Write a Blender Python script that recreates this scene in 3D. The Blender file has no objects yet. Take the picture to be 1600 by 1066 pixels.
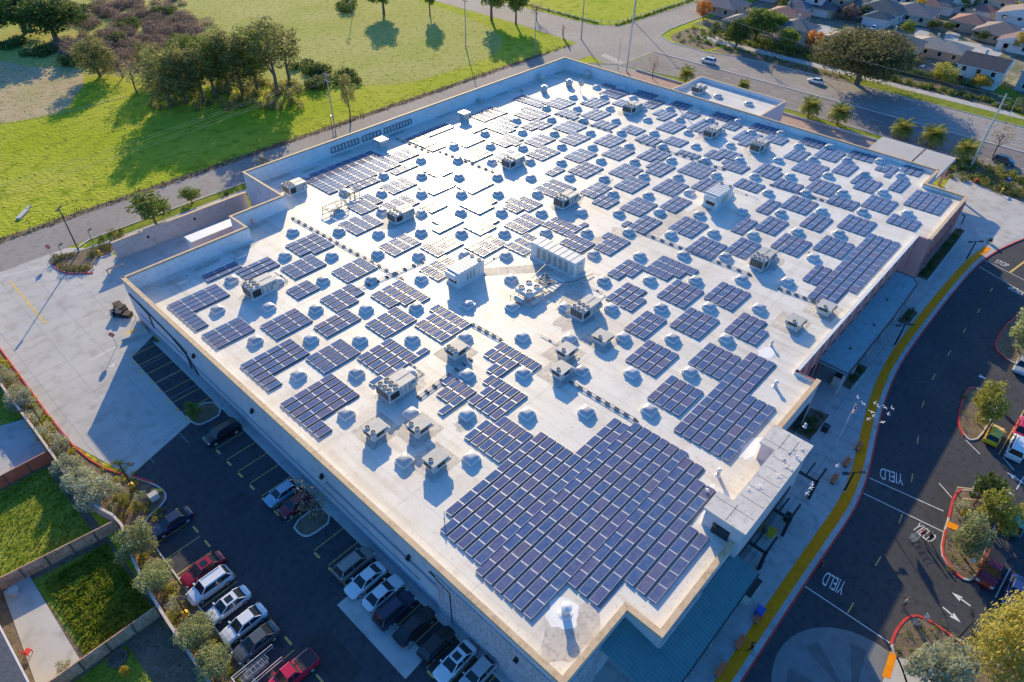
import bpy, math, random
from mathutils import Vector, Matrix
# ---------------------------------------------------------------- camera
SC = bpy.context.scene
COL = SC.collection
F_PX, CAM_Z = 1045.67, 68.0
YAW, PITCH, ROLL = .732495449, .704754541, -.0220501445
_f = Vector((math.cos(YAW)*math.cos(PITCH), math.sin(YAW)*math.cos(PITCH), -math.sin(PITCH)))
_r = Vector((math.sin(YAW), -math.cos(YAW), 0)); _d = _f.cross(_r)
R_ = math.cos(ROLL)*_r + math.sin(ROLL)*_d
D_ = math.cos(ROLL)*_d - math.sin(ROLL)*_r
cam_d = bpy.data.cameras.new('camera'); cam = bpy.data.objects.new('camera', cam_d); COL.objects.link(cam)
m = Matrix((R_, -D_, -_f)).transposed().to_4x4(); m.translation = Vector((0, 0, CAM_Z)); cam.matrix_world = m
cam_d.sensor_width = 36; cam_d.lens = 36*F_PX/1600; cam_d.clip_start = .5; cam_d.clip_end = 6000
SC.camera = cam
# ---------------------------------------------------------------- light
SUN_AZ, SUN_EL = math.radians(50.6), math.radians(18.7)
SUN_V = Vector((math.cos(SUN_AZ)*math.cos(SUN_EL), math.sin(SUN_AZ)*math.cos(SUN_EL), math.sin(SUN_EL)))
W = bpy.data.worlds.new("World"); SC.world = W; W.use_nodes = True
nt = W.node_tree; nt.nodes.clear()
sky = nt.nodes.new('ShaderNodeTexSky'); sky.sky_type = 'NISHITA'; sky.sun_disc = False
sky.sun_elevation = SUN_EL; sky.sun_rotation = math.pi/2 - SUN_AZ
sky.air_density = 1.0; sky.dust_density = .6; sky.ozone_density = 3.0
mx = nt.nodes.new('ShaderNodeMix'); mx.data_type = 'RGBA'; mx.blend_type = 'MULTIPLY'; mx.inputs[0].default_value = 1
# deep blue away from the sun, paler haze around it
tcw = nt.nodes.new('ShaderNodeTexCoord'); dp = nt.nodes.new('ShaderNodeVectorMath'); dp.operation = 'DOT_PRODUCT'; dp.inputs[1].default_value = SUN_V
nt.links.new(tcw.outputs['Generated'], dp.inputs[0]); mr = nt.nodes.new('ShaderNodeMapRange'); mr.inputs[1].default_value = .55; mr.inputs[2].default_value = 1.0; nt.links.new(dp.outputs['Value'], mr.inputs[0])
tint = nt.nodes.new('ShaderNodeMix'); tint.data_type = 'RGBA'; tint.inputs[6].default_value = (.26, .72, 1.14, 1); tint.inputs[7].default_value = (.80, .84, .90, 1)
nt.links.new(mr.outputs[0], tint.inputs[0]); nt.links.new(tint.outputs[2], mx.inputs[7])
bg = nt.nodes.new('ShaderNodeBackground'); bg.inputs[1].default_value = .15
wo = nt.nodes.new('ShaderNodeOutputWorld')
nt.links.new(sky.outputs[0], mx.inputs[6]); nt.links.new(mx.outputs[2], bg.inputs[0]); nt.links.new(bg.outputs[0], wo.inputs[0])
sl = bpy.data.lights.new('sun', 'SUN'); sl.energy = 4.6; sl.angle = math.radians(.5); sl.color = (1, .79, .46)
so = bpy.data.objects.new('sun', sl); COL.objects.link(so); so.rotation_euler = SUN_V.to_track_quat('Z', 'Y').to_euler()
so.location = (60, 60, 120)
SC.view_settings.view_transform = 'Standard'; SC.view_settings.look = 'None'; SC.view_settings.gamma = 1
SC.view_settings.exposure = .62
SC.cycles.max_bounces = 6; SC.cycles.diffuse_bounces = 3; SC.cycles.glossy_bounces = 3; SC.cycles.transparent_max_bounces = 8
SC.cycles.use_denoising = True
# ---------------------------------------------------------------- helpers
rnd = random.Random(7)
def G(px, py, z=0.0):
    """photo pixel (1600 wide) -> world point at height z"""
    d = R_*((px-800)/F_PX) + D_*((py-533)/F_PX) + _f
    t = (z-CAM_Z)/d.z
    return (d.x*t, d.y*t)
def PR(x, y, z):
    v = Vector((x, y, z-CAM_Z)); c = v.dot(_f)
    return (800+F_PX*v.dot(R_)/c, 533+F_PX*v.dot(D_)/c)
def height_to(bx, by, toppy):
    lo, hi = 0, 60
    for _ in range(30):
        mid = (lo+hi)/2
        if PR(bx, by, mid)[1] > toppy: lo = mid
        else: hi = mid
    return lo
def roof_z(x, y): return 7.65 - .024*(y-13)

class MB:
    def __init__(s): s.v = []; s.f = []; s.m = []
    def poly(s, pts, mi=0):
        n = len(s.v); s.v += [tuple(p) for p in pts]; s.f.append(tuple(range(n, n+len(pts)))); s.m.append(mi)
    def box(s, c, d, rz=0, mi=0, taper=1.0, top=None, bottom=True):
        """c = centre of base (x,y,z0), d = size; taper scales the top"""
        cx, cy, z0 = c; a, b, h = d[0]/2, d[1]/2, d[2]; cr, sr = math.cos(rz), math.sin(rz)
        n = len(s.v)
        for z, k in ((z0, 1), (z0+h, taper)):
            for x, y in ((-a, -b), (a, -b), (a, b), (-a, b)):
                x *= k; y *= k; s.v.append((cx+x*cr-y*sr, cy+x*sr+y*cr, z))
        fs = [(4, 5, 6, 7), (0, 1, 5, 4), (1, 2, 6, 5), (2, 3, 7, 6), (3, 0, 4, 7)]
        if bottom: fs.append((3, 2, 1, 0))
        for i, f in enumerate(fs):
            s.f.append(tuple(n+k for k in f)); s.m.append(top if (i == 0 and top is not None) else mi)
        return s
    def prism(s, poly, z0, z1, mi=0, top=None, cap=True, bottom=False):
        n = len(s.v); k = len(poly)
        area = sum(poly[i][0]*poly[(i+1) % k][1]-poly[(i+1) % k][0]*poly[i][1] for i in range(k))
        if area < 0: poly = poly[::-1]
        s.v += [(p[0], p[1], z0) for p in poly]+[(p[0], p[1], z1) for p in poly]
        for i in range(k):
            j = (i+1) % k; s.f.append((n+i, n+j, n+k+j, n+k+i)); s.m.append(mi)
        if cap: s.f.append(tuple(n+k+i for i in range(k))); s.m.append(mi if top is None else top)
        if bottom: s.f.append(tuple(n+k-1-i for i in range(k))); s.m.append(mi)
        return s
    def flat(s, poly, z, mi=0):
        k = len(poly)
        area = sum(poly[i][0]*poly[(i+1) % k][1]-poly[(i+1) % k][0]*poly[i][1] for i in range(k))
        if area < 0: poly = poly[::-1]
        s.poly([(p[0], p[1], z) for p in poly], mi); return s
    def cyl(s, p0, p1, r0, r1=None, n=8, mi=0, cap=True):
        r1 = r0 if r1 is None else r1
        p0, p1 = Vector(p0), Vector(p1); ax = (p1-p0)
        if ax.length < 1e-6: return s
        ax.normalize(); u = ax.orthogonal().normalized(); w = ax.cross(u)
        k = len(s.v)
        for p, r in ((p0, r0), (p1, r1)):
            for i in range(n):
                a = 2*math.pi*i/n; q = p+u*(math.cos(a)*r)+w*(math.sin(a)*r); s.v.append(tuple(q))
        for i in range(n):
            j = (i+1) % n; s.f.append((k+i, k+j, k+n+j, k+n+i)); s.m.append(mi)
        if cap:
            s.f.append(tuple(k+n+i for i in range(n))); s.m.append(mi)
            s.f.append(tuple(k+n-1-i for i in range(n))); s.m.append(mi)
        return s
    def tube(s, pts, r, n=6, mi=0):
        for a, b in zip(pts, pts[1:]): s.cyl(a, b, r, r, n, mi)
        return s
    def strip(s, pts, w, z, mi=0, off=0.0):
        """flat band along a polyline"""
        L, Rr = offset(pts, off-w/2), offset(pts, off+w/2)
        for i in range(len(pts)-1):
            s.poly([(L[i][0], L[i][1], z), (Rr[i][0], Rr[i][1], z), (Rr[i+1][0], Rr[i+1][1], z), (L[i+1][0], L[i+1][1], z)][::-1], mi)
        return s
    def wall(s, pts, w, z0, z1, mi=0, closed=False, top=None):
        """upright band along a polyline with mitred corners"""
        L, Rr = offset(pts, -w/2, closed), offset(pts, w/2, closed)
        k = len(pts)
        rng = range(k) if closed else range(k-1)
        for i in rng:
            j = (i+1) % k
            a, b, c, d = L[i], L[j], Rr[j], Rr[i]
            s.poly([(a[0], a[1], z0), (b[0], b[1], z0), (b[0], b[1], z1), (a[0], a[1], z1)], mi)
            s.poly([(c[0], c[1], z0), (d[0], d[1], z0), (d[0], d[1], z1), (c[0], c[1], z1)], mi)
            s.poly([(a[0], a[1], z1), (b[0], b[1], z1), (c[0], c[1], z1), (d[0], d[1], z1)], mi if top is None else top)
        if not closed:
            for e in (0, k-1): s.poly([(L[e][0], L[e][1], z0), (Rr[e][0], Rr[e][1], z0), (Rr[e][0], Rr[e][1], z1), (L[e][0], L[e][1], z1)], mi)
        return s
    def mesh(s, name, mats, smooth=False):
        me = bpy.data.meshes.new(name); me.from_pydata(s.v, [], s.f)
        for mt in (mats if isinstance(mats, (list, tuple)) else [mats]): me.materials.append(mt)
        me.polygons.foreach_set('material_index', s.m)
        if smooth: me.polygons.foreach_set('use_smooth', [True]*len(s.f))
        me.update(); return me
def offset(pts, d, closed=False):
    out = []; n = len(pts)
    for i, p in enumerate(pts):
        if closed: a, b = pts[i-1], pts[(i+1) % n]
        else: a, b = pts[max(i-1, 0)], pts[min(i+1, n-1)]
        d1 = Vector((p[0]-a[0], p[1]-a[1])); d2 = Vector((b[0]-p[0], b[1]-p[1]))
        if d1.length < 1e-6: d1 = d2.copy()
        if d2.length < 1e-6: d2 = d1.copy()
        d1.normalize(); d2.normalize()
        n1 = Vector((d1.y, -d1.x)); n2 = Vector((d2.y, -d2.x)); nn = n1+n2
        if nn.length < 1e-4: nn = n1
        nn.normalize(); k = d/max(.35, nn.dot(n1)); out.append((p[0]+nn.x*k, p[1]+nn.y*k))
    return out
def smooth_line(pts, it=2, closed=False):
    for _ in range(it):
        q = []; n = len(pts)
        rng = range(n) if closed else range(n-1)
        if not closed: q.append(pts[0])
        for i in rng:
            a, b = pts[i], pts[(i+1) % n]
            q += [(a[0]*.75+b[0]*.25, a[1]*.75+b[1]*.25), (a[0]*.25+b[0]*.75, a[1]*.25+b[1]*.75)]
        if not closed: q.append(pts[-1])
        pts = q
    return pts
# ---- scene objects
def tag(o, label, cat, group=None):
    o['label'] = label; o['category'] = cat
    if group: o['group'] = group
    return o
def add(name, me, parent=None, loc=(0, 0, 0), rz=0.0, scale=None):
    o = bpy.data.objects.new(name, me); COL.objects.link(o)
    if parent: o.parent = parent
    o.location = loc; o.rotation_euler = (0, 0, rz)
    if scale: o.scale = scale
    return o
def thing(name, label, cat, loc=(0, 0, 0), rz=0.0, group=None, scale=None):
    return tag(add(name, None, None, loc, rz, scale), label, cat, group)
def struct(name, mb, mat):
    o = add(name, mb.mesh(name, mat)); o['kind'] = 'structure'; return o
def stuff(name, me, label, cat):
    o = add(name, me); o['kind'] = 'stuff'; tag(o, label, cat); return o
def solo(name, mb, mat, label, cat, group=None, smooth=False):
    return tag(add(name, mb.mesh(name, mat, smooth)), label, cat, group)
def dup(root, loc, rz=0.0, label=None, scale=None):
    c = root.copy(); COL.objects.link(c); c.location = loc; c.rotation_euler = (0, 0, rz)
    if scale: c.scale = scale
    if label: c['label'] = label
    for ch in KIDS(root): copy_under(ch, c)
    return c
CHILD = {}
def KIDS(o): return list(o.children)
def copy_under(o, par):
    c = o.copy(); COL.objects.link(c); c.parent = par
    for g in KIDS(o): copy_under(g, c)
# ---- materials
def mat(name, col, rough=.8, var=.0, scale=1.0, bump=0.0, bscale=20.0, metal=0.0, spec=.5, col2=None, rand=0.0, trans=0.0, detail=4, coords='Object', col3=None, scale3=8.0, coat=0.0, dist=.05):
    M = bpy.data.materials.new(name); M.use_nodes = True; n = M.node_tree.nodes; l = M.node_tree.links
    b = n['Principled BSDF']; b.inputs['Roughness'].default_value = rough; b.inputs['Metallic'].default_value = metal
    b.inputs['Specular IOR Level'].default_value = spec
    if coat: b.inputs['Coat Weight'].default_value = coat; b.inputs['Coat Roughness'].default_value = .08
    tc = n.new('ShaderNodeTexCoord'); c4 = tuple(col)+(1,)
    out = None
    if var or col2:
        tx = n.new('ShaderNodeTexNoise'); tx.inputs['Scale'].default_value = scale; tx.inputs['Detail'].default_value = detail
        l.new(tc.outputs[coords], tx.inputs['Vector'])
        rp = n.new('ShaderNodeValToRGB'); l.new(tx.outputs[0], rp.inputs[0])
        rp.color_ramp.elements[0].position = .35; rp.color_ramp.elements[1].position = .65
        a = col if col2 else tuple(max(0, c*(1-var)) for c in col); bb = col2 if col2 else tuple(min(1, c*(1+var)) for c in col)
        rp.color_ramp.elements[0].color = tuple(a)+(1,); rp.color_ramp.elements[1].color = tuple(bb)+(1,)
        out = rp.outputs[0]
        if col3:
            t3 = n.new('ShaderNodeTexNoise'); t3.inputs['Scale'].default_value = scale3; t3.inputs['Detail'].default_value = 5
            l.new(tc.outputs[coords], t3.inputs['Vector'])
            r3 = n.new('ShaderNodeValToRGB'); r3.color_ramp.elements[0].position = .5; r3.color_ramp.elements[1].position = .68
            l.new(t3.outputs[0], r3.inputs[0])
            m3 = n.new('ShaderNodeMix'); m3.data_type = 'RGBA'; l.new(r3.outputs[0], m3.inputs[0]); l.new(out, m3.inputs[6])
            m3.inputs[7].default_value = tuple(col3)+(1,); out = m3.outputs[2]
    if rand:
        oi = n.new('ShaderNodeObjectInfo'); mp = n.new('ShaderNodeMapRange'); l.new(oi.outputs['Random'], mp.inputs[0])
        mp.inputs[3].default_value = 1-rand; mp.inputs[4].default_value = 1+rand
        vm = n.new('ShaderNodeVectorMath'); vm.operation = 'SCALE'; l.new(mp.outputs[0], vm.inputs['Scale'])
        if out: l.new(out, vm.inputs[0])
        else: vm.inputs[0].default_value = col
        out = vm.outputs[0]
    if out: l.new(out, b.inputs['Base Color'])
    else: b.inputs['Base Color'].default_value = c4
    if bump:
        tb = n.new('ShaderNodeTexNoise'); tb.inputs['Scale'].default_value = bscale; tb.inputs['Detail'].default_value = 6
        l.new(tc.outputs[coords], tb.inputs['Vector']); bp = n.new('ShaderNodeBump'); bp.inputs['Strength'].default_value = bump
        bp.inputs['Distance'].default_value = dist; l.new(tb.outputs[0], bp.inputs['Height']); l.new(bp.outputs[0], b.inputs['Normal'])
    if trans:
        tr = n.new('ShaderNodeBsdfTranslucent'); ms = n.new('ShaderNodeMixShader'); ms.inputs[0].default_value = trans
        if out: l.new(out, tr.inputs[0])
        else: tr.inputs[0].default_value = c4
        l.new(b.outputs[0], ms.inputs[1]); l.new(tr.outputs[0], ms.inputs[2]); l.new(ms.outputs[0], n['Material Output'].inputs[0])
    return M
# ---------------------------------------------------------------- materials
M = {}
def grime(m_):
    # long soft streaks and small spots of dirt multiplied over the membrane
    n = m_.node_tree.nodes; l = m_.node_tree.links; b = n['Principled BSDF']; src = b.inputs['Base Color'].links[0].from_socket
    tc = n.new('ShaderNodeTexCoord'); out = src
    for sc, det, lo, hi, dark in (((.9, .06, 1), 5, .52, .80, (.80, .76, .70)), ((.05, .5, 1), 4, .55, .8, (.86, .83, .78)), ((2.4, 2.4, 1), 8, .58, .72, (.82, .79, .75)), ((.11, .09, 1), 3, .50, .66, (.90, .88, .85))):
        mp = n.new('ShaderNodeMapping'); mp.inputs['Scale'].default_value = sc; l.new(tc.outputs['Object'], mp.inputs[0])
        tx = n.new('ShaderNodeTexNoise'); tx.inputs['Scale'].default_value = 1; tx.inputs['Detail'].default_value = det; l.new(mp.outputs[0], tx.inputs['Vector'])
        rp = n.new('ShaderNodeValToRGB'); rp.color_ramp.elements[0].position = lo; rp.color_ramp.elements[1].position = hi
        rp.color_ramp.elements[0].color = (1, 1, 1, 1); rp.color_ramp.elements[1].color = dark+(1,); l.new(tx.outputs[0], rp.inputs[0])
        mx_ = n.new('ShaderNodeMix'); mx_.data_type = 'RGBA'; mx_.blend_type = 'MULTIPLY'; mx_.inputs[0].default_value = 1; l.new(out, mx_.inputs[6]); l.new(rp.outputs[0], mx_.inputs[7]); out = mx_.outputs[2]
    l.new(out, b.inputs['Base Color'])
M['grass'] = mat('field_grass', (.33, .41, .014), 1, scale=.035, col2=(.45, .46, .05), col3=(.24, .31, .015), scale3=.35, bump=1.0, bscale=1.3, spec=.1, dist=.35)
M['dry'] = mat('dry_grass', (.55, .42, .28), 1, scale=.08, col2=(.42, .38, .18), col3=(.36, .27, .16), scale3=.5, bump=1.0, bscale=1.6, spec=.1, dist=.35)
M['olive'] = mat('rough_grass', (.37, .40, .09), 1, scale=.05, col2=(.46, .44, .15), col3=(.27, .31, .06), scale3=.6, bump=1.0, bscale=1.5, spec=.1, dist=.3)
M['lawn'] = mat('lawn', (.17, .25, .02), 1, scale=.6, col2=(.29, .32, .05), col3=(.12, .15, .02), scale3=2.5, bump=1.0, bscale=4, spec=.1, dist=.15)
M['road'] = mat('road_asphalt', (.27, .25, .24), .9, scale=.05, col2=(.33, .31, .30), col3=(.24, .22, .21), scale3=.9, bump=.3, bscale=30, spec=.25, dist=.01)
M['road2'] = mat('old_asphalt', (.20, .18, .18), .9, scale=.06, col2=(.26, .235, .23), col3=(.17, .155, .155), scale3=.7, bump=.3, bscale=30, spec=.25, dist=.01)
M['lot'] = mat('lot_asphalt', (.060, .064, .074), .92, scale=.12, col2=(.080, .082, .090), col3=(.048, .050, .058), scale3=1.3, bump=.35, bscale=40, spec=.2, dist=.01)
M['conc'] = mat('concrete', (.50, .48, .45), .9, scale=.12, col2=(.57, .55, .52), col3=(.43, .41, .38), scale3=.5, bump=.2, bscale=12, spec=.2, dist=.01)
M['walk'] = mat('walk_concrete', (.44, .44, .43), .9, scale=.2, col2=(.52, .52, .50), col3=(.38, .37, .36), scale3=.8, spec=.2)
M['yel'] = mat('tactile_yellow', (1.0, .30, .004), .8, var=.12, scale=1.5, spec=.2)
M['paint'] = mat('road_paint', (.72, .72, .70), .7, var=.15, scale=3)
M['ypaint'] = mat('yellow_paint', (.70, .47, .12), .7, var=.2, scale=3)
M['red'] = mat('red_kerb', (.62, .045, .04), .7, var=.15, scale=1.2)
M['kerb'] = mat('kerb_concrete', (.55, .53, .50), .9, var=.1, scale=1.0)
M['soil'] = mat('planting_soil', (.17, .12, .085), 1, scale=.8, col2=(.24, .18, .13), col3=(.09, .09, .04), scale3=3, bump=.8, bscale=8, dist=.1)
M['gravel'] = mat('pink_gravel', (.38, .25, .20), 1, scale=.7, col2=(.46, .32, .27), bump=.5, bscale=15)
M['roof'] = mat('roof_membrane', (.74, .71, .65), .5, scale=.06, col2=(.79, .76, .70), col3=(.69, .645, .58), scale3=.35, spec=.42, bump=.12, bscale=1.2, dist=.02)
grime(M['roof'])
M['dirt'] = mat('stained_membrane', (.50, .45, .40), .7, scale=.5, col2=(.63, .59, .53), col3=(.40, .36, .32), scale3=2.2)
M['patch'] = mat('bright_membrane', (.86, .86, .85), .5, var=.05, scale=.8)
M['seam'] = mat('roof_seam', (.55, .53, .50), .6, var=.1)
M['white'] = mat('white_parapet', (.78, .78, .78), .6, scale=.5, col2=(.72, .72, .72), col3=(.64, .64, .65), scale3=1.4)
M['stucco'] = mat('grey_stucco', (.60, .54, .57), .9, scale=.15, col2=(.66, .60, .62), col3=(.53, .47, .51), scale3=.6, bump=.2, bscale=20, dist=.01)
M['pink'] = mat('rose_stucco', (.86, .34, .29), .9, scale=.3, col2=(.92, .40, .34), bump=.2, bscale=20, dist=.01)
M['stone'] = mat('ledge_stone', (.50, .42, .44), .95, scale=1.6, col2=(.64, .55, .57), col3=(.32, .27, .28), scale3=3.5, bump=.8, bscale=6, dist=.05)
M['beige'] = mat('beige_coping', (.62, .44, .26), .7, scale=.7, col2=(.68, .51, .33), col3=(.50, .35, .21), scale3=2.0)
M['yardwall'] = mat('yard_wall_grey', (.44, .42, .42), .9, scale=.3, col2=(.50, .48, .47), col3=(.38, .36, .36), scale3=1.2)
M['band'] = mat('stucco_band', (.33, .33, .38), .9, var=.06)
M['teal'] = mat('teal_metal', (.15, .29, .30), .5, var=.06, scale=1, metal=.25)
M['tealflat'] = mat('flat_canopy', (.19, .32, .36), .7, scale=.5, col2=(.22, .36, .40), col3=(.15, .27, .30), scale3=1.2)
M['glass'] = mat('dark_glass', (.02, .025, .03), .08, spec=.6)
M['alu'] = mat('aluminium', (.62, .63, .64), .4, metal=.4, var=.06)
M['galv'] = mat('galvanised_metal', (.50, .50, .50), .5, metal=.3, scale=1.2, col2=(.60, .59, .57))
M['hvac'] = mat('unit_casing', (.48, .465, .43), .55, scale=1.3, col2=(.56, .545, .51), rand=.08)
M['ahuw'] = mat('white_casing', (.74, .73, .70), .45, scale=.8, col2=(.66, .65, .62))
M['coil'] = mat('coil_grille', (.03, .032, .035), .6, var=.3, scale=30)
M['dark'] = mat('dark_metal', (.025, .025, .028), .5)
M['rail'] = mat('panel_rack', (.28, .28, .29), .5, metal=.5)
M['black'] = mat('black_rubber', (.02, .02, .02), .8)
M['wood'] = mat('timber', (.50, .28, .17), .85, scale=.9, col2=(.68, .42, .28), col3=(.30, .17, .11), scale3=3.2)
M['woodred'] = mat('red_cedar', (.62, .11, .05), .85, scale=1.2, col2=(.70, .16, .08))
M['precast'] = mat('precast_wall', (.66, .42, .34), .9, scale=1, col2=(.72, .48, .40))
M['trunk'] = mat('bark', (.16, .12, .09), .95, var=.25, scale=6)
M['ptrunk'] = mat('palm_bark', (.22, .15, .09), .95, var=.3, scale=9)
M['pole'] = mat('painted_pole', (.03, .055, .05), .5)
M['wpole'] = mat('weathered_pole', (.33, .31, .29), .8, var=.15, scale=3)
M['ybase'] = mat('safety_yellow', (.72, .42, .02), .7, var=.1)
M['brick'] = mat('brown_bench', (.80, .20, .07), .7, var=.15, scale=2)

def solar_mat():
    m_ = bpy.data.materials.new('solar_cells'); m_.use_nodes = True; n = m_.node_tree.nodes; l = m_.node_tree.links; b = n['Principled BSDF']
    oi = n.new('ShaderNodeObjectInfo'); rp = n.new('ShaderNodeValToRGB'); l.new(oi.outputs['Random'], rp.inputs[0])
    e = rp.color_ramp.elements; e[0].color = (.055, .105, .255, 1); e[1].color = (.120, .115, .215, 1)
    for p, c in ((.35, (.065, .115, .27, 1)), (.6, (.080, .105, .235, 1)), (.85, (.095, .115, .25, 1))):
        x = e.new(p); x.color = c
    l.new(rp.outputs[0], b.inputs['Base Color']); b.inputs['Roughness'].default_value = .115; b.inputs['Specular IOR Level'].default_value = .5
    # cell grid and a film of dust
    tc = n.new('ShaderNodeTexCoord'); bk = n.new('ShaderNodeTexBrick'); bk.offset = 0; bk.inputs['Scale'].default_value = 1
    bk.inputs['Brick Width'].default_value = .165; bk.inputs['Row Height'].default_value = .165; bk.inputs['Mortar Size'].default_value = .006; bk.inputs['Mortar'].default_value = (1.5, 1.45, 1.35, 1)
    bk.inputs['Color1'].default_value = (.92, .93, .96, 1); bk.inputs['Color2'].default_value = (1.06, 1.04, 1.02, 1); l.new(tc.outputs['Object'], bk.inputs['Vector'])
    mm = n.new('ShaderNodeMix'); mm.data_type = 'RGBA'; mm.blend_type = 'MULTIPLY'; mm.inputs[0].default_value = 1; mm.clamp_result = False; l.new(rp.outputs[0], mm.inputs[6]); l.new(bk.outputs[0], mm.inputs[7])
    ds = n.new('ShaderNodeTexNoise'); ds.inputs['Scale'].default_value = 1.7; ds.inputs['Detail'].default_value = 6; va = n.new('ShaderNodeVectorMath'); va.operation = 'ADD'; l.new(tc.outputs['Object'], va.inputs[0]); l.new(oi.outputs['Location'], va.inputs[1]); l.new(va.outputs[0], ds.inputs['Vector'])
    dr = n.new('ShaderNodeMapRange'); dr.inputs[1].default_value = .45; dr.inputs[2].default_value = .8; dr.inputs[3].default_value = 0; dr.inputs[4].default_value = .30; l.new(ds.outputs[0], dr.inputs[0])
    md = n.new('ShaderNodeMix'); md.data_type = 'RGBA'; l.new(dr.outputs[0], md.inputs[0]); l.new(mm.outputs[2], md.inputs[6]); md.inputs[7].default_value = (.30, .29, .30, 1)
    l.new(md.outputs[2], b.inputs['Base Color'])
    ro = n.new('ShaderNodeMapRange'); ro.inputs[3].default_value = .075; ro.inputs[4].default_value = .11; l.new(oi.outputs['Random'], ro.inputs[0]); l.new(ro.outputs[0], b.inputs['Roughness'])
    return m_
M['solar'] = solar_mat()

# ---------------------------------------------------------------- ground and roads
def flat(name, poly, z, mt): return struct(name, MB().flat(poly, z), mt)
def PG(pts, z=0): return [G(p[0], p[1], z) for p in pts]
flat('ground', [(-1600, -1600), (2200, -1600), (2200, 2200), (-1600, 2200)], 0, M['grass'])
# rough pale grass in the middle of the field, dry patch at its left
flat('rough_field', smooth_line([(40, 232), (70, 214), (82, 186), (104, 168), (118, 152), (140, 150), (160, 152), (176, 165), (184, 200), (184, 330), (150, 420), (60, 420), (30, 300)], 2, True), .02, M['olive'])
flat('dry_field', smooth_line(PG([(-60, 196), (0, 193), (60, 183), (105, 172), (118, 150), (135, 130), (120, 100), (60, 108), (0, 95), (-60, 90)]), 2, True), .03, M['dry'])
flat('field_track', offset(smooth_line(PG([(0, 194), (60, 184), (110, 174), (150, 163), (200, 150)]), 2), .5)+offset(smooth_line(PG([(0, 194), (60, 184), (110, 174), (150, 163), (200, 150)]), 2), -.5)[::-1], .045, M['olive'])
flat('rear_road', [(-260, 130.4), (186, 130.4), (186, 141.2), (150, 140.4), (-260, 140.4)], .02, M['road'])
flat('road_shoulder', [(-260, 140.4), (170, 140.4), (170, 142.6), (-260, 142.2)], .015, M['soil'])
flat('avenue', [(197, -160), (214, -160), (214, 60), (212, 95), (209, 106), (209, 119), (213, 126.5), (222, 128.5), (460, 128.5), (460, 141.5), (214, 142.5), (207, 150), (206, 170), (207, 520), (186, 520), (188, 170), (186, 141.2), (186, 130.4), (179, 130.4), (176, 122), (178.5, 118.4), (197, 118.4)], .024, M['road'])
flat('avenue_near_lanes', [(182, -160), (196.6, -160), (196.6, 118), (178.5, 118), (181, 108), (182, 80)], .022, M['road2'])
mk = MB()
mk.box((196.85, -20, .02), (.45, 276, .14), mi=0)
mk.strip([(196, 118.6), (178, 118.6)], .35, .05)
struct('median_kerb', mk, M['kerb'])
lm = MB()
for x, w in ((200.2, .14), (205.5, .12)):
    for k in range(24): lm.strip([(x, -50+k*7), (x, -47+k*7)], w, .034)
for x in (186.5, 191.2):
    for k in range(22): lm.strip([(x, -50+k*7.2), (x, -47+k*7.2)], w, .034)
lm.strip([(213, -60), (213, 90)], .12, .034); lm.strip([(183, -60), (183, 100)], .12, .034)
for k in range(8): lm.strip([(179+.3*k, 119.8+k*1.1), (181.6+.3*k, 119.8+k*1.1)], .3, .034)
struct('lane_markings', lm, M['paint'])
kb = MB()
kb.wall([(214.1, -160), (214.1, 60), (212.1, 95), (209.1, 106), (209.1, 119), (213, 126.4), (222, 128.4), (320, 128.4)], .25, 0, .16)
kb.wall([(181.9, -160), (181.9, 14)], .25, 0, .16); kb.wall([(181.9, 24), (181.9, 100), (179, 113), (178, 120), (170, 128.6), (160, 130.2), (26, 130.2), (22, 128)], .25, 0, .16)
struct('road_kerb', kb, M['kerb'])
# east verge, walk and planting
flat('east_verge', [(214.3, -40), (219.8, -40), (219.8, 66), (214.3, 60)], .03, M['lawn'])
flat('east_bed', [(214.3, 60), (219.8, 66), (219.8, 104), (211, 106), (212.2, 95)], .03, M['soil'])
flat('corner_planting', smooth_line([(210, 107), (219.8, 106), (232, 110), (232, 124), (216, 125), (210.2, 119)], 1, True), .03, M['soil'])
flat('east_walk', [(220.2, -60), (223.8, -60), (223.8, 104), (226, 112), (224, 118), (219, 113), (220.2, 103)], .05, M['walk'])
flat('east_planting', [(224, -60), (234, -60), (234, 108), (226.5, 108), (224, 100)], .035, M['soil'])
flat('residential_ground', [(234, -80), (420, -80), (420, 126), (234, 126)], .03, mat('estate_ground', (.10, .12, .05), 1, scale=.15, col2=(.22, .20, .15), col3=(.30, .28, .25), scale3=.4, bump=.5, bscale=3))
# strip between the store and the avenue
flat('gravel_bed', [(150, 30), (177.6, 30), (177.6, 112), (150, 122)], .03, M['gravel'])
flat('west_verge', [(178, 35), (181.7, 35), (181.7, 100), (178.9, 112), (178, 112)], .045, M['lawn'])
mk = MB(); mk.wall([(177.8, 34), (177.8, 112)], .4, 0, .5); struct('gravel_edging', mk, M['conc'])
flat('corner_pavement', [(150, 118), (178, 112), (178.4, 119), (170, 128), (158, 130), (100, 130), (100, 119)], .026, M['road'])
# strip between the rear road and the loading yard
flat('rear_verge', [(24, 127.6), (160, 127.6), (160, 130.1), (26, 130.1)], .05, M['lawn'])
flat('rear_walk', [(22, 125.4), (160, 125.4), (160, 127.5), (22, 127.5)], .05, M['walk'])
flat('rear_bed', [(30, 120.2), (160, 120.2), (160, 125.3), (30, 125.3)], .045, M['lawn'])
mk = MB(); mk.flat([(44.5, 120.2), (47, 120.2), (49, 125.4), (46.5, 125.4)], .058); mk.flat([(31, 121), (37, 121), (37, 124.8), (31, 124.8)], .052); struct('service_path', mk, M['conc'])
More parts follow.
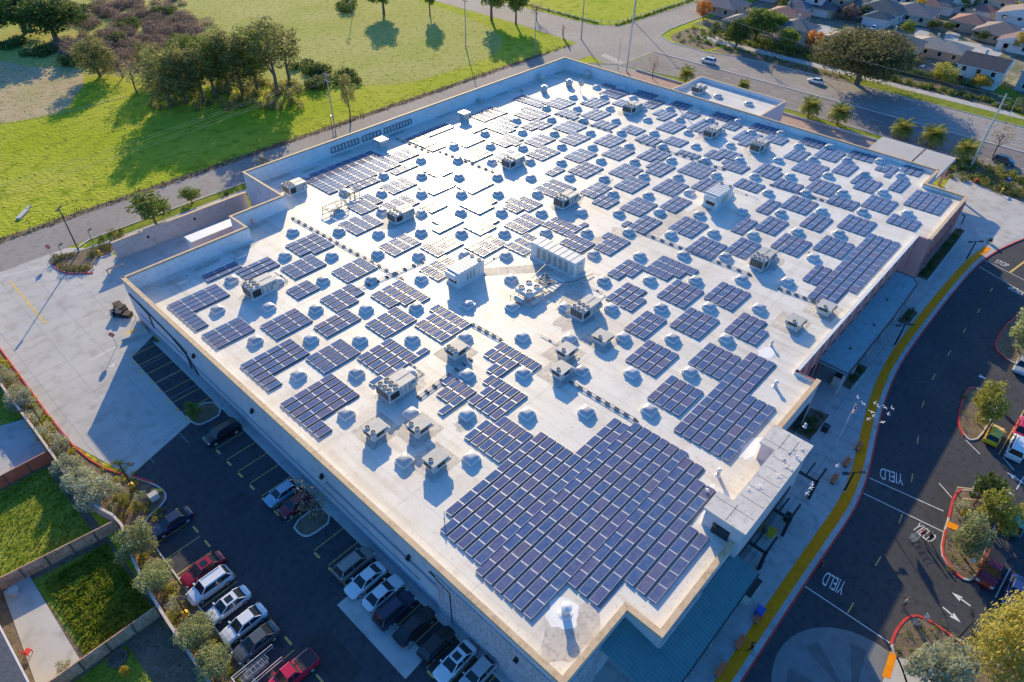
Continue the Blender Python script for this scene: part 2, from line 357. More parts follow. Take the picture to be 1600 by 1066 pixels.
# loading yard and lots
flat('loading_yard', [(4.2, 130.35), (22, 130.35), (27, 125), (27, 120), (55, 120), (55, 95), (22, 95), (17, 92), (16.7, 73.3), (7.1, 70.2), (3.9, 82), (4.2, 108)], .03, M['conc'])
flat('west_driveway', [(-60, 118), (4.2, 118), (4.2, 130.3), (-60, 130.3)], .035, M['conc'])
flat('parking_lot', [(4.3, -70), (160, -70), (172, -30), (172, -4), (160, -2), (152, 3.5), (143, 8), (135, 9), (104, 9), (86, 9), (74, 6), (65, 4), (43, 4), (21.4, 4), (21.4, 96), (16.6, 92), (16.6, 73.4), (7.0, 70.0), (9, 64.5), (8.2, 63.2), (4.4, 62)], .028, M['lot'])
flat('concrete_pad', [(14.6, 37.4), (17.6, 37.4), (17.6, 26.4), (14.6, 26.2)], .036, M['conc'])
flat('kerb_walk', [(20.95, 92.5), (21.9, 92.5), (21.9, 5), (20.95, 5)], .15, M['walk'])
mk = MB(); mk.wall([(20.9, 93), (20.9, 4)], .16, 0, .155); struct('kerb_walk_edge', mk, M['kerb'])
flat('entry_walk', PG([(1490, 270), (1560, 304), (1620, 324), (1620, 352), (1556, 391), (1540, 398), (1511, 330), (1470, 300)]), .16, M['conc'])
CURB = [(20, 1.9), (43, 1.9), (55.4, 1.8), (64.9, 1.6), (70, 2.2), (74, 3.0), (80, 4.4), (86, 5.7), (95, 6.9), (104.3, 7.1), (120, 6.9), (135.2, 6.3), (143.1, 4.9), (151.8, 2.2), (165, -3)]
CU = smooth_line(CURB, 2)
flat('store_walk', CU+[(165, 6), (155, 24), (140, 24), (140, 17), (21.8, 17), (20, 13)], .15, M['walk'])
mk = MB(); mk.wall(CU, .22, 0, .165); struct('red_kerb_line', mk, M['red'])
ys = [p for p in CU if 30 < p[0] < 141.5]
mk = MB(); mk.strip(ys, 1.25, .158, off=-1.35); struct('tactile_strip', mk, M['yel'])
mk = MB()
for k in range(44):
    x = 24+k*2.7; yb = min(CU, key=lambda p: abs(p[0]-x))[1]
    mk.box((x, (yb+12.4)/2, .150), (.05, 12.2-yb, .004))
for y in (7.6, 10.2): mk.box((82, y, .150), (118, .05, .0035))
struct('walk_joints', mk, mat('joint_line', (.22, .22, .22), .9))
mk = MB()
for k in range(9): mk.box((5.5+k*4.6, 100, .030), (.07, 60, .005)) if 5.5+k*4.6 < 16 else mk.box((5.5+k*4.6, 111, .030), (.07, 17, .005))
for k in range(12): mk.box((13, 75+k*4.6, .030), (17 if k < 4 else 18, .07, .0045))
struct('yard_joints', mk, mat('yard_joint', (.36, .35, .33), .9))
# round paving motif in the lot
mk = MB(); c0 = (42.6, -7.0); mk.flat([(c0[0]+7.6*math.cos(a*math.pi/24), c0[1]+7.6*math.sin(a*math.pi/24)) for a in range(48)], .034)
struct('round_paving', mk, mat('tinted_concrete', (.20, .21, .22), .85, var=.1, scale=1))
mk = MB()
for k in range(8):
    a = k*math.pi/4+.3; mk.flat([(c0[0]+r*math.cos(a+s), c0[1]+r*math.sin(a+s)) for r, s in ((2.0, -.13), (6.2, -.13), (6.2, .13), (2.0, .13))], .039)
struct('paving_spokes', mk, mat('spoke_concrete', (.13, .14, .15), .85, var=.1, scale=1))
# painted markings
ml = MB()
def ln(a, b, w=.12, z=.036, mi=0): ml.strip([G(*a), G(*b)], w, z, mi)
ln((1358, 747), (1474, 799)); ln((1349, 771), (1473, 831)); ln((1257, 916), (1392, 1006)); ln((1530, 417), (1606, 462)); ln((1537, 406), (1606, 441))
for a, b in (((1133, 65), (1122, 100)),): pass
for x, y in ((1483, 552), (1459, 589), (1442, 632), (1434, 687), (1425, 747), (1407, 811), (1372, 877), (1329, 950), (1507, 517), (1529, 486), (1549, 453)):
    g = G(x, y); i = min(range(1, len(CU)-1), key=lambda q: (CU[q][0]-g[0])**2+(CU[q][1]-g[1])**2)
    t = Vector((CU[i+1][0]-CU[i-1][0], CU[i+1][1]-CU[i-1][1])).normalized()
    ml.strip([(g[0]-t.x*.8, g[1]-t.y*.8), (g[0]+t.x*.8, g[1]+t.y*.8)], .12, .036, 1)
ln((1578, 426), (1606, 405), .35, .036, 1)
for k in range(9): y = 92.3-2.74*k; ml.strip([(16.7, y), (20.8, y)], .1, .036, 1) if k < 8 else None
for k in range(20):
    y = 66.6-2.74*k
    if not 46 < y < 50: ml.strip([(16.7, y), (20.8, y)], .1, .036, 1)
for k in range(18): ml.strip([(4.7, 58.5-2.74*k), (8.8, 58.5-2.74*k)], .1, .036, 1)
for k in range(28): ml.strip([(16.6, 91-k*2.74), (16.6, 90-k*2.74)], .25, .0355, 1) if k not in (7, 15, 16) else None
for k in range(16): ml.strip([(8.9, 57.6-k*2.74), (8.9, 56.4-k*2.74)], .22, .0355, 1)
ln((4, 432), (73, 416), .14, .038); ln((16, 440), (72, 507), .3, .038, 1)
ln((181, 542), (141, 564), .2, .038)
ln((1467, 755), (1487, 778)); ln((1509, 688), (1531, 710)); ln((1567, 715), (1584, 735))
ln((1560, 711), (1600, 641), .12, .036, 1); ln((1555, 934), (1578, 889), .12, .036, 0); ln((1588, 765), (1600, 745), .12, .036, 0); ln((1545, 890), (1530, 905))
def arrow(cx, cy, tx, ty):
    a = Vector(G(cx, cy)); b = Vector(G(tx, ty)); t = (b-a).normalized(); n = Vector((-t.y, t.x)); L = (b-a).length
    for q in ([a-n*.09, a+n*.09, b-t*.9+n*.09, b-t*.9-n*.09], [b-t*1.0-n*.38, b-t*1.0+n*.38, b]): ml.flat([(v.x, v.y) for v in q], .0365)
arrow(1516, 947, 1487, 926); arrow(1473, 949, 1501, 973); arrow(1600, 756, 1573, 738); arrow(1560, 757, 1585, 775)
arrow(52, 436, 62, 440); arrow(1530, 587, 1541, 593); arrow(173, 575, 180, 567)
struct('painted_lines', ml, [M['paint'], M['ypaint']])
def _blotch(b, cx, cy, rad, z, q):
    pts = [(cx+rad*(.6+.5*q.random())*math.cos(k*.63), cy+rad*(.6+.5*q.random())*math.sin(k*.63)) for k in range(10)]
    b.flat(smooth_line(pts, 1, True), z)
q_ = random.Random(9); b_ = MB()
for k in range(34):
    y = 90.9-2.74*k
    for _ in range(2): _blotch(b_, 19.9-q_.random()*1.6, y+q_.uniform(-.5, .5), q_.uniform(.12, .34), .0331, q_)
for k in range(14):
    y = 57-2.74*k; _blotch(b_, 5.9+q_.random()*1.2, y, q_.uniform(.12, .3), .0332, q_)
for _ in range(60): _blotch(b_, q_.uniform(45, 140), q_.uniform(-14, 1.2), q_.uniform(.06, .3), .0333, q_)
struct('oil_stains', b_, mat('oil_stain', (.030, .031, .036), .7))
b_ = MB()
for _ in range(26):
    x, y = q_.uniform(10, 16), q_.uniform(20, 66)
    if _ > 12: x, y = q_.uniform(46, 130), q_.uniform(-12, 0)
    a = q_.random()*6.28; pts = [(x, y)]
    for k in range(7): a += q_.uniform(-.6, .6); pts.append((pts[-1][0]+math.cos(a)*.7, pts[-1][1]+math.sin(a)*.7))
    b_.strip(pts, .045, .0337)
struct('sealed_cracks', b_, mat('crack_sealant', (.022, .022, .025), .6))
b_ = MB()
for (x0, y0, x1, y1) in ((9.5, 30, 12.4, 36.5), (12.8, 55, 15.6, 58), (70, -8, 76, -4.6), (98, -3, 103, 1.5), (118, -9, 122, -2)): b_.flat([(x0, y0), (x1, y0), (x1, y1), (x0, y1)], .0326)
struct('asphalt_patches', b_, mat('patched_asphalt', (.042, .044, .050), .9, var=.15, scale=1))
def word(txt, start, end, h, label):
    a = Vector(G(*start)); b = Vector(G(*end)); t = (b-a)
    c = bpy.data.curves.new('pavement_lettering', 'FONT'); c.body = txt; c.size = 1.0; c.extrude = 0
    o = bpy.data.objects.new('pavement_lettering', c); COL.objects.link(o); bpy.context.view_layer.update()
    w = o.dimensions.x or 1; c.materials.append(M['paint']); sx = t.length/w
    bpy.context.view_layer.update(); me = bpy.data.meshes.new_from_object(o.evaluated_get(bpy.context.evaluated_depsgraph_get())); bpy.data.objects.remove(o)
    o = bpy.data.objects.new('pavement_lettering', me); COL.objects.link(o); me.materials.clear(); me.materials.append(M['paint'])
    o.scale = (sx, h/.72, 1); o.location = (a.x, a.y, .04); o.rotation_euler = (0, 0, math.atan2(t.y, t.x)); tag(o, label, 'road lettering'); return o
word('YIELD', (1411, 742), (1375, 731), 2.0, 'white word YIELD painted on the drive between two stop lines')
word('YIELD', (1323, 911), (1291, 893), 2.0, 'white word YIELD painted on the drive beside the lowest stop line')
word('YIELD', (1424, 826), (1452, 849), 1.7, 'white word YIELD on the drive under two shoppers crossing')
word('STOP', (1553, 410), (1572, 418), 1.6, 'white word STOP painted on sunlit asphalt near the yellow line')
word('STOP', (1603, 458), (1582, 447), 1.6, 'white word STOP half in shade at the right picture edge')
# ---------------------------------------------------------------- main store building
H = 8.3
OUT = [(21.8, 12.8), (31.2, 12.8), (31.2, 8.9), (59.9, 8.9), (59.9, 12.6), (74.3, 12.6), (74.3, 15.5), (121.6, 15.5), (121.6, 13.5), (143, 13.5), (143, 21.0), (151.1, 21.0), (151.1, 118.7), (53.1, 118.7), (53.1, 105.2), (42.7, 105.2), (42.7, 100), (21.8, 100)]
store = thing('store_building', 'large flat-roofed store with white roof, beige coping and grey walls', 'store')
inner = offset(OUT, -.42, True)
if not (22 < inner[0][0] < 23): inner = offset(OUT, .42, True)
# outer walls: material by stretch
b = MB(); n = len(OUT)
for i in range(n):
    a, c = OUT[i], OUT[(i+1) % n]
    mi = 0
    if i in (5, 6, 7, 8, 9): mi = 1
    b.poly([(a[0], a[1], 0), (c[0], c[1], 0), (c[0], c[1], H-.3), (a[0], a[1], H-.3)], mi)
add('wall', b.mesh('wall', [M['stucco'], M['pink']]), store)
b = MB()
for i in range(n):
    a, c = inner[i], inner[(i+1) % n]
    b.poly([(a[0], a[1], roof_z(*a)-.6), (c[0], c[1], roof_z(*c)-.6), (c[0], c[1], H-.25), (a[0], a[1], H-.25)])
add('parapet', b.mesh('parapet', M['white']), store)
def coping(idx, w, drop, mt, outset=.09):
    pts = [OUT[i % n] for i in idx]
    sgn = 1 if offset(OUT, .42, True)[0][0] > 22 else -1
    c = offset(pts, sgn*(w/2-outset)); return MB().wall(c, w, H-drop, H)
cps = [(([17]+list(range(0, 6))), .62, .38, M['beige']), ((6, 7), .42, .16, M['white']), ((8, 9, 10, 11), .52, .34, M['beige']), ((11, 12, 13, 14, 15, 16, 17), .40, .2, M['beige'])]
for ix, w, dr, mt in cps: add('coping', coping(ix, w, dr, mt).mesh('coping', mt), store)
b = MB(); k = len(inner); b.v = [(p[0], p[1], roof_z(*p)) for p in inner]; b.f = [tuple(range(k))]; b.m = [0]
if sum(inner[i][0]*inner[(i+1) % k][1]-inner[(i+1) % k][0]*inner[i][1] for i in range(k)) < 0: b.f = [tuple(range(k))[::-1]]
roofo = add('roof', b.mesh('roof', M['roof']), store)
def on_roof(poly, dz): return [(p[0], p[1], roof_z(*p)+dz) for p in poly]
# membrane seams, stains, bright patches lying on the roof
b = MB()
for kx in range(42):
    x = 23.5+kx*3.05; y0, y1 = 16.2, (99 if x < 43 else 104 if x < 53.5 else 118)
    if 62 < x < 75: y0 = 14
    b.poly(on_roof([(x, y0), (x+.05, y0), (x+.05, y1), (x, y1)], .004))
for ky in range(8):
    y = 25+ky*13.1; b.poly(on_roof([(22.4, y), (150.5, y), (150.5, y+.05), (22.4, y+.05)], .006)) if y < 99 else b.poly(on_roof([(54, y), (150.5, y), (150.5, y+.05), (54, y+.05)], .006))
add('membrane_seams', b.mesh('seams', M['seam']), roofo)
def blob(cx, cy, rx, ry, seed, dz, a=0.0):
    r = random.Random(seed); pts = []
    for i in range(20):
        t = i*math.pi/10; q = .75+.4*r.random(); x, y = rx*q*math.cos(t), ry*q*math.sin(t)
        pts.append((cx+x*math.cos(a)-y*math.sin(a), cy+x*math.sin(a)+y*math.cos(a)))
    return on_roof(smooth_line(pts, 1, True), dz)
def _split(b, name, mt, par):
    for f in b.f:
        q = MB(); q.poly([b.v[i] for i in f]); add(name, q.mesh(name, mt), par)
b = MB()
for i, (x, y, rx, ry) in enumerate([(26, 15.5, 3.4, 2.1), (37.5, 41.5, 1.2, 1.0)]): b.poly(blob(x, y, rx, ry, i, .010))
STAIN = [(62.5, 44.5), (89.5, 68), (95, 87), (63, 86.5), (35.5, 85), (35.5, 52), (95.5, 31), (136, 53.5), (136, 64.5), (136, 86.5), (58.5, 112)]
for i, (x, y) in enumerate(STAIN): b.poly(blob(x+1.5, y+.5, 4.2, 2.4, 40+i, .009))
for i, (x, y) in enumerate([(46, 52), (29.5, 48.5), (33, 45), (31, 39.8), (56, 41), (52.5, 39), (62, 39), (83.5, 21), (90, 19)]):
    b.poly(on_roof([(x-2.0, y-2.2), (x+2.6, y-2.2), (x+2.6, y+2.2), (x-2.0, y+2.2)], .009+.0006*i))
for i, (x0, y0, x1, y1, w) in enumerate([(60, 66, 72, 56, 1.2), (76, 57, 103, 50, 1.6), (88, 56, 92, 50, 1.2), (71, 50, 64, 47, 1.5), (92, 50, 107, 48, 1.2)]):
    t = Vector((x1-x0, y1-y0)).normalized(); q = Vector((-t.y, t.x))*w
    b.poly(on_roof([(x0+q.x, y0+q.y), (x0-q.x, y0-q.y), (x1-q.x, y1-q.y), (x1+q.x, y1+q.y)][::-1], .0075+.0004*i))
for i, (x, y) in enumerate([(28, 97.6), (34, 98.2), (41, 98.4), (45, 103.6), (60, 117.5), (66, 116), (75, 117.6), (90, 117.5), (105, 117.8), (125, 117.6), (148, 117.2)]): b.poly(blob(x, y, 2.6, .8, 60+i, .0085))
_split(b, 'roof_stain', M['dirt'], roofo)
b = MB(); b.poly(blob(27.0, 17.0, 1.6, 1.7, 5, .016)); b.poly(blob(47, 14.2, 3.2, 1.2, 6, .016)); b.poly(blob(75.5, 20.5, 1.5, 1.2, 8, .016)); b.poly(blob(58, 13.9, 2.5, .9, 9, .016))
_split(b, 'bright_patch', M['patch'], roofo)
# left wall: band, downspouts, lamps, stone corner
b = MB()
b.box((21.72, 21, 0), (.14, 16.2, 6.9), mi=0); add('stone_cladding', b.mesh('stone_cladding', M['stone']), store)
b = MB().box((24.5, 12.72, 0), (5.4, .14, 6.9)); add('stone_cladding', b.mesh('stone_cladding', M['stone']), store)
b = MB().box((35, 8.82, 0), (7.4, .14, 6.9)); add('stone_cladding', b.mesh('stone_cladding', M['stone']), store)
b = MB(); b.box((21.72, 38, 4.6), (.16, 20, .35)); b.box((21.74, 65, 2.4), (.1, 66, .18)); b.box((21.74, 60, 0), (.1, 76, .9)); add('wall_band', b.mesh('wall_band', M['band']), store)
for y, z0, z1 in ((93, 2.4, 5), (82, 1, 4.4), (27, 0, 6)):
    b = MB(); b.tube([(21.66, y, z0), (21.66, y, z1), (21.66, y+3, z1+.6)], .09); add('downspout', b.mesh('downspout', M['dark']), store)
b = MB(); b.tube([(21.66, 99, 5.8), (21.66, 92, 5.4), (21.66, 86, 4.9), (21.66, 82, 3.6), (21.66, 80, 1.0)], .1); add('conduit', b.mesh('conduit', M['dark']), store)
for px_, py_ in ((303, 556), (394, 642), (503, 744), (637, 872), (795, 1043)):
    y = G(px_, py_, 5.6)[1]; 
    b = MB(); b.box((21.6, y, 5.4), (.35, .3, .5)); b.box((21.45, y, 5.35), (.3, .5, .12)); add('wall_lamp', b.mesh('wall_lamp', M['dark']), store)
for x0, x1, y, z0, z1 in ((46, 58.5, 8.3, 0, 5), (62, 73, 12.5, .5, 5), (80, 101, 15.4, 0, 4), (124, 140, 13.4, 1, 3.6), (33, 43, 8.8, 0, 3.4)): add('storefront_window', MB().box(((x0+x1)/2, y, z0), (x1-x0, .12, z1-z0)).mesh('storefront_window', M['glass']), store)
b = MB()
for k in range(15): b.box((76+k*3.2, 15.36, 0), (.4, .25, 7.5))
for k in range(8): b.box((122.6+k*2.8, 13.35, 0), (.3, .24, 7.4))
add('pilaster', b.mesh('pilaster', mat('pilaster_stucco', (.74, .28, .24), .9, var=.1, scale=1)), store)
# entrance tower
TH = 10.6
TW = [(44.7, 8.4), (60.2, 8.4), (60.2, 12.7), (57, 12.7), (57, 10.9), (47.2, 10.9), (47.2, 12.7), (44.7, 12.7)]
tw = add('entrance_tower', MB().prism(TW, 0, TH-.28).mesh('entrance_tower', M['stucco']), store)
TO = offset(TW, .22, True)
if TO[0][0] > 44.7: TO = offset(TW, -.22, True)
add('tower_cap', MB().prism(TO, TH-.3, TH, bottom=True).mesh('tower_cap', mat('tower_cap_metal', (.62, .58, .53), .6, scale=.6, col2=(.70, .66, .61), col3=(.52, .48, .44), scale3=1.6)), tw)
b = MB(); dk = M['dark']
for x in (46.6, 48.6, 50.4, 52.2, 54.0, 55.8, 57.6): b.box((x, 9.6 if 47.2 < x < 57 else 10.6, TH), (.05, 2.5 if 47.2 < x < 57 else 4.4, .006))
b.box((45.9, 10.5, TH), (2.6, .05, .006)); b.box((58.7, 10.9, TH), (3, .05, .0065)); b.box((58.5, 9.6, TH), (2.6, .05, .0065))
add('cap_joints', b.mesh('cap_joints', dk), tw)
b = MB(); b.box((44.62, 10.6, 6.0), (.14, 1.9, 3.2)); add('tower_opening', b.mesh('tower_opening', M['glass']), tw)
# steep service hatch box beside the tower
# annex roof behind the far parapet
AX = [(151.1, 61.3), (167.9, 61.3), (168.4, 85.6), (151.1, 86.2)]
ax = thing('annex_building', 'small white-roofed annex behind the far parapet of the store', 'annex')
add('wall', MB().prism(AX, 0, 6.8, cap=False).mesh('wall', M['stucco']), ax)
add('roof', MB().flat([(151.3, 61.7), (167.5, 61.7), (168, 85.2), (151.3, 85.8)], 6.0).mesh('roof', M['roof']), ax)
b = MB().wall([(151.2, 61.5), (167.7, 61.5), (168.2, 85.4), (151.2, 86)], .35, 5.9, 6.95); add('parapet', b.mesh('parapet', M['white']), ax)
b = MB().wall([(151.2, 61.5), (167.7, 61.5), (168.2, 85.4), (151.2, 86)], .42, 6.95, 7.03); add('coping', b.mesh('coping', M['beige']), ax)
# drive-through canopies on the far side
for y0, y1, lab in ((27.4, 36.5, 'flat grey drive-through canopy nearer the annex, beyond the store roof'), (20.9, 27.0, 'flat grey drive-through canopy at the far right corner of the store')):
    t = thing('drive_through_canopy', lab, 'canopy', ((151.4+164.8)/2, (y0+y1)/2, 0))
    w = y1-y0
    b = MB().box((0, 0, 6.1), (13.3, w, .3)); add('canopy_roof', b.mesh('canopy_roof', mat('canopy_membrane', (.44, .42, .40), .8, scale=.6, col2=(.50, .48, .46))), t)
    b = MB().box((0, 0, 5.7), (13.5, w+.1, .38)); add('fascia', b.mesh('fascia', M['stucco']), t)
    for sx in (-5.6, 5.8):
        for sy in (-w/2+.7, w/2-.7): add('post', MB().box((sx, sy, 0), (.5, .5, 5.7)).mesh('post', M['pink']), t)
# ribbed metal awning at the front corner
aw = thing('ribbed_awning', 'teal ribbed metal awning wrapped round the nearest store corner', 'awning')
def slope_sheet(x0, x1, y0, y1, z0, z1, axis='x', pitch=.42):
    b = MB(); b.poly([(x0, y0, z0), (x1, y0, z0), (x1, y1, z1), (x0, y1, z1)]); b.poly([(x0, y0, z0-.1), (x0, y1, z1-.1), (x1, y1, z1-.1), (x1, y0, z0-.1)])
    for a, c in (((x0, y0, z0), (x1, y0, z0)), ((x0, y0, z0), (x0, y1, z1)), ((x1, y0, z0), (x1, y1, z1))): b.poly([a, c, (c[0], c[1], c[2]-.12), (a[0], a[1], a[2]-.12)])
    k = int((x1-x0)/pitch)
    for i in range(k+1):
        x = x0+i*(x1-x0)/k; b.poly([(x-.035, y0, z0+.0), (x+.035, y0, z0), (x+.035, y0, z0+.09), (x-.035, y0, z0+.09)])
        b.poly([(x-.035, y0, z0+.09), (x+.035, y0, z0+.09), (x+.035, y1, z1+.09), (x-.035, y1, z1+.09)])
        b.poly([(x-.035, y0, z0), (x-.035, y0, z0+.09), (x-.035, y1, z1+.09), (x-.035, y1, z1)]); b.poly([(x+.035, y0, z0), (x+.035, y1, z1), (x+.035, y1, z1+.09), (x+.035, y0, z0+.09)])
    return b
add('awning_sheet', slope_sheet(31.25, 45.3, 5.7, 8.8, 5.1, 5.9).mesh('awning_sheet', M['teal']), aw)
add('awning_sheet', slope_sheet(27.2, 31.2, 5.7, 12.7, 5.1, 6.7).mesh('awning_sheet', M['teal']), aw)
for x in (28, 33, 38, 44.6): add('post', MB().box((x, 6.1, .15), (.3, .3, 4.9)).mesh('post', M['stucco']), aw)
b = MB().box((36.3, 5.68, 4.95), (18.2, .12, .2)); add('gutter', b.mesh('gutter', M['dark']), aw)
# long flat canopy
cn = thing('storefront_canopy', 'long flat dark teal canopy along the rose storefront wall', 'canopy')
b = MB().prism([(82.3, 15.3), (82.3, 11.0), (100, 11.0), (112, 11.3), (113.6, 12.4), (113.6, 15.3)], 4.6, 4.95, bottom=True); add('canopy_roof', b.mesh('canopy_roof', M['tealflat']), cn)
b = MB().wall([(82.4, 15.2), (82.4, 11.05), (100, 11.05), (112, 11.35), (113.5, 12.4), (113.5, 15.2)], .14, 4.5, 5.02); add('fascia', b.mesh('fascia', M['dark']), cn)
for x in (83.2, 89, 95, 101, 107, 112.5): add('post', MB().box((x, 11.5, .15), (.28, .28, 4.4)).mesh('post', M['stucco']), cn)
b = MB()
for x, y in ((88, 13), (96, 12.5), (104, 13.4)): b.box((x, y, 4.95), (.35, .35, .12))
add('roof_drain', b.mesh('roof_drain', M['dark']), cn)
# pergola beams under the tower edge
for x, lab in ((62.8, 'dark steel bracket frame beside the tower, farther one'), (55.5, 'dark steel bracket frame in front of the entrance tower, middle one'), (49.5, 'dark steel bracket frame in front of the tower, nearest the awning')):
    b = MB(); b.box((x, 7.6, 3.2), (.25, 2.6, .3)); b.box((x, 6.5, .15), (.35, .35, 3.2)); b.box((x+1.3, 6.5, 3.2), (2.8, .25, .3)); b.box((x+1.3, 7.9, 3.2), (2.8, .2, .2))
    solo('bracket_frame', b, M['dark'], lab, 'frame', 'dark frames at the entrance')
# ladder-like frames leaning on the rear parapet
for x0, x1, lab in ((73, 80, 'dark framed panels hung on the rear parapet, longest run at left'), (81.2, 86, 'dark framed panels hung on the rear parapet, middle run'), (87.2, 95, 'dark framed panels hung on the rear parapet, run at right')):
    b = MB(); b.box(((x0+x1)/2, 118.1, 6.9), (x1-x0, .1, .12)); b.box(((x0+x1)/2, 118.1, 5.75), (x1-x0, .1, .1)); k = int((x1-x0)/.8)
    for i in range(k+1): b.box((x0+i*(x1-x0)/k, 118.1, 5.7), (.22, .12, 1.3))
    solo('parapet_frame', b, mat('bluish_frame', (.16, .17, .2), .6), lab, 'frame', 'frames along the rear parapet')
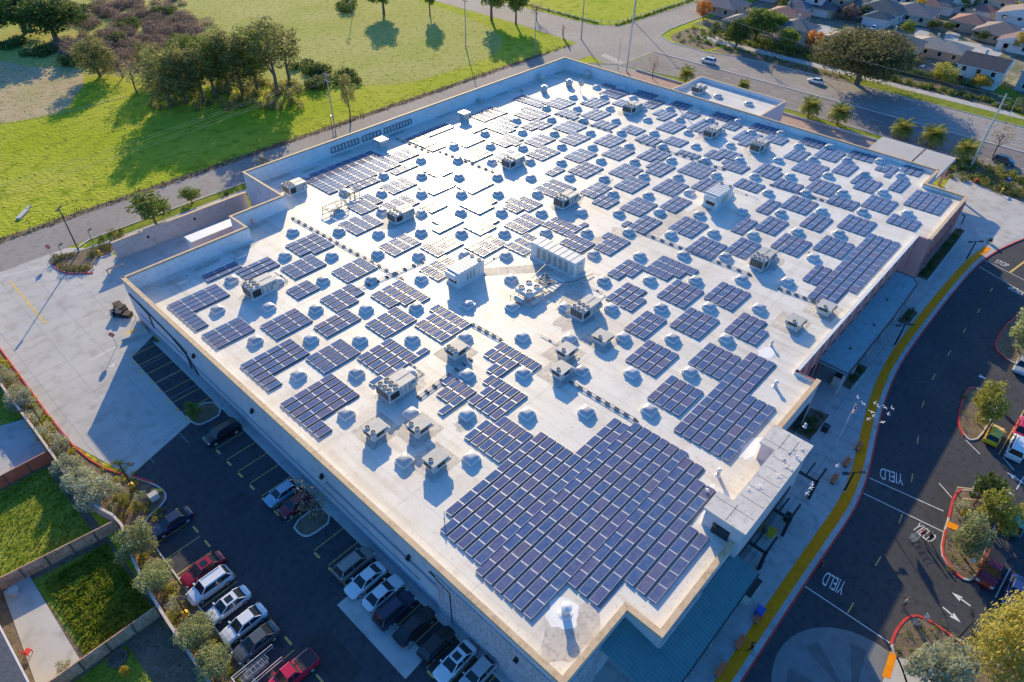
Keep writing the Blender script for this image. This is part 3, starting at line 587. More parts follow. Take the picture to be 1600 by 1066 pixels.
# ---------------------------------------------------------------- solar arrays
ARR=[(24.24,91.98,1.14,"0:0:4 1:0:4 2:0:4 3:0:4 4:0:1 5:0:1 6:0:1 7:0:1"),
(31.63,95.72,1.34,"0:0:3 1:0:3"),
(36.11,93.04,1.332,"0:0:3 1:0:3 2:0:3"),
(45.87,93.93,1.251,"0:0:3 1:0:3 2:0:3 3:0:3 4:1:2"),
(41.41,88.26,1.14,"0:0:3 1:0:3 2:0:3 3:0:3"),
(46.44,81.45,1.19,"0:0:3 1:0:3 2:0:3 3:0:3"),
(38.61,82.29,1.209,"0:0:2 1:0:2 2:0:2"),
(24.25,81.44,1.145,"0:0:3 1:0:3 2:0:3 3:0:3"),
(31.09,77.29,1.205,"0:0:3 1:0:3 2:0:3 3:0:3"),
(40.74,76.42,1.217,"0:0:3 1:0:3 2:0:3 3:0:2"),
(36.22,71.45,1.254,"0:0:3 1:0:3 2:0:3"),
(24.6,71.59,1.256,"0:0:4 1:0:4 2:0:4 3:0:4 4:0:1 5:0:1"),
(31.43,66.27,1.17,"0:0:3 1:0:3 2:0:3 3:0:3"),
(46.64,71.63,1.241,"0:0:3 1:0:3 2:0:3 3:0:3 4:1:2 5:2:1"),
(41.63,66.43,1.229,"0:0:3 1:0:3 2:0:3 3:0:3"),
(46.39,62.3,1.227,"0:2:1 1:0:3 2:0:3 3:0:3 4:0:3 5:0:3"),
(34.31,61.31,1.286,"0:1:3 1:1:3 2:1:3 3:1:3 4:0:5"),
(24.21,61.18,1.247,"0:0:4 1:0:4 2:0:4 3:0:4 4:0:4 5:0:1 6:0:1"),
(44.5,49.1,1.257,"0:2:2 1:2:2 2:1:3 3:0:4 4:3:1 5:3:1"),
(36.84,49.24,1.222,"0:2:1 1:1:2 2:1:2 3:0:3"),
(40.69,44.11,1.297,"0:0:3 1:0:3 2:0:3 3:0:3"),
(36.12,40.09,1.227,"0:0:2 1:0:3 2:0:3 3:0:3 4:0:3"),
(25.33,33.87,1.285,"0:1:8 1:0:9 2:0:9 3:0:9 4:0:13 5:0:13"),
(24.47,26.46,1.295,"0:0:14 1:0:14 2:0:14 3:0:14 4:0:14 5:0:14"),
(29.77,18.94,1.325,"0:0:11 1:0:11 2:0:10 3:2:8 4:2:5 5:2:5"),
(54.21,22.34,1.294,"0:0:10 1:0:10 2:0:10 3:0:6 4:0:6 5:0:6"),
(56.63,27.76,1.244,"0:0:3 1:0:3 2:0:3 3:0:3"),
(66.05,27.53,1.261,"0:0:3 1:0:3 2:0:3 3:0:3"),
(60.82,34.14,1.274,"0:0:3 1:0:3 2:0:3 3:0:3"),
(66.36,38.24,1.231,"0:0:3 1:0:3 2:0:3"),
(71.52,33.9,1.265,"0:0:3 1:0:3 2:0:3 3:0:3"),
(75.78,27.46,1.294,"0:0:3 1:0:3 2:0:3 3:0:2"),
(76.5,39.38,1.269,"0:0:3 1:0:3 2:0:3 3:0:3"),
(80.84,33.79,1.271,"0:0:3 1:0:3 2:0:3 3:0:3"),
(70.53,44.72,1.291,"0:0:3 1:0:3 2:0:3 3:0:2"),
(76.14,48.51,1.241,"0:0:3 1:0:3 2:1:2"),
(81.08,44.84,1.14,"0:0:3 1:0:3 2:0:3 3:0:3 4:1:2 5:2:1"),
(78.34,60.29,1.254,"0:0:2 1:0:2 2:0:2 3:0:2"),
(81.02,56.19,1.244,"0:2:1 1:0:3 2:0:3 3:0:3"),
(80.95,66.48,1.26,"0:0:2 1:0:2 2:0:2 3:0:2 4:0:3"),
(90.44,76.7,1.22,"0:0:3 1:0:3 2:0:3 3:0:3 4:0:3"),
(95.29,69.27,1.254,"0:0:3 1:0:3 2:0:3"),
(93.73,65.19,1.33,"0:0:2 1:0:2 2:0:2"),
(95.44,59.88,1.169,"0:0:3 1:0:3 2:0:3 3:0:3"),
(90.59,56.11,1.28,"0:0:1 1:0:3 2:0:3 3:0:3"),
(100.87,54.77,1.219,"0:0:3 1:0:3 2:0:3"),
(106.19,59.9,1.237,"0:0:3 1:0:3 2:0:3 3:0:3"),
(101.93,65.96,1.14,"0:0:3 1:0:3 2:0:3 3:0:3"),
(106.1,70.35,1.181,"0:0:3 1:0:3 2:0:3 3:0:3"),
(111.67,66.49,1.272,"0:1:2 1:0:3 2:0:3 3:0:3"),
(101.11,77,1.27,"0:0:3 1:0:3 2:0:3 3:0:3"),
(97.28,79.73,1.18,"0:0:2 1:0:2"),
(105.81,81.78,1.155,"0:0:3 1:0:3 2:0:3 3:0:3"),
(112.32,76.77,1.194,"0:0:3 1:0:3 2:0:3 3:0:3"),
(116.39,70.65,1.31,"0:0:3 1:0:3 2:0:3 3:1:2"),
(111.88,88.18,1.161,"0:0:3 1:0:3 2:0:3 3:0:3"),
(116.34,81.98,1.215,"0:0:3 1:0:3 2:0:3 3:0:3"),
(116.3,93.75,1.14,"0:0:3 1:0:3 2:0:3 3:0:3 4:0:3"),
(123.9,88.42,1.273,"0:0:2 1:0:2 2:0:2 3:0:2"),
(123.54,76.12,1.3,"0:0:2 1:0:2 2:0:2 3:0:2"),
(126.79,70.91,1.145,"0:0:2 1:0:2 2:0:2 3:0:2"),
(132.22,76.18,1.184,"0:0:3 1:0:3 2:0:3 3:0:3"),
(125.82,81.58,1.14,"0:0:2 1:0:2 2:0:2 3:0:2"),
(132.76,98.78,1.312,"0:0:3 1:0:3 2:0:3 3:0:3"),
(126.66,93.74,1.254,"0:0:3 1:0:3 2:0:3 3:0:3"),
(126.53,105.47,1.191,"0:0:3 1:0:3 2:0:3 3:0:3 4:0:3"),
(123.73,99.07,1.202,"0:0:2 1:0:2 2:0:2 3:0:2 4:0:1"),
(141.7,99.54,1.14,"0:0:3 1:0:3 2:0:3 3:0:3 4:0:3"),
(147.09,102.98,1.226,"0:0:1 1:0:1 2:0:1"),
(138.05,92.87,1.14,"0:0:2 1:0:2 2:0:2 3:0:2"),
(146.77,93.2,1.14,"0:0:2 1:0:2 2:0:2 3:0:2 4:0:2"),
(141.84,87.04,1.213,"0:0:3 1:0:3 2:0:3"),
(146.54,82.17,1.216,"0:0:2 1:0:2 2:0:2 3:0:2"),
(137.25,81.77,1.183,"0:1:2 1:1:2 2:0:3 3:0:3"),
(123.86,113.18,1.14,"0:0:2 1:0:2 2:0:2 3:0:2 4:0:2 5:0:2 6:0:2 7:0:1"),
(116.27,107.19,1.182,"0:2:1 1:0:3 2:0:3 3:0:3 4:0:3 5:0:3 6:1:2"),
(111.84,99.8,1.284,"0:0:3 1:0:3 2:0:3 3:1:2"),
(108.31,113.12,1.14,"0:0:4 1:0:4 2:0:4 3:0:4 4:0:4"),
(102.02,106.9,1.14,"0:3:3 1:0:6 2:2:4 3:2:3 4:2:3 5:2:3 6:2:2"),
(95.23,105.86,1.14,"0:0:3 1:0:3 2:0:3 3:0:3 4:0:3"),
(101.1,98.83,1.223,"0:0:3 1:0:3 2:0:3 3:0:3 4:1:1"),
(105.89,93.28,1.14,"0:0:3 1:0:3 2:0:3 3:0:3"),
(101.3,88.64,1.267,"0:0:3 1:0:3 2:0:3 3:0:3"),
(90.99,98.82,1.314,"0:0:3 1:0:3 2:0:3 3:0:3"),
(94.98,92.66,1.14,"0:0:3 1:0:3 2:0:3"),
(62.27,114.16,1.14,"0:1:8 1:0:9 2:0:9 3:0:9 4:0:12 5:0:12 6:0:12 7:0:12 8:0:9"),
(76.28,103.33,1.17,"0:0:3 1:0:3"),
(66.64,103.77,1.32,"0:0:3 1:0:3"),
(70.57,99.49,1.189,"0:0:3 1:0:3 2:0:3 3:0:3"),
(61.44,98.81,1.199,"0:2:1 1:0:3 2:0:3 3:0:3 4:0:2"),
(65.84,93.4,1.207,"0:0:3 1:0:3 2:0:3 3:0:3"),
(56.36,93.29,1.14,"0:0:2 1:0:3 2:0:3 3:0:3 4:0:3"),
(70.56,87.68,1.29,"0:0:2 1:0:2 2:0:2"),
(75.52,93.68,1.213,"0:0:3 1:0:3 2:0:3 3:0:3"),
(81.09,98.76,1.299,"0:0:2 1:0:2 2:0:2 3:0:2"),
(89,113.64,1.165,"0:0:2 1:0:2 2:0:2 3:0:2 4:0:2 5:0:2"),
(93.42,113.87,1.14,"0:0:4 1:0:4 2:0:4"),
(88.86,106.28,1.14,"0:0:2 1:0:2"),
(80.91,88.56,1.21,"0:0:3 1:0:3 2:0:3 3:0:3"),
(76.11,82.76,1.14,"0:0:3 1:0:3 2:0:3 3:0:3 4:0:2"),
(70.96,76.31,1.18,"0:0:3 1:0:3 2:0:3 3:0:2"),
(81.06,77.42,1.263,"0:1:1 1:0:3 2:0:3 3:0:3 4:1:2"),
(76.18,71.34,1.196,"0:0:3 1:0:3 2:0:3 3:0:3"),
(71.16,66.34,1.14,"0:0:3 1:0:3 2:0:3 3:0:3"),
(66.27,71.28,1.247,"0:0:3 1:0:3 2:0:3 3:0:3"),
(61.17,76.74,1.229,"0:0:3 1:0:3 2:0:3 3:0:3"),
(56.43,71.58,1.231,"0:0:3 1:0:3 2:0:3 3:0:3"),
(56.44,82.01,1.152,"0:0:3 1:0:3 2:0:3 3:0:3"),
(66.55,82,1.147,"0:1:2 1:1:2 2:0:3 3:0:3"),
(124.07,65.46,1.237,"0:0:1 1:0:1 2:0:1 3:0:1"),
(126.58,60.53,1.258,"0:0:2 1:0:3 2:0:3 3:1:2 4:1:2"),
(116.31,60.55,1.148,"0:0:3 1:0:3 2:0:3 3:0:3 4:0:3"),
(111.82,54.73,1.3,"0:0:3 1:0:3 2:0:3"),
(118.28,49.14,1.297,"0:0:2 1:0:2 2:0:2 3:0:2"),
(123.94,55.89,1.14,"0:1:1 1:0:2 2:0:2 3:0:2 4:0:2"),
(125.9,49.06,1.3,"0:0:3 1:0:3 2:0:3 3:0:2"),
(123.5,43.58,1.282,"0:0:2 1:0:2 2:0:2 3:0:2"),
(137,60.51,1.157,"0:1:3 1:1:2 2:0:3 3:0:4"),
(136.85,70.93,1.33,"0:0:4 1:0:3 2:0:4"),
(142.55,76.09,1.175,"0:0:2 1:0:2 2:0:2"),
(146.78,70.97,1.216,"0:0:2 1:0:2 2:0:2 3:0:2 4:1:1"),
(143.12,65.68,1.205,"0:0:2 1:0:2 2:0:2"),
(146.8,60.68,1.228,"0:0:2 1:0:2 2:0:2 3:0:2 4:0:2"),
(142.81,55.2,1.157,"0:0:2 1:0:2 2:0:2 3:0:2"),
(146.6,48.66,1.225,"0:0:2 1:0:2 2:0:2 3:0:2"),
(142.12,43.26,1.206,"0:0:3 1:0:3 2:0:3 3:0:3"),
(137.27,47.7,1.228,"0:0:3 1:0:3 2:0:3"),
(130.82,43.83,1.14,"0:1:3 1:1:3 2:1:3 3:1:3 4:0:4"),
(126.3,38.08,1.258,"0:0:3 1:0:3 2:0:3 3:0:3"),
(137.38,37.36,1.14,"0:0:3 1:0:3 2:0:3"),
(146.93,38.07,1.314,"0:0:2 1:0:2 2:0:2 3:0:2"),
(142.39,31.33,1.248,"0:1:1 1:1:2 2:0:3"),
(146.8,27.4,1.34,"0:0:2 1:0:2 2:0:2"),
(133.13,32.73,1.289,"0:1:2 1:0:3 2:0:3 3:0:3"),
(137.2,26.27,1.34,"0:0:3 1:0:3"),
(132.77,21.84,1.297,"0:0:4 1:0:4 2:0:4 3:0:4 4:0:4"),
(126.76,27.42,1.244,"0:0:3 1:0:3 2:0:3 3:0:3"),
(123.76,32.76,1.288,"0:0:2 1:0:2 2:0:2 3:0:2"),
(123.81,21.83,1.266,"0:0:2 1:0:2 2:0:2 3:0:2"),
(116.16,27.65,1.289,"0:0:3 1:0:3 2:0:3 3:0:3"),
(112.11,32.78,1.34,"0:0:3 1:0:3 2:0:3"),
(116.35,38.4,1.271,"0:0:3 1:0:3 2:0:3 3:0:3"),
(111.79,41.04,1.289,"0:0:3 1:0:3"),
(102.12,40.85,1.232,"0:0:3 1:0:3"),
(105.66,38.01,1.289,"0:0:3 1:0:3 2:0:3"),
(101.77,33.17,1.252,"0:0:3 1:0:3 2:0:3 3:0:3"),
(91.02,43.26,1.243,"0:0:3 1:0:3 2:0:3 3:0:3"),
(95.29,38.12,1.288,"0:0:3 1:0:3 2:0:3"),
(95.15,49.24,1.244,"0:0:3 1:0:3 2:0:3 3:0:3"),
(106.03,27.62,1.271,"0:0:3 1:0:3 2:0:3 3:0:3"),
(91.97,24.91,1.328,"0:2:3 1:2:3 2:0:13 3:0:13 4:0:13 5:3:10")]
SX=[28.9, 34.4, 39.0, 44.1, 49.4, 55.0, 59.2, 64.6, 69.1, 74.2, 79.3, 84.1, 89.3, 93.6, 99.1, 103.2, 109.5, 113.8, 119.7, 124.5, 129.4, 134.9, 140.3, 144.7, 150.0]
SY=[19.8, 26.1, 31.7, 36.9, 42.3, 47.5, 53.4, 58.6, 63.9, 69.1, 74.6, 80.1, 85.2, 90.9, 96.7, 102.4]
SK=[(0, 3), (0, 5), (0, 7), (0, 9), (0, 11), (0, 13), (1, 2), (1, 4), (1, 6), (1, 8), (1, 10), (1, 12), (2, 3), (2, 5), (2, 7), (2, 9), (2, 11), (2, 13), (3, 2), (3, 4), (3, 6), (3, 8), (3, 10), (3, 12), (4, 1), (4, 3), (4, 5), (4, 7), (4, 9), (4, 11), (4, 13), (5, 0), (5, 2), (5, 4), (5, 6), (5, 8), (5, 10), (5, 12), (6, 1), (6, 3), (6, 5), (6, 9), (6, 11), (6, 13), (7, 0), (7, 2), (7, 4), (7, 6), (7, 8), (7, 10), (7, 12), (7, 14), (8, 1), (8, 3), (8, 7), (8, 9), (8, 11), (8, 13), (9, 0), (9, 2), (9, 4), (9, 8), (9, 10), (9, 12), (9, 14), (10, 1), (10, 3), (10, 5), (10, 7), (10, 9), (10, 11), (10, 13), (11, 0), (11, 2), (11, 4), (11, 6), (11, 8), (11, 10), (11, 12), (11, 14), (12, 1), (12, 3), (12, 5), (12, 7), (12, 9), (12, 11), (12, 13), (13, 0), (13, 2), (13, 4), (13, 6), (13, 8), (13, 10), (13, 12), (13, 14), (14, 1), (14, 3), (14, 5), (14, 7), (14, 9), (14, 11), (14, 13), (15, 0), (15, 2), (15, 4), (15, 6), (15, 8), (15, 10), (15, 12), (15, 14), (16, 1), (16, 3), (16, 5), (16, 7), (16, 9), (16, 11), (16, 13), (17, 0), (17, 2), (17, 4), (17, 6), (17, 8), (17, 10), (17, 12), (17, 14), (18, 1), (18, 3), (18, 5), (18, 7), (18, 9), (18, 11), (18, 13), (19, 0), (19, 2), (19, 4), (19, 6), (19, 8), (19, 10), (19, 12), (19, 14), (20, -1), (20, 1), (20, 3), (20, 5), (20, 7), (20, 9), (20, 11), (20, 13), (21, 0), (21, 2), (21, 4), (21, 6), (21, 8), (21, 10), (21, 12), (21, 14), (22, 1), (22, 3), (22, 5), (22, 7), (22, 9), (22, 11), (22, 13), (23, 0), (23, 2), (23, 4), (23, 6), (23, 8), (23, 10), (23, 12), (23, 14), (24, 1), (24, 3), (24, 5), (24, 7), (24, 9), (24, 11), (24, 13)]

PW, PD, TILT = 1.98, 1.0, math.radians(5.4)
_pm = {}
def panel_mesh(nc):
    if nc in _pm: return _pm[nc]
    b = MB(); ct, st = math.cos(TILT), math.sin(TILT); th = .04
    def P(x, y, z): return (x, y*ct+z*st, -y*st+z*ct+.0)   # high edge towards -y
    for c in range(nc):
        x0, x1 = c*PW+.015, (c+1)*PW-.015; y0, y1 = -PD/2, PD/2; f, g = .045, .02
        b.poly([P(x0+f, y0+g, th), P(x1-f, y0+g, th), P(x1-f, y1-g, th), P(x0+f, y1-g, th)], 0)
        for q in ([(x0, y0), (x1, y0), (x1-f, y0+g), (x0+f, y0+g)], [(x1, y0), (x1, y1), (x1-f, y1-g), (x1-f, y0+g)], [(x1, y1), (x0, y1), (x0+f, y1-g), (x1-f, y1-g)], [(x0, y1), (x0, y0), (x0+f, y0+g), (x0+f, y1-g)]):
            b.poly([P(x, y, th) for x, y in q], 1)
        for a, d in (((x0, y0), (x1, y0)), ((x1, y0), (x1, y1)), ((x1, y1), (x0, y1)), ((x0, y1), (x0, y0))):
            b.poly([P(a[0], a[1], 0), P(d[0], d[1], 0), P(d[0], d[1], th), P(a[0], a[1], th)], 1)
    _pm[nc] = b.mesh('solar_panel', [M['solar'], M['alu']]); return _pm[nc]
ORD = ['first', 'second', 'third', 'fourth', 'fifth', 'sixth', 'seventh', 'eighth', 'ninth', 'tenth', 'eleventh', 'twelfth', 'thirteenth', 'fourteenth', 'fifteenth', 'sixteenth', 'seventeenth', 'eighteenth', 'nineteenth', 'twentieth', 'twenty-first', 'twenty-second', 'twenty-third', 'twenty-fourth', 'twenty-fifth', 'twenty-sixth']
info = []
for X0, Y1, dy, s in ARR:
    rows = [tuple(map(int, q.split(':'))) for q in s.split()]
    ys_ = [Y1-(r+.5)*dy for r, c, k in rows]; xs_ = [X0+c*PW for r, c, k in rows]+[X0+(c+k)*PW for r, c, k in rows]
    info.append([X0, Y1, dy, rows, (min(xs_)+max(xs_))/2, (min(ys_)+max(ys_))/2])
lines = {}
for k, i_ in enumerate(info):
    j = round((i_[5]-26.3)/5.45); lines.setdefault(j, []).append(k)
jn = {j: q for q, j in enumerate(sorted(lines))}
LAB = {}
NW = ['no', 'one', 'two', 'three', 'four', 'five', 'six', 'seven', 'eight', 'nine']
for j, ks in lines.items():
    for q, k in enumerate(sorted(ks, key=lambda z: info[z][4])):
        nr = len(info[k][3]); LAB[k] = 'solar block of %s panel rows, %s from left in %s line behind the storefront' % (NW[min(nr, 9)], ORD[q], ORD[jn[j]])
for k, (X0, Y1, dy, rows, cx, cy) in enumerate(info):
    zc = roof_z(cx, cy)
    t = thing('solar_array', LAB[k], 'solar array', (cx, cy, zc), 0, 'solar arrays on the store roof')
    far = PR(cx, cy, zc)[1] < 300 or PR(cx, cy, zc)[1] < 345 and PR(cx, cy, zc)[0] < 900
    tot = 0; rack = MB(); rest = []
    for r, c, kk in rows:
        y = Y1-(r+.5)*dy-cy; z = roof_z(cx, y+cy)-zc+.17
        if far:
            add('panel_row', panel_mesh(kk), t, (X0+c*PW-cx, y, z))
        else:
            for i in range(kk):
                nm = 'solar_panel'
                if tot >= 100: rest.append((X0+(c+i)*PW-cx, y, z)); continue
                add(nm, panel_mesh(1), t, (X0+(c+i)*PW-cx, y, z)); tot += 1
        for i in range(kk+1):
            x = X0+(c+i)*PW-cx; rack.box((x-.03 if i else x+.1, y-.05, z-.17), (.10, .95, .15))
        rack.box((X0+(c+kk/2)*PW-cx, y-PD/2+.01, z-.16), (kk*PW-.06, .025, .19), mi=1)  # near-black plate under the high edge, standing in for under-panel shade
        if r != rows[-1][0]: rack.box((X0+(c+kk/2)*PW-cx, y-PD/2-(dy-PD)/2, z-.12), (kk*PW-.06, dy-PD+.02, .03), mi=0)  # plate across the row gap, added to darken it as shade would
    if rest:
        b = MB(); me = panel_mesh(1)
        for ox, oy, oz in rest:
            q = len(b.v); b.v += [(v.co.x+ox, v.co.y+oy, v.co.z+oz) for v in me.vertices]
            for p in me.polygons: b.f.append(tuple(q+i for i in p.vertices)); b.m.append(p.material_index)
        o = add('remaining_panels', b.mesh('remaining_panels', [M['solar'], M['alu']]), t); o['kind'] = 'stuff'
    add('rack', rack.mesh('rack', [M['rail'], M['coil']]), t)
# ---------------------------------------------------------------- skylights
def skylight_mesh():
    b = MB(); b.box((0, 0, 0), (1.62, 1.62, .38), mi=0); b.box((0, 0, .38), (1.74, 1.74, .07), mi=1)
    d = MB(); n = 8; r0 = .80
    for i in range(n+1):
        for j in range(n+1):
            u, v = -1+2*i/n, -1+2*j/n; z = .34*(max(0, 1-abs(u)**2.6)*max(0, 1-abs(v)**2.6))**.55
            d.v.append((u*r0, v*r0, .45+z))
    for i in range(n):
        for j in range(n):
            a = i*(n+1)+j; d.f.append((a, a+n+1, a+n+2, a+1)); d.m.append(0)
    return b.mesh('curb', [M['white'], M['alu']]), d.mesh('dome', mat('acrylic_dome', (.50, .50, .51), .3, spec=.5, rand=.16), True)
cm, dm = skylight_mesh()
byj = {}
for i, j in SK: byj.setdefault(j, []).append(i)
jr = {j: q for q, j in enumerate(sorted(byj))}
for j in byj:
    for q, i in enumerate(sorted(byj[j])):
        x, y = SX[i], SY[j+1]
        if i == 24: x = 148.7
        t = thing('skylight', 'domed white skylight, %s from left in the %s skylight line behind the storefront' % (ORD[q], ORD[jr[j]]), 'skylight', (x, y, roof_z(x, y)), 0, 'skylights on the store roof')
        t.rotation_euler = (math.atan(-.024), 0, 0)
        add('curb', cm, t); add('dome', dm, t)
for x, y, l in ((160.5, 76, 'domed skylight in the middle of the annex roof'), (161.5, 68, 'domed skylight at the right end of the annex roof')):
    t = thing('skylight', l, 'skylight', (x, y, 6.0), 0); add('curb', cm, t); add('dome', dm, t)
# ---------------------------------------------------------------- rooftop units
def ring(b, x, y, z, r, mi_rim=0, mi=1, h=.14):
    """fan: raised rim, dark well, hub and blades"""
    n = 14
    for k in range(n):
        a0, a1 = 2*math.pi*k/n, 2*math.pi*(k+1)/n
        for ra, rb, za, zb, m_ in ((r, r, 0, h, mi_rim), (r, r*.86, h, h, mi_rim), (r*.86, r*.86, h, .01, mi)):
            b.poly([(x+ra*math.cos(a0), y+ra*math.sin(a0), z+za), (x+ra*math.cos(a1), y+ra*math.sin(a1), z+za), (x+rb*math.cos(a1), y+rb*math.sin(a1), z+zb), (x+rb*math.cos(a0), y+rb*math.sin(a0), z+zb)], m_)
    b.flat([(x+r*.86*math.cos(2*math.pi*k/n), y+r*.86*math.sin(2*math.pi*k/n)) for k in range(n)], z+.012, mi)
    b.cyl((x, y, z+.02), (x, y, z+h*.9), r*.26, n=8, mi=mi_rim)
    for k in range(4):
        a = k*math.pi/2+.4; b.flat([(x+q*math.cos(a+s), y+q*math.sin(a+s)) for q, s in ((r*.25, -.2), (r*.8, -.25), (r*.8, .2), (r*.25, .5))], z+.05, mi_rim)
def parts_of(t, items):
    for nm, b, mt in items: add(nm, b.mesh(nm, mt), t)
def rtu(name, x, y, lx, ly, h, label, fans=(3, 2), coil=True, curb=.38, coilmat=None):
    z = roof_z(x+lx/2, y+ly/2)
    t = thing(name, label, 'rooftop unit', (x, y, z), 0, 'units on the store roof')
    cb = MB().box((lx/2, ly/2, -.06), (lx-.25, ly-.25, curb+.06)); 
    add('curb', cb.mesh('curb', M['white']), t)
    c = MB(); split = lx*.42; hv = M['hvac']
    c.box((split/2, ly/2, curb), (split, ly, h-.02))                      # condenser section
    c.box((split+.12+(lx-split-.12)/2, ly/2, curb), (lx-split-.12, ly-.1, h*.93))
    c.box((split+.06, ly/2, curb), (.14, ly-.5, h*.8), mi=1)
    for k in range(1, 4): c.box((split+.12+(lx-split)*k/4, .03, curb+.05), (.03, .05, h*.85), mi=1)
    c.box((lx-.5, -.12, curb+.3), (.9, .3, h*.45), taper=.8)
    c.box((split+.2+(lx-split)/2, ly*.5, curb+h*.93), (lx-split-.5, .05, .05))
    add('casing', c.mesh('casing', [hv, M['dark']]), t)
    if coil:
        g = MB(); g.box((-.02, ly/2, curb+.12), (.05, ly-.3, h-.35)); g.box((split*.5, -.01, curb+.15), (split-.5, .03, h-.5))
        add('coil', g.mesh('coil', coilmat or M['coil']), t)
        g = MB()
        for k in range(7): g.box((-.05, .2+(ly-.4)*k/6, curb+.1), (.03, .04, h-.3))
        add('guard_bars', g.mesh('guard_bars', hv), t)
    nx, ny = fans; r = min(.36, (ly-.2)/ny/2*.82)
    for a in range(nx):
        for d in range(ny):
            g = MB(); ring(g, .1+r+.05+(split-.2-2*r)*(a/(nx-1) if nx > 1 else .5), .12+r+(ly-.24-2*r)*(d/(ny-1) if ny > 1 else .5), curb+h-.02, r)
            add('fan', g.mesh('fan', [hv, M['dark']]), t)
    return t
rtu('rooftop_unit', 63.5, 43.4, 4.5, 2.4, 1.5, 'grey six-fan unit just right of the open fan rack, black grille', (2, 3))
rtu('rooftop_unit', 87.8, 67.0, 4.5, 2.4, 1.6, 'grey six-fan unit beyond the long white air handler, right of the glare', (2, 3))
rtu('rooftop_unit', 93.5, 85.7, 4.5, 2.4, 1.5, 'grey six-fan unit above the sun glare in the roof middle', (2, 3))
rtu('rooftop_unit', 63.3, 85.4, 4.5, 2.4, 1.5, 'pale six-fan unit left of and below the sun glare', (2, 3))
rtu('rooftop_unit', 33.7, 83.4, 4.5, 2.7, 1.7, 'grey six-fan unit nearest the left corner of the roof', (2, 3))
rtu('rooftop_unit', 33.7, 50.8, 4.5, 2.7, 1.5, 'tan six-fan unit above the three small units near the left edge', (2, 3))
rtu('rooftop_unit', 93.6, 30.4, 4.5, 2.4, 1.6, 'grey six-fan unit left of the long array by the right edge', (2, 3))
rtu('rooftop_unit', 135.2, 52.0, 4.4, 2.4, 1.55, 'grey unit with black grille near the far right, nearer of a pair', (2, 3))
rtu('rooftop_unit', 135.2, 63.4, 4.4, 2.3, 1.4, 'grey unit near the far right, farther one of a pair', (2, 3))
rtu('rooftop_unit', 135.1, 84.9, 4.6, 2.6, 1.5, 'grey boxy unit among arrays in front of the annex', (2, 3))
rtu('rooftop_unit', 56.6, 108.6, 3.9, 2.6, 1.6, 'grey six-fan unit behind the stepped inner parapet', (2, 3))
rtu('rooftop_unit', 158.5, 80.3, 3.6, 2.4, 1.3, 'low grey unit at the left end of the annex roof', (2, 2)).location.z = 6.0
def small(x, y, lx, ly, h, nf, label, name='small_unit'):
    z = roof_z(x, y); t = thing(name, label, 'small unit', (x, y, z), 0, 'small fan units on the store roof')
    add('curb', MB().box((lx/2, ly/2, -.05), (lx-.5, ly-.5, .75)).mesh('curb', M['white']), t)
    c = MB(); c.box((lx/2, ly/2, .7), (lx, ly, h-.35)); c.box((lx-.25, ly*.5, .85), (.9, ly+.3, h-.75)); c.box((lx/2, ly/2, .35), (lx-.35, ly-.35, .36), mi=0)
    c.box((lx*.5, -.03, .85), (lx*.5, .05, h*.4), mi=1); c.box((-.03, ly*.5, .85), (.05, ly*.6, h*.4), mi=1)
    add('casing', c.mesh('casing', [M['hvac'], M['coil']]), t)
    for k in range(nf):
        g = MB(); ring(g, .5, .45+(ly-.9)*(k/(nf-1) if nf > 1 else .5), .35+h, .30); add('fan', g.mesh('fan', [M['hvac'], M['dark']]), t)
    return t
small(44.9, 50.6, 2.5, 2.2, 1.2, 3, 'small tan three-fan unit just right of the jutting array')
small(28.1, 47.0, 2.4, 2.0, 1.1, 2, 'small two-fan unit nearest the left edge of the roof')
small(32.0, 43.6, 2.4, 2.0, 1.1, 2, 'small two-fan unit between its single-fan and its leftmost neighbour')
small(29.8, 38.2, 2.4, 2.0, 1.2, 1, 'small single-fan unit nearest the giant array, lowest of three')
small(55.0, 39.5, 2.3, 2.0, 1.1, 1, 'small single-fan unit, upper one of the tight pair by the cable tray')
small(51.5, 37.5, 2.3, 2.0, 1.1, 1, 'small single-fan unit, lower one of the tight pair by the cable tray')
small(61.0, 37.6, 2.2, 2.4, .7, 1, 'low pale single-fan unit in front of the black-grille unit')
small(82.5, 19.3, 2.4, 2.2, .9, 1, 'low dirty single-fan unit by the right edge, nearer of two')
small(88.9, 17.5, 2.4, 2.2, .9, 1, 'low dirty single-fan unit by the right edge, at the long array foot')
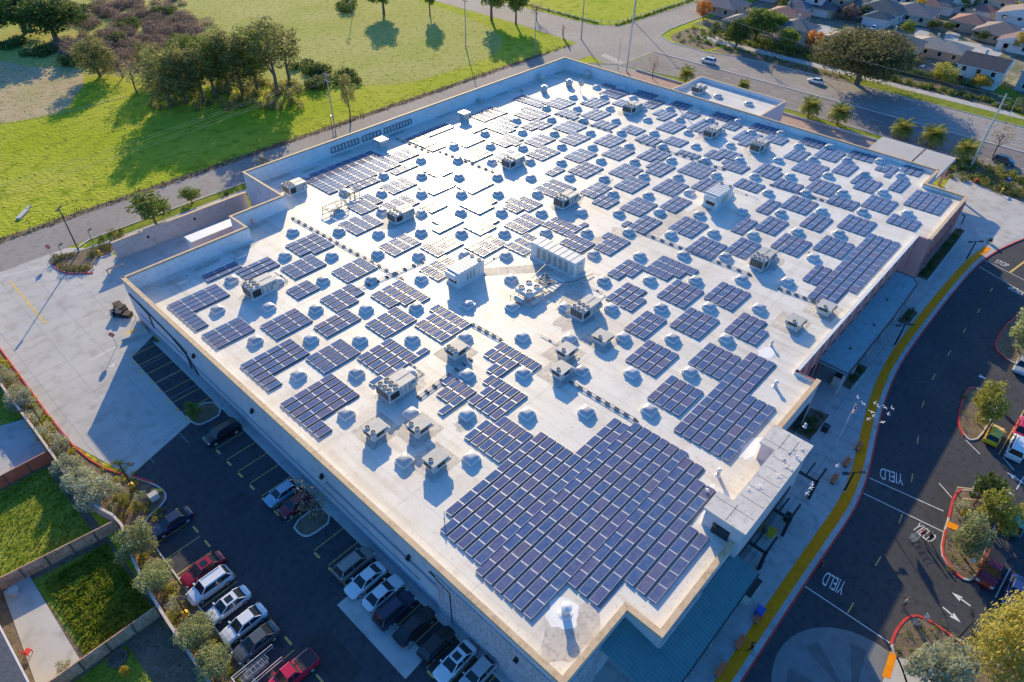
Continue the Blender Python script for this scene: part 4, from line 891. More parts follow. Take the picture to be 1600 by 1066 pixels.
def ahu(x, y, lx, ly, h, label, along='x', fans=2):
    z = roof_z(x+lx/2, y+ly/2); t = thing('air_handler', label, 'air handler', (x, y, z), 0)
    add('base', MB().box((lx/2, ly/2, -.08), (lx+.3, ly+.3, .38)).mesh('base', M['white']), t)
    c = MB(); c.box((lx/2, ly/2, .3), (lx, ly, h))
    L, n = (lx, 8) if along == 'x' else (ly, 8)
    for k in range(1, n):
        p = L*k/n
        if along == 'x': c.box((p, ly/2, .32), (.07, ly+.08, h+.03)); c.box((p-.2, -.04, .7), (.28, .05, h*.55), mi=1 if k in (3, 4, 5) else 0)
        else: c.box((lx/2, p, .32), (lx+.08, .07, h+.03)); c.box((-.05, p-.55, .5), (.05, .7, h*.72), mi=1 if k > 1 else 2)
    add('casing', c.mesh('casing', [M['ahuw'], mat('louvre', (.38, .34, .31), .6, var=.2, scale=4), M['hvac']]), t)
    if along == 'x':
        add('intake', MB().box((-.06, ly/2, .65), (.12, ly*.6, h*.55)).mesh('intake', M['coil']), t)
        add('hood', MB().box((-.3, ly/2, 1.6), (.7, ly*.9, h-1.5), taper=.9).mesh('hood', M['ahuw']), t)
        for k in range(fans):
            g = MB(); ring(g, lx-.6, .5+(ly-1.0)*k/(fans-1), .3+h, .36); add('fan', g.mesh('fan', [M['hvac'], M['dark']]), t)
    else:
        add('end_panel', MB().box((lx*.5, -.06, .5), (lx*.5, .12, h*.7)).mesh('end_panel', M['hvac']), t)
        for k in range(2): add('pipe_stub', MB().cyl((lx+.3, 1+2.2*k, .3), (lx+.3, 1+2.2*k, h*.8), .18).mesh('pipe_stub', M['dark']), t)
    return t
ahu(57.4, 63.0, 5.6, 2.6, 2.4, 'tall white air handler left of the long one, two fans on top')
ahu(107.1, 46.3, 5.6, 2.8, 2.5, 'tall white air handler with a dark intake in the right half of the roof')
ahu(71.8, 51.6, 2.6, 9.2, 2.5, 'long white ribbed air handler at the centre of the roof', 'y')
# condenser rack with pipes
t = thing('condenser_rack', 'open rack of four white fans, pipes and coils at the roof centre', 'condenser rack', (61.6, 52.4, roof_z(63, 53)))
b = MB(); b.box((1.9, 1.4, .7), (3.2, 2.9, .75)); add('condenser_casing', b.mesh('condenser_casing', M['ahuw']), t)
for a in (1.0, 2.7):
    for d in (.6, 2.2): g = MB(); ring(g, a, d, 1.45, .5); add('fan', g.mesh('fan', [M['ahuw'], M['dark']]), t)
b = MB(); b.cyl((-.6, .3, .55), (-.6, 1.9, .55), .5, n=12); b.cyl((-.2, -.9, .45), (1.6, -.9, .45), .32, n=10); add('receiver_tank', b.mesh('receiver_tank', M['galv']), t)
b = MB()
for x in (-.8, 1, 3, 5.2, 7.2): b.box((x, -1.0, .0), (.1, .1, .7)); b.box((x, 2.8, 0), (.1, .1, .7)); b.box((x, .9, .55), (.1, 4.0, .12))
b.box((3.2, -1.0, .55), (8.2, .12, .12)); b.box((3.2, 2.8, .55), (8.2, .12, .12)); add('frame', b.mesh('frame', M['galv']), t)
b = MB()
for k in range(5): b.box((4.4+k*.75, -.2+.1*k, .68), (.5, 2.3, .1), rz=.0)
add('coil_bank', b.mesh('coil_bank', M['ahuw']), t)
b = MB()
for k in range(6): b.tube([(3.6, .2+.4*k, .85), (4.2+.5*k, .2+.4*k, .95+.05*k), (6.5, .2+.3*k, .8)], .06)
b.tube([(3.8, 2.6, 1.6), (8.8, 3.6, 1.6)], .07); b.tube([(5, .5, 1.0), (8.8, -1.8, .5), (13.0, -2.5, .3)], .06); add('piping', b.mesh('piping', M['dark']), t)
# pipe frame near the left step
def pipeframe(x, y, label, mt, lx=4.2, ly=2.4):
    t = thing('pipe_rack', label, 'pipe rack', (x, y, roof_z(x, y))); b = MB()
    for i in range(3):
        for s in (0, ly): b.box((i*lx/2, s, 0), (.1, .1, 1.0))
        b.box((i*lx/2, ly/2, .95), (.12, ly, .1))
    for s in (0, ly): b.box((lx/2, s, .95), (lx, .12, .1)); b.box((lx/2, s, .2), (lx, .1, .08))
    add('frame', b.mesh('frame', mt), t); b = MB()
    for k in range(4): b.tube([(.1, .3+.5*k, 1.1), (lx*.6, .3+.5*k, 1.15), (lx, .6+.4*k, 1.5), (lx+.4, .6+.4*k, .3)], .05)
    add('piping', b.mesh('piping', M['galv']), t); add('cover_plate', MB().box((1.2, 1.2, 1.1), (1.4, 1.4, .08)).mesh('cover_plate', M['ahuw']), t); return t
x, y = 58.3, 98.0
pipeframe(57.2, 96.6, 'yellowish open pipe rack behind the inner parapet corner', mat('tan_frame', (.36, .29, .18), .7, var=.1))
pipeframe(63.6, 99.2, 'small open pipe rack under the skylight left of the glare', mat('tan_frame_dark', (.22, .2, .17), .7, var=.1), 2.2, 1.6)
# exhaust hoods
def hood(x, y, s, h, label, mushroom=False):
    t = thing('exhaust_hood', label, 'exhaust hood', (x, y, roof_z(x, y)), 0, 'exhaust hoods on the store roof')
    add('curb', MB().box((0, 0, -.05), (s*.7, s*.7, h*.75)).mesh('curb', M['hvac']), t)
    if mushroom: b = MB(); b.cyl((0, 0, h*.7), (0, 0, h), s*.62, s*.5, 12); b.cyl((0, 0, h), (0, 0, h*1.2), s*.3, s*.25, 12)
    else: b = MB().box((0, 0, h*.68), (s, s, h*.28)); b.box((0, 0, h*.96), (s*.8, s*.8, .06))
    add('cap', b.mesh('cap', M['galv']), t); return t
hood(83.2, 114.2, 2.3, 1.9, 'square flat-capped hood below the dark frames on the rear parapet')
hood(106.2, 112.2, 2.2, 1.9, 'square flat-capped hood right of the parapet frames')
hood(116.6, 117.2, 1.3, .9, 'small low box vent in the rear parapet shadow')
for a, bq, l in ((847, 124, 'round fan hood in the far corner, nearest the rear parapet'), (850, 142, 'round fan hood in the far corner, lowest of four'), (889, 133, 'round fan hood in the far corner beside the tilted dish'), (921, 118, 'round fan hood in the far corner at the shadow edge')):
    g = G(a, bq, 5.6); hood(min(g[0], 149.6), g[1], 1.7, 1.5, l, True)
g = G(816, 140, 5.5); hood(g[0], g[1], 1.2, .7, 'small white curb box in front of the far corner fans')
g = G(906, 144, 5.3); t = thing('satellite_dish', 'tilted pale dish on a mast in the far roof corner', 'dish', (g[0], g[1], roof_z(*g)))
add('mast', MB().cyl((0, 0, 0), (0, 0, 2.2), .08).mesh('mast', M['galv']), t)
b = MB(); 
for k in range(12):
    a0, a1 = k*math.pi/6, (k+1)*math.pi/6
    b.poly([(0, 0, 2.2), (.25, .95*math.cos(a0), 2.2+.95*math.sin(a0)), (.25, .95*math.cos(a1), 2.2+.95*math.sin(a1))])
    b.poly([(.06, 0, 2.2), (.31, .95*math.cos(a1), 2.2+.95*math.sin(a1)), (.31, .95*math.cos(a0), 2.2+.95*math.sin(a0))])
add('reflector', b.mesh('reflector', M['galv']), t)
def flue(px, py, z0, h, r, label, topr=1.35):
    x, y = G(px, py, z0); t = thing('vent_pipe', label, 'vent pipe', (x, y, roof_z(x, y)), 0, 'vent pipes on the store roof')
    add('pipe', MB().cyl((0, 0, -.05), (0, 0, h), r, n=12).mesh('pipe', M['galv'], True), t)
    b = MB().cyl((0, 0, h-.05), (0, 0, h+.12), r*topr, n=12); b.cyl((0, 0, h+.12), (0, 0, h+.25), r*topr, r*.3, 12); add('rain_cap', b.mesh('rain_cap', M['white']), t)
    add('flashing', MB().cyl((0, 0, -.03), (0, 0, .12), r*2.1, r*1.2, 12).mesh('flashing', M['patch']), t)
flue(884, 958, 7.7, 1.2, .42, 'stout white flue on the bright patch at the nearest roof corner')
flue(1122, 742, 7.7, .9, .2, 'slim pipe left of the entrance tower cap'); flue(1211, 604, 7.6, .8, .22, 'slim pipe right of the cross-shaped array')
flue(1205, 540, 7.5, .7, .16, 'thin pipe left of the low dirty unit near the right edge'); flue(735, 430+50, 6.4, .7, .3, 'white pipe in the shadow of the tall left air handler')
flue(694, 806, 7.5, 1.0, .05, 'needle-thin mast at the left tip of the giant array'); flue(1104, 770, 7.7, .5, .15, 'stub pipe at the right tip of the giant array')
flue(1257, 668, 7.6, .4, .12, 'tiny stub pipe on the right strip above the tower')
# cable trays
def tray(p0, p1, z, label, n=10, w=.35):
    a = Vector(G(*p0, z)); d = Vector(G(*p1, z)); t = thing('cable_tray', label, 'cable tray', (a.x, a.y, roof_z(a.x, a.y)), 0, 'cable trays across the roof')
    def q(v, h): return (v.x-a.x, v.y-a.y, roof_z(v.x, v.y)-roof_z(a.x, a.y)+h)
    u = (d-a).normalized(); s = Vector((-u.y, u.x))*w/2
    b = MB(); b.tube([q(a+s, .22), q(d+s, .22)], .05, 5); b.tube([q(a-s, .22), q(d-s, .22)], .05, 5); add('conduit', b.mesh('conduit', M['galv']), t)
    for k in range(n+1):
        v = a+(d-a)*k/n; c = q(v, 0); add('support_block', MB().box((c[0], c[1], c[2]), (.28, w+.35, .17)).mesh('support_block', M['dark']), t)
tray((457, 338), (628, 438), 6.0, 'dark-blocked cable tray running from the inner parapet corner', 16)
tray((738, 506), (783, 532), 6.8, 'short cable tray ending above the small three-fan unit', 4)
tray((893, 598), (993, 659), 7.2, 'cable tray leading to the giant array from the small units', 7)
tray((1007, 364), (1170, 431), 7.0, 'cable tray in front of the centre right arrays', 11)
tray((1219, 452), (1283, 477), 7.4, 'short cable tray left of the long right array', 5)
tray((687, 234), (770, 268), 6.0, 'thin cable tray above the sun glare', 8)
tray((621, 215), (669, 237), 5.6, 'thin cable tray left of the rooftop hoods', 5)
tray((868, 177), (955, 207), 5.9, 'thin cable tray among the far arrays', 9)
tray((1000, 222), (1130, 268), 6.3, 'thin cable tray left of the paired far units', 11)
tray((1205, 290), (1330, 330), 6.9, 'thin cable tray through the right-hand arrays', 11)
tray((660, 388+20), (545, 470-13), 6.4, 'thin cable tray crossing between arrays left of the glare', 8)
tray((735, 560), (655, 620), 7.0, 'cable tray beside the six-fan unit near the left edge', 7)

# gas pipes on blocks between the units
def gas(p, q, label):
    t = thing('gas_pipe', label, 'gas pipe', (p[0], p[1], roof_z(*p)), 0, 'gas pipes across the roof'); o = roof_z(*p)
    m_ = (q[0], p[1]); L = [p, m_, q]; b = MB(); b.tube([(a[0]-p[0], a[1]-p[1], roof_z(*a)-o+.16) for a in L], .045, 6); add('pipe', b.mesh('pipe', M['galv']), t)
    for a, c in zip(L, L[1:]):
        n_ = int(math.hypot(c[0]-a[0], c[1]-a[1])/2.6)
        for k in range(n_):
            x, y = a[0]+(c[0]-a[0])*(k+.5)/n_, a[1]+(c[1]-a[1])*(k+.5)/n_; add('block', MB().box((x-p[0], y-p[1], roof_z(x, y)-o), (.3, .3, .13)).mesh('block', M['beige']), t)
gas((68.2, 45.2), (71.5, 51.2), 'thin pipe from the black-grille unit towards the long air handler'); gas((63.2, 65.0), (71.4, 61.2), 'thin pipe linking the two white air handlers at the roof centre'); gas((92.6, 68.0), (104.6, 73.5), 'thin pipe leaving the unit right of the glare')
gas((98.2, 31.5), (104.5, 25.8), 'thin pipe from the unit left of the long right array'); gas((38.4, 52.3), (40.6, 55.8), 'thin pipe from the tan six-fan unit near the left edge'); gas((112.9, 47.6), (116.4, 42.6), 'thin pipe from the right-hand white air handler')
gas((38.4, 84.6), (40.6, 88.4), 'thin pipe from the unit nearest the left roof corner'); gas((98.1, 86.8), (99.8, 90.3), 'thin pipe behind the unit above the glare'); gas((54.0, 39.0), (57.2, 46.0), 'thin pipe behind the tight pair of small units')
# ---------------------------------------------------------------- cars
CARP = {}
def paint(name, c):
    k = 'paint_'+name
    if k not in CARP: CARP[k] = mat('car_paint_'+name, c, .28, metal=.15, coat=.6, spec=.5)
    return CARP[k]
PAINT = dict(white=(.78, .79, .80), silver=(.45, .46, .48), grey=(.10, .11, .12), black=(.012, .013, .016), red=(.36, .01, .02), maroon=(.20, .005, .02), blue=(.03, .06, .22), navy=(.015, .025, .07), yellow=(.95, .55, .01), teal=(.02, .13, .15), scarlet=(.62, .02, .06), tan=(.30, .27, .24), lightblue=(.28, .42, .55))
CARK = dict(  # length, width, hood z, roof z, stations of the cabin (base front, roof front, roof rear, base rear) as fractions from nose
    sedan=(4.8, 1.84, .92, 1.45, (.27, .44, .72, .89)), hatch=(4.2, 1.78, .98, 1.5, (.25, .42, .84, .96)), suv=(4.8, 1.92, 1.10, 1.75, (.24, .37, .88, .97)), van=(5.1, 2.0, 1.15, 1.85, (.16, .32, .93, .98)), pickup=(5.5, 1.96, 1.12, 1.82, (.27, .38, .56, .62)))
_cm = {}
def car_meshes(kind):
    if kind in _cm: return _cm[kind]
    L, W_, hz, rz, (a, b_, c, d) = CARK[kind]; out = {}
    X = lambda f: L/2-L*f
    st = [(0, .66, .42, .60), (.02, .84, .36, .70), (.07, .95, .30, hz*.86), (.16, 1.0, .26, hz*.95), (a, 1.0, .24, hz), (.5, 1.0, .24, hz+.02), (d, 1.0, .26, hz+.02), (.95, .97, .3, hz*.98), (.985, .9, .36, hz*.90), (1.0, .76, .42, hz*.78)]
    if kind in ('suv', 'van', 'hatch'): st[-2:] = [(.985, .93, .34, hz*.97), (1.0, .86, .42, hz*.85)]
    b = MB(); n = len(st); R = 9
    for f, w, z0, z1 in st:
        hw = W_/2*w; zm = z0+(z1-z0)*.55
        for y, z in ((-hw*.92, z0), (-hw, z0+.12), (-hw, zm), (-hw*.95, z1-.07), (-hw*.80, z1), (0, z1+.03), (hw*.80, z1), (hw*.95, z1-.07), (hw, zm), (hw, z0+.12), (hw*.92, z0)): b.v.append((X(f), y, z))
    R = 11
    for i in range(n-1):
        for j in range(R-1): q = i*R+j; b.f.append((q, q+1, q+R+1, q+R)); b.m.append(0)
        b.f.append((i*R+R-1, i*R, (i+1)*R, (i+1)*R+R-1)); b.m.append(0)
    b.f.append(tuple(range(R))[::-1]); b.m.append(0); b.f.append(tuple((n-1)*R+j for j in range(R))); b.m.append(0)
    # dark lower bumper grille, mirrors
    b.box((L/2-.10, 0, .34), (.12, W_*.55, .2), mi=1); b.box((X(a)-.12, W_/2+.05, hz+.02), (.18, .2, .14)); b.box((X(a)-.12, -W_/2-.05, hz+.02), (.18, .2, .14))
    if kind == 'pickup':
        b.box((X(.81), 0, hz-.0), (L*.33, W_*.80, .045), mi=1)
    out['body'] = b.mesh('body', [M['glass'], M['dark']], False)
    hb, hr = W_/2*.90, W_/2*.72
    g = {}
    zb = hz+.0
    P = dict(fl=(X(a), -hb*.93, zb), fr=(X(a), hb*.93, zb), rfl=(X(b_), -hr, rz-.05), rfr=(X(b_), hr, rz-.05), rrl=(X(c), -hr, rz-.05), rrr=(X(c), hr, rz-.05), bl=(X(d), -hb*.95, zb), br=(X(d), hb*.95, zb), ml=(X((b_+c)/2), -hb, zb), mr=(X((b_+c)/2), hb, zb))
    w = MB(); w.poly([P['fl'], P['fr'], P['rfr'], P['rfl']]); out['windshield'] = w.mesh('windshield', M['glass'])
    w = MB(); w.poly([P['br'], P['bl'], P['rrl'], P['rrr']]); out['rear_window'] = w.mesh('rear_window', M['glass'])
    for s, (f0, mm, bb, r0, r1) in (('l', ('fl', 'ml', 'bl', 'rfl', 'rrl')), ('r', ('fr', 'mr', 'br', 'rfr', 'rrr'))):
        w = MB(); w.poly([P[f0], P[mm], P[bb], P[r1], P[r0]][::(1 if s == 'l' else -1)]); out['side_window_'+s] = w.mesh('side_window', M['glass'])
    w = MB(); rm = (P['rfl'], P['rfr'], P['rrr'], P['rrl'])
    q = [(p[0]*1.0, p[1]*.86, rz) for p in rm]
    w.poly(q); 
    for i in range(4): j = (i+1) % 4; w.poly([rm[i], rm[j], q[j], q[i]])
    for e, s in (('fl', 'rfl'), ('fr', 'rfr'), ('bl', 'rrl'), ('br', 'rrr')): w.cyl(P[e], P[s], .055, n=5)
    for s in (-1, 1): w.cyl((X((b_+c)/2), s*hb, zb), (X((b_+c)/2), s*hr, rz-.05), .05, n=4)
    if kind in ('suv', 'van'):
        for s in (-1, 1): w.box(((q[0][0]+q[2][0])/2, s*hr*.8, rz), ((q[0][0]-q[2][0])*.85, .05, .06))
    out['roof'] = w.mesh('roof', [M['glass']])
    w = MB(); w.cyl((0, -.11, 0), (0, .11, 0), .335, n=16); out['tyre'] = w.mesh('tyre', M['black'])
    w = MB(); w.cyl((0, -.115, 0), (0, .115, 0), .21, n=10); out['rim'] = w.mesh('rim', M['alu'])
    w = MB(); w.box((0, 0, 0), (.28, .34, .13)); out['headlight'] = w.mesh('headlight', mat('headlight_lens', (.75, .76, .78), .15))
    w = MB(); w.box((0, 0, 0), (.16, .3, .17)); out['taillight'] = w.mesh('taillight', mat('taillight_lens', (.45, .01, .01), .2))
    w = MB(); w.box((0, 0, 0), (.75, .8, .012)); out['sunroof'] = w.mesh('sunroof', M['glass'])
    _cm[kind] = out; return out
def own(o, m_):
    o.material_slots[0].link = 'OBJECT'; o.material_slots[0].material = m_
def car(kind, col, x, y, rz, label, group=None, sunroof=False):
    ms = car_meshes(kind); L, W_, hz, rzz, cab = CARK[kind]
    t = thing('parked_car' if group else 'car', label, 'pickup' if kind == 'pickup' else 'car', (x, y, .03), rz, group)
    pm = paint(col, PAINT[col])
    own(add('body', ms['body'], t), pm); own(add('roof', ms['roof'], t), pm)
    for k, nm in (('windshield', 'windshield'), ('rear_window', 'rear_window'), ('side_window_l', 'side_window'), ('side_window_r', 'side_window')): add(nm, ms[k], t)
    for fx in (.19, .80):
        for s in (-1, 1):
            w = add('wheel', ms['tyre'], t, (L/2-L*fx, s*(W_/2-.1), .335)); add('rim', ms['rim'], w)
    for s in (-1, 1):
        add('headlight', ms['headlight'], t, (L/2-.26, s*W_*.36, hz*.62)); add('taillight', ms['taillight'], t, (-L/2+.1, s*W_*.40, hz*.68))
    if sunroof: add('sunroof', ms['sunroof'], t, (L/2-L*(cab[1]+.12), 0, rzz+.004))
    return t
def car_at(kind, col, px, py, ang, label, group=None, z=.7, sunroof=False):
    x, y = G(px, py, z); return car(kind, col, x, y, math.radians(ang), label, group, sunroof)
GL, GW, GR = 'cars parked along the planting strip', 'cars parked along the store wall', 'cars in the front lot'
car_at('sedan', 'navy', 268, 816, 180, 'dark blue car nearest the kerb tip beside the planting strip', GL)
car_at('sedan', 'red', 317, 889, 180, 'red sedan with sunroof at the head of the left row', GL, sunroof=True)
car_at('suv', 'white', 328, 915, 180, 'white SUV beside the red sedan', GL)
car_at('sedan', 'white', 356, 945, 180, 'white sedan with sunroof between the white SUV and another white car', GL, sunroof=True)
car_at('sedan', 'white', 381, 974, 180, 'white sedan without sunroof beside the grey car', GL)
car_at('sedan', 'grey', 400, 1003, 180, 'grey sedan parked last before the empty stall', GL)
car_at('pickup', 'scarlet', 456, 1054, 180, 'bright red pickup beside the cart corral at the bottom edge', GL)
car_at('suv', 'black', 347, 676, 180, 'black SUV alone beside the upper tree island along the wall', GW)
car_at('hatch', 'lightblue', 440, 771, 180, 'pale blue hatchback in the building shade beside the bare tree', GW)
car_at('hatch', 'maroon', 462, 788, 180, 'dark car next to the pale blue hatchback, half under bare branches', GW)
car_at('suv', 'tan', 554, 880, 0, 'grey-brown SUV at the head of the row by the concrete pad', GW)
car_at('sedan', 'white', 571, 906, 180, 'white car beside the grey-brown SUV, nose to the pad', GW)
car_at('sedan', 'white', 599, 926, 0, 'white car between its white twin and the dark cars', GW)
car_at('suv', 'navy', 617, 952, 0, 'very dark car directly beside the white pair', GW)
car_at('sedan', 'black', 648, 977, 0, 'middle one of the three dark cars beside the pad', GW)
car_at('hatch', 'black', 683, 1006, 0, 'dark car nearest the lower white sunroof car', GW)
car_at('sedan', 'white', 711, 1034, 180, 'white sunroof car near the bottom picture edge by the wall', GW, sunroof=True)
car_at('hatch', 'silver', 746, 1054, 180, 'pale hatchback cut by the bottom picture edge', GW)
car_at('hatch', 'yellow', 1554, 679, 0, 'yellow small car beside the shrub island', GR)
car_at('van', 'white', 1590, 699, 0, 'white van right of the yellow car', GR)
car_at('sedan', 'scarlet', 1600, 668, 0, 'red car behind the white van at the right edge', GR)
car_at('sedan', 'silver', 1553, 789, 0, 'silver car half hidden behind the yellow bush', GR)
car_at('suv', 'teal', 1588, 815, 0, 'dark teal SUV right of the yellow bush', GR)
car_at('pickup', 'maroon', 1548, 889, 180, 'dark red pickup beside the middle island', GR)
car_at('sedan', 'blue', 1588, 925, 180, 'blue car near the right edge below the red pickup', GR)
car_at('sedan', 'silver', 1598, 575-5, 180, 'pale car at the right edge beside the topmost island', GR)
car_at('suv', 'white', 1107, 95, 90, 'white car driving on the avenue left of the tree shadows')
car_at('sedan', 'white', 1275, 126, 90, 'white sedan on the avenue in front of the broad tree')
car_at('suv', 'grey', 1569, 251, -90, 'dark grey car on the avenue lanes nearest the planting')
car_at('sedan', 'maroon', 1235, 24, 0, 'dark red car on a driveway in the housing estate')
car_at('sedan', 'white', 1366, 43, 0, 'white car on the driveway of the dark teal roofed house')
car_at('suv', 'navy', 1440, 108, 0, 'dark blue car parked behind the house by the hedge')
# ---------------------------------------------------------------- foliage
def leafy(seed, blobs, per, size, flat_=.0, jit=.25, noise=.45):
    r = random.Random(seed); b = MB()
    for (cx, cy, cz, rx, ry, rz) in blobs:
        vol = (rx*ry*rz)**(1/3)
        n = int(per*vol*vol/1.0)
        for _ in range(n):
            while True:
                u = Vector((r.uniform(-1, 1), r.uniform(-1, 1), r.uniform(-1, 1)))
                if .05 < u.length < 1: break
            d = u.normalized(); rad = (u.length**.4)*(1+noise*(r.random()-.6))
            p = Vector((cx+d.x*rx*rad, cy+d.y*ry*rad, cz+d.z*rz*rad))
            if p.z < .02: p.z = .02+r.random()*.1
            nrm = (d+Vector((r.uniform(-1, 1), r.uniform(-1, 1), r.uniform(-1, 1)))*.8).normalized()
            t1 = nrm.orthogonal().normalized(); t2 = nrm.cross(t1); a = r.random()*6.28
            e1 = (t1*math.cos(a)+t2*math.sin(a)); e2 = nrm.cross(e1); s = size*(.6+.8*r.random())
            q = [p+e1*s, p+e2*s*.45, p-e1*s*.8, p-e2*s*.45]
            k = len(b.v); b.v += [tuple(v) for v in q]; b.f.append((k, k+1, k+2, k+3)); b.m.append(0)
    return b
def crown_blobs(seed, w, h, z0, n, squash=.8, spread=.62, core=True):
    r = random.Random(seed); out = []
    if core: out.append((0, 0, z0+h*.5, w*.30, w*.30, h*.33))
    for i in range(n):
        a = i*2.4+r.uniform(-.6, .6); v = (i+.5)/n+r.uniform(-.04, .04); v = min(.97, max(.03, v)); zz = z0+h*(.14+.74*v); rr = w*.5*spread*math.sin(math.pi*(.18+.70*v))**.7*r.uniform(.65, 1.3)
        s = w*.5*r.uniform(.14, .40)
        out.append((rr*math.cos(a), rr*math.sin(a), zz, s, s, s*squash))
    return out
def leafmat(name, c, c2, tr=.35): return mat(name, c, .75, scale=.9, col2=c2, rand=.18, trans=tr, spec=.25, coords='Object')
LM = dict(olive=leafmat('olive_leaves', (.25, .30, .13), (.46, .48, .24), .45), euc=leafmat('gum_leaves', (.21, .23, .09), (.42, .40, .15), .55), dark=leafmat('dark_leaves', (.06, .11, .03), (.15, .19, .05), .4), green=leafmat('green_leaves', (.14, .22, .04), (.30, .34, .08), .45), sage=leafmat('sage_leaves', (.30, .33, .21), (.50, .51, .37), .45), gold=leafmat('gold_leaves', (.42, .30, .04), (.70, .52, .08), .45), orange=leafmat('orange_leaves', (.48, .17, .04), (.66, .33, .07), .45), ygreen=leafmat('yellow_green_leaves', (.27, .30, .05), (.50, .46, .10), .45), brown=leafmat('dry_brush', (.21, .145, .12), (.33, .25, .19), .3), browno=leafmat('brown_olive_leaves', (.10, .11, .045), (.26, .235, .10), .45), goldg=leafmat('golden_green_leaves', (.36, .34, .07), (.66, .56, .16), .5), tanl=leafmat('pale_dry_leaves', (.28, .22, .13), (.42, .34, .2), .4), fern=leafmat('palm_fronds', (.20, .26, .04), (.44, .40, .09), .4))
def trunk_mesh(h, r, blobs, lean=0, seed=0):
    rr = random.Random(seed); b = MB(); top = h*.62
    p = [(0, 0, 0), (lean*.3, .1*h*.1, h*.25), (lean*.6, 0, top)]
    for (p0, p1, r0, r1) in ((p[0], p[1], r, r*.75), (p[1], p[2], r*.75, r*.5)): b.cyl(p0, p1, r0, r1, 7)
    for (cx, cy, cz, sx, sy, sz) in blobs[:9]:
        s = p[1] if rr.random() < .4 else (lean*.45, 0, h*(.3+.3*rr.random())); m_ = ((s[0]+cx)/2, (s[1]+cy)/2, (s[2]+cz)/2+.3)
        b.cyl(s, m_, r*.36, r*.24, 5); b.cyl(m_, (cx, cy, cz), r*.24, r*.1, 5)
    return b
TP = {}
def tree_proto(kind):
    if kind in TP: return TP[kind]
    spec = dict(  # width, crown h, crown z0, blobs, per, leaf, trunk r, mat, squash
        olive=(4.2, 3.5, .3, 26, 330, .13, .12, 'olive', .95), olive2=(4.6, 3.0, .2, 28, 330, .13, .12, 'sage', .9), shrub=(2.6, 2.0, .0, 14, 420, .10, .08, 'sage', .9),
        euc=(6.6, 15, 1.0, 40, 110, .22, .26, 'euc', 1.7), euc2=(5.6, 11, 5.6, 26, 110, .22, .22, 'euc', 1.6), euc3=(6.2, 14, 2.2, 34, 100, .22, .24, 'green', 1.6), broad=(16, 7.6, 3.2, 150, 40, .24, .5, 'browno', .62), oak=(11, 7.5, 2.4, 30, 85, .34, .42, 'green', .8),
        darkoak=(10, 8, 2.0, 26, 85, .34, .4, 'dark', .85), small=(4.6, 4.6, 1.5, 18, 170, .22, .14, 'green', .95), smalld=(4.4, 4.0, 1.5, 16, 190, .22, .14, 'dark', .95), gold=(5.2, 5.6, 1.2, 20, 120, .24, .16, 'gold', 1.0), orange=(5.4, 5.4, 1.0, 20, 120, .24, .16, 'orange', 1.0),
        ygreen=(5.4, 4.0, .8, 20, 200, .19, .14, 'ygreen', .9), bare=(5.0, 6.0, 2.0, 14, 26, .2, .16, 'tanl', 1.1), brush=(5.5, 2.6, .1, 22, 130, .18, .1, 'brown', .8), col=(3.0, 6.5, .6, 14, 150, .22, .15, 'dark', 1.3), big_y=(9.0, 6.2, 1.2, 60, 120, .16, .22, 'goldg', .9))[kind]
    w, ch, z0, nb, per, leaf, tr, mt, sq = spec; bl = crown_blobs(len(TP)*7+3, w, ch, z0, nb, sq)
    TP[kind] = (trunk_mesh(z0+ch, tr, bl, 0, 5).mesh('trunk', M['trunk']), leafy(len(TP)+11, bl, per, leaf).mesh('crown', LM[mt]), z0+ch); return TP[kind]
def tree(kind, x, y, label, group=None, s=1.0, cat='tree', name=None, sz=None, z=0.0, lean=None):
    tm, cmh, h = tree_proto(kind)
    t = thing(name or cat.replace(' ', '_'), label, cat, (x, y, z), rnd.random()*6.28, group, (s, s, (sz or 1)*s))
    add('trunk', tm, t); add('crown', cmh, t); return t
def tree_px(kind, bx, by, topy, label, group=None, wpx=None, cat='tree', name=None):
    x, y = G(bx, by); h = height_to(x, y, topy) if topy is not None else None; H0 = tree_proto(kind)[2]
    s = h/H0 if h else 1; sw = s
    if wpx:
        d = math.sqrt(x*x+y*y+CAM_Z**2); w = wpx*d/F_PX; w0 = {'olive': 4.2, 'olive2': 4.6, 'shrub': 2.6, 'euc': 6.6, 'euc2': 5.6, 'broad': 16, 'oak': 11, 'darkoak': 10, 'small': 4.6, 'smalld': 4.4, 'gold': 5.2, 'orange': 5.4, 'ygreen': 5.4, 'bare': 5, 'brush': 5.5, 'euc3': 6.2, 'col': 3, 'big_y': 9.0}[kind]; sw = .86*w/w0
    t = tree(kind, x, y, label, group, 1.0, cat, name); t.scale = (sw, sw, s); return t
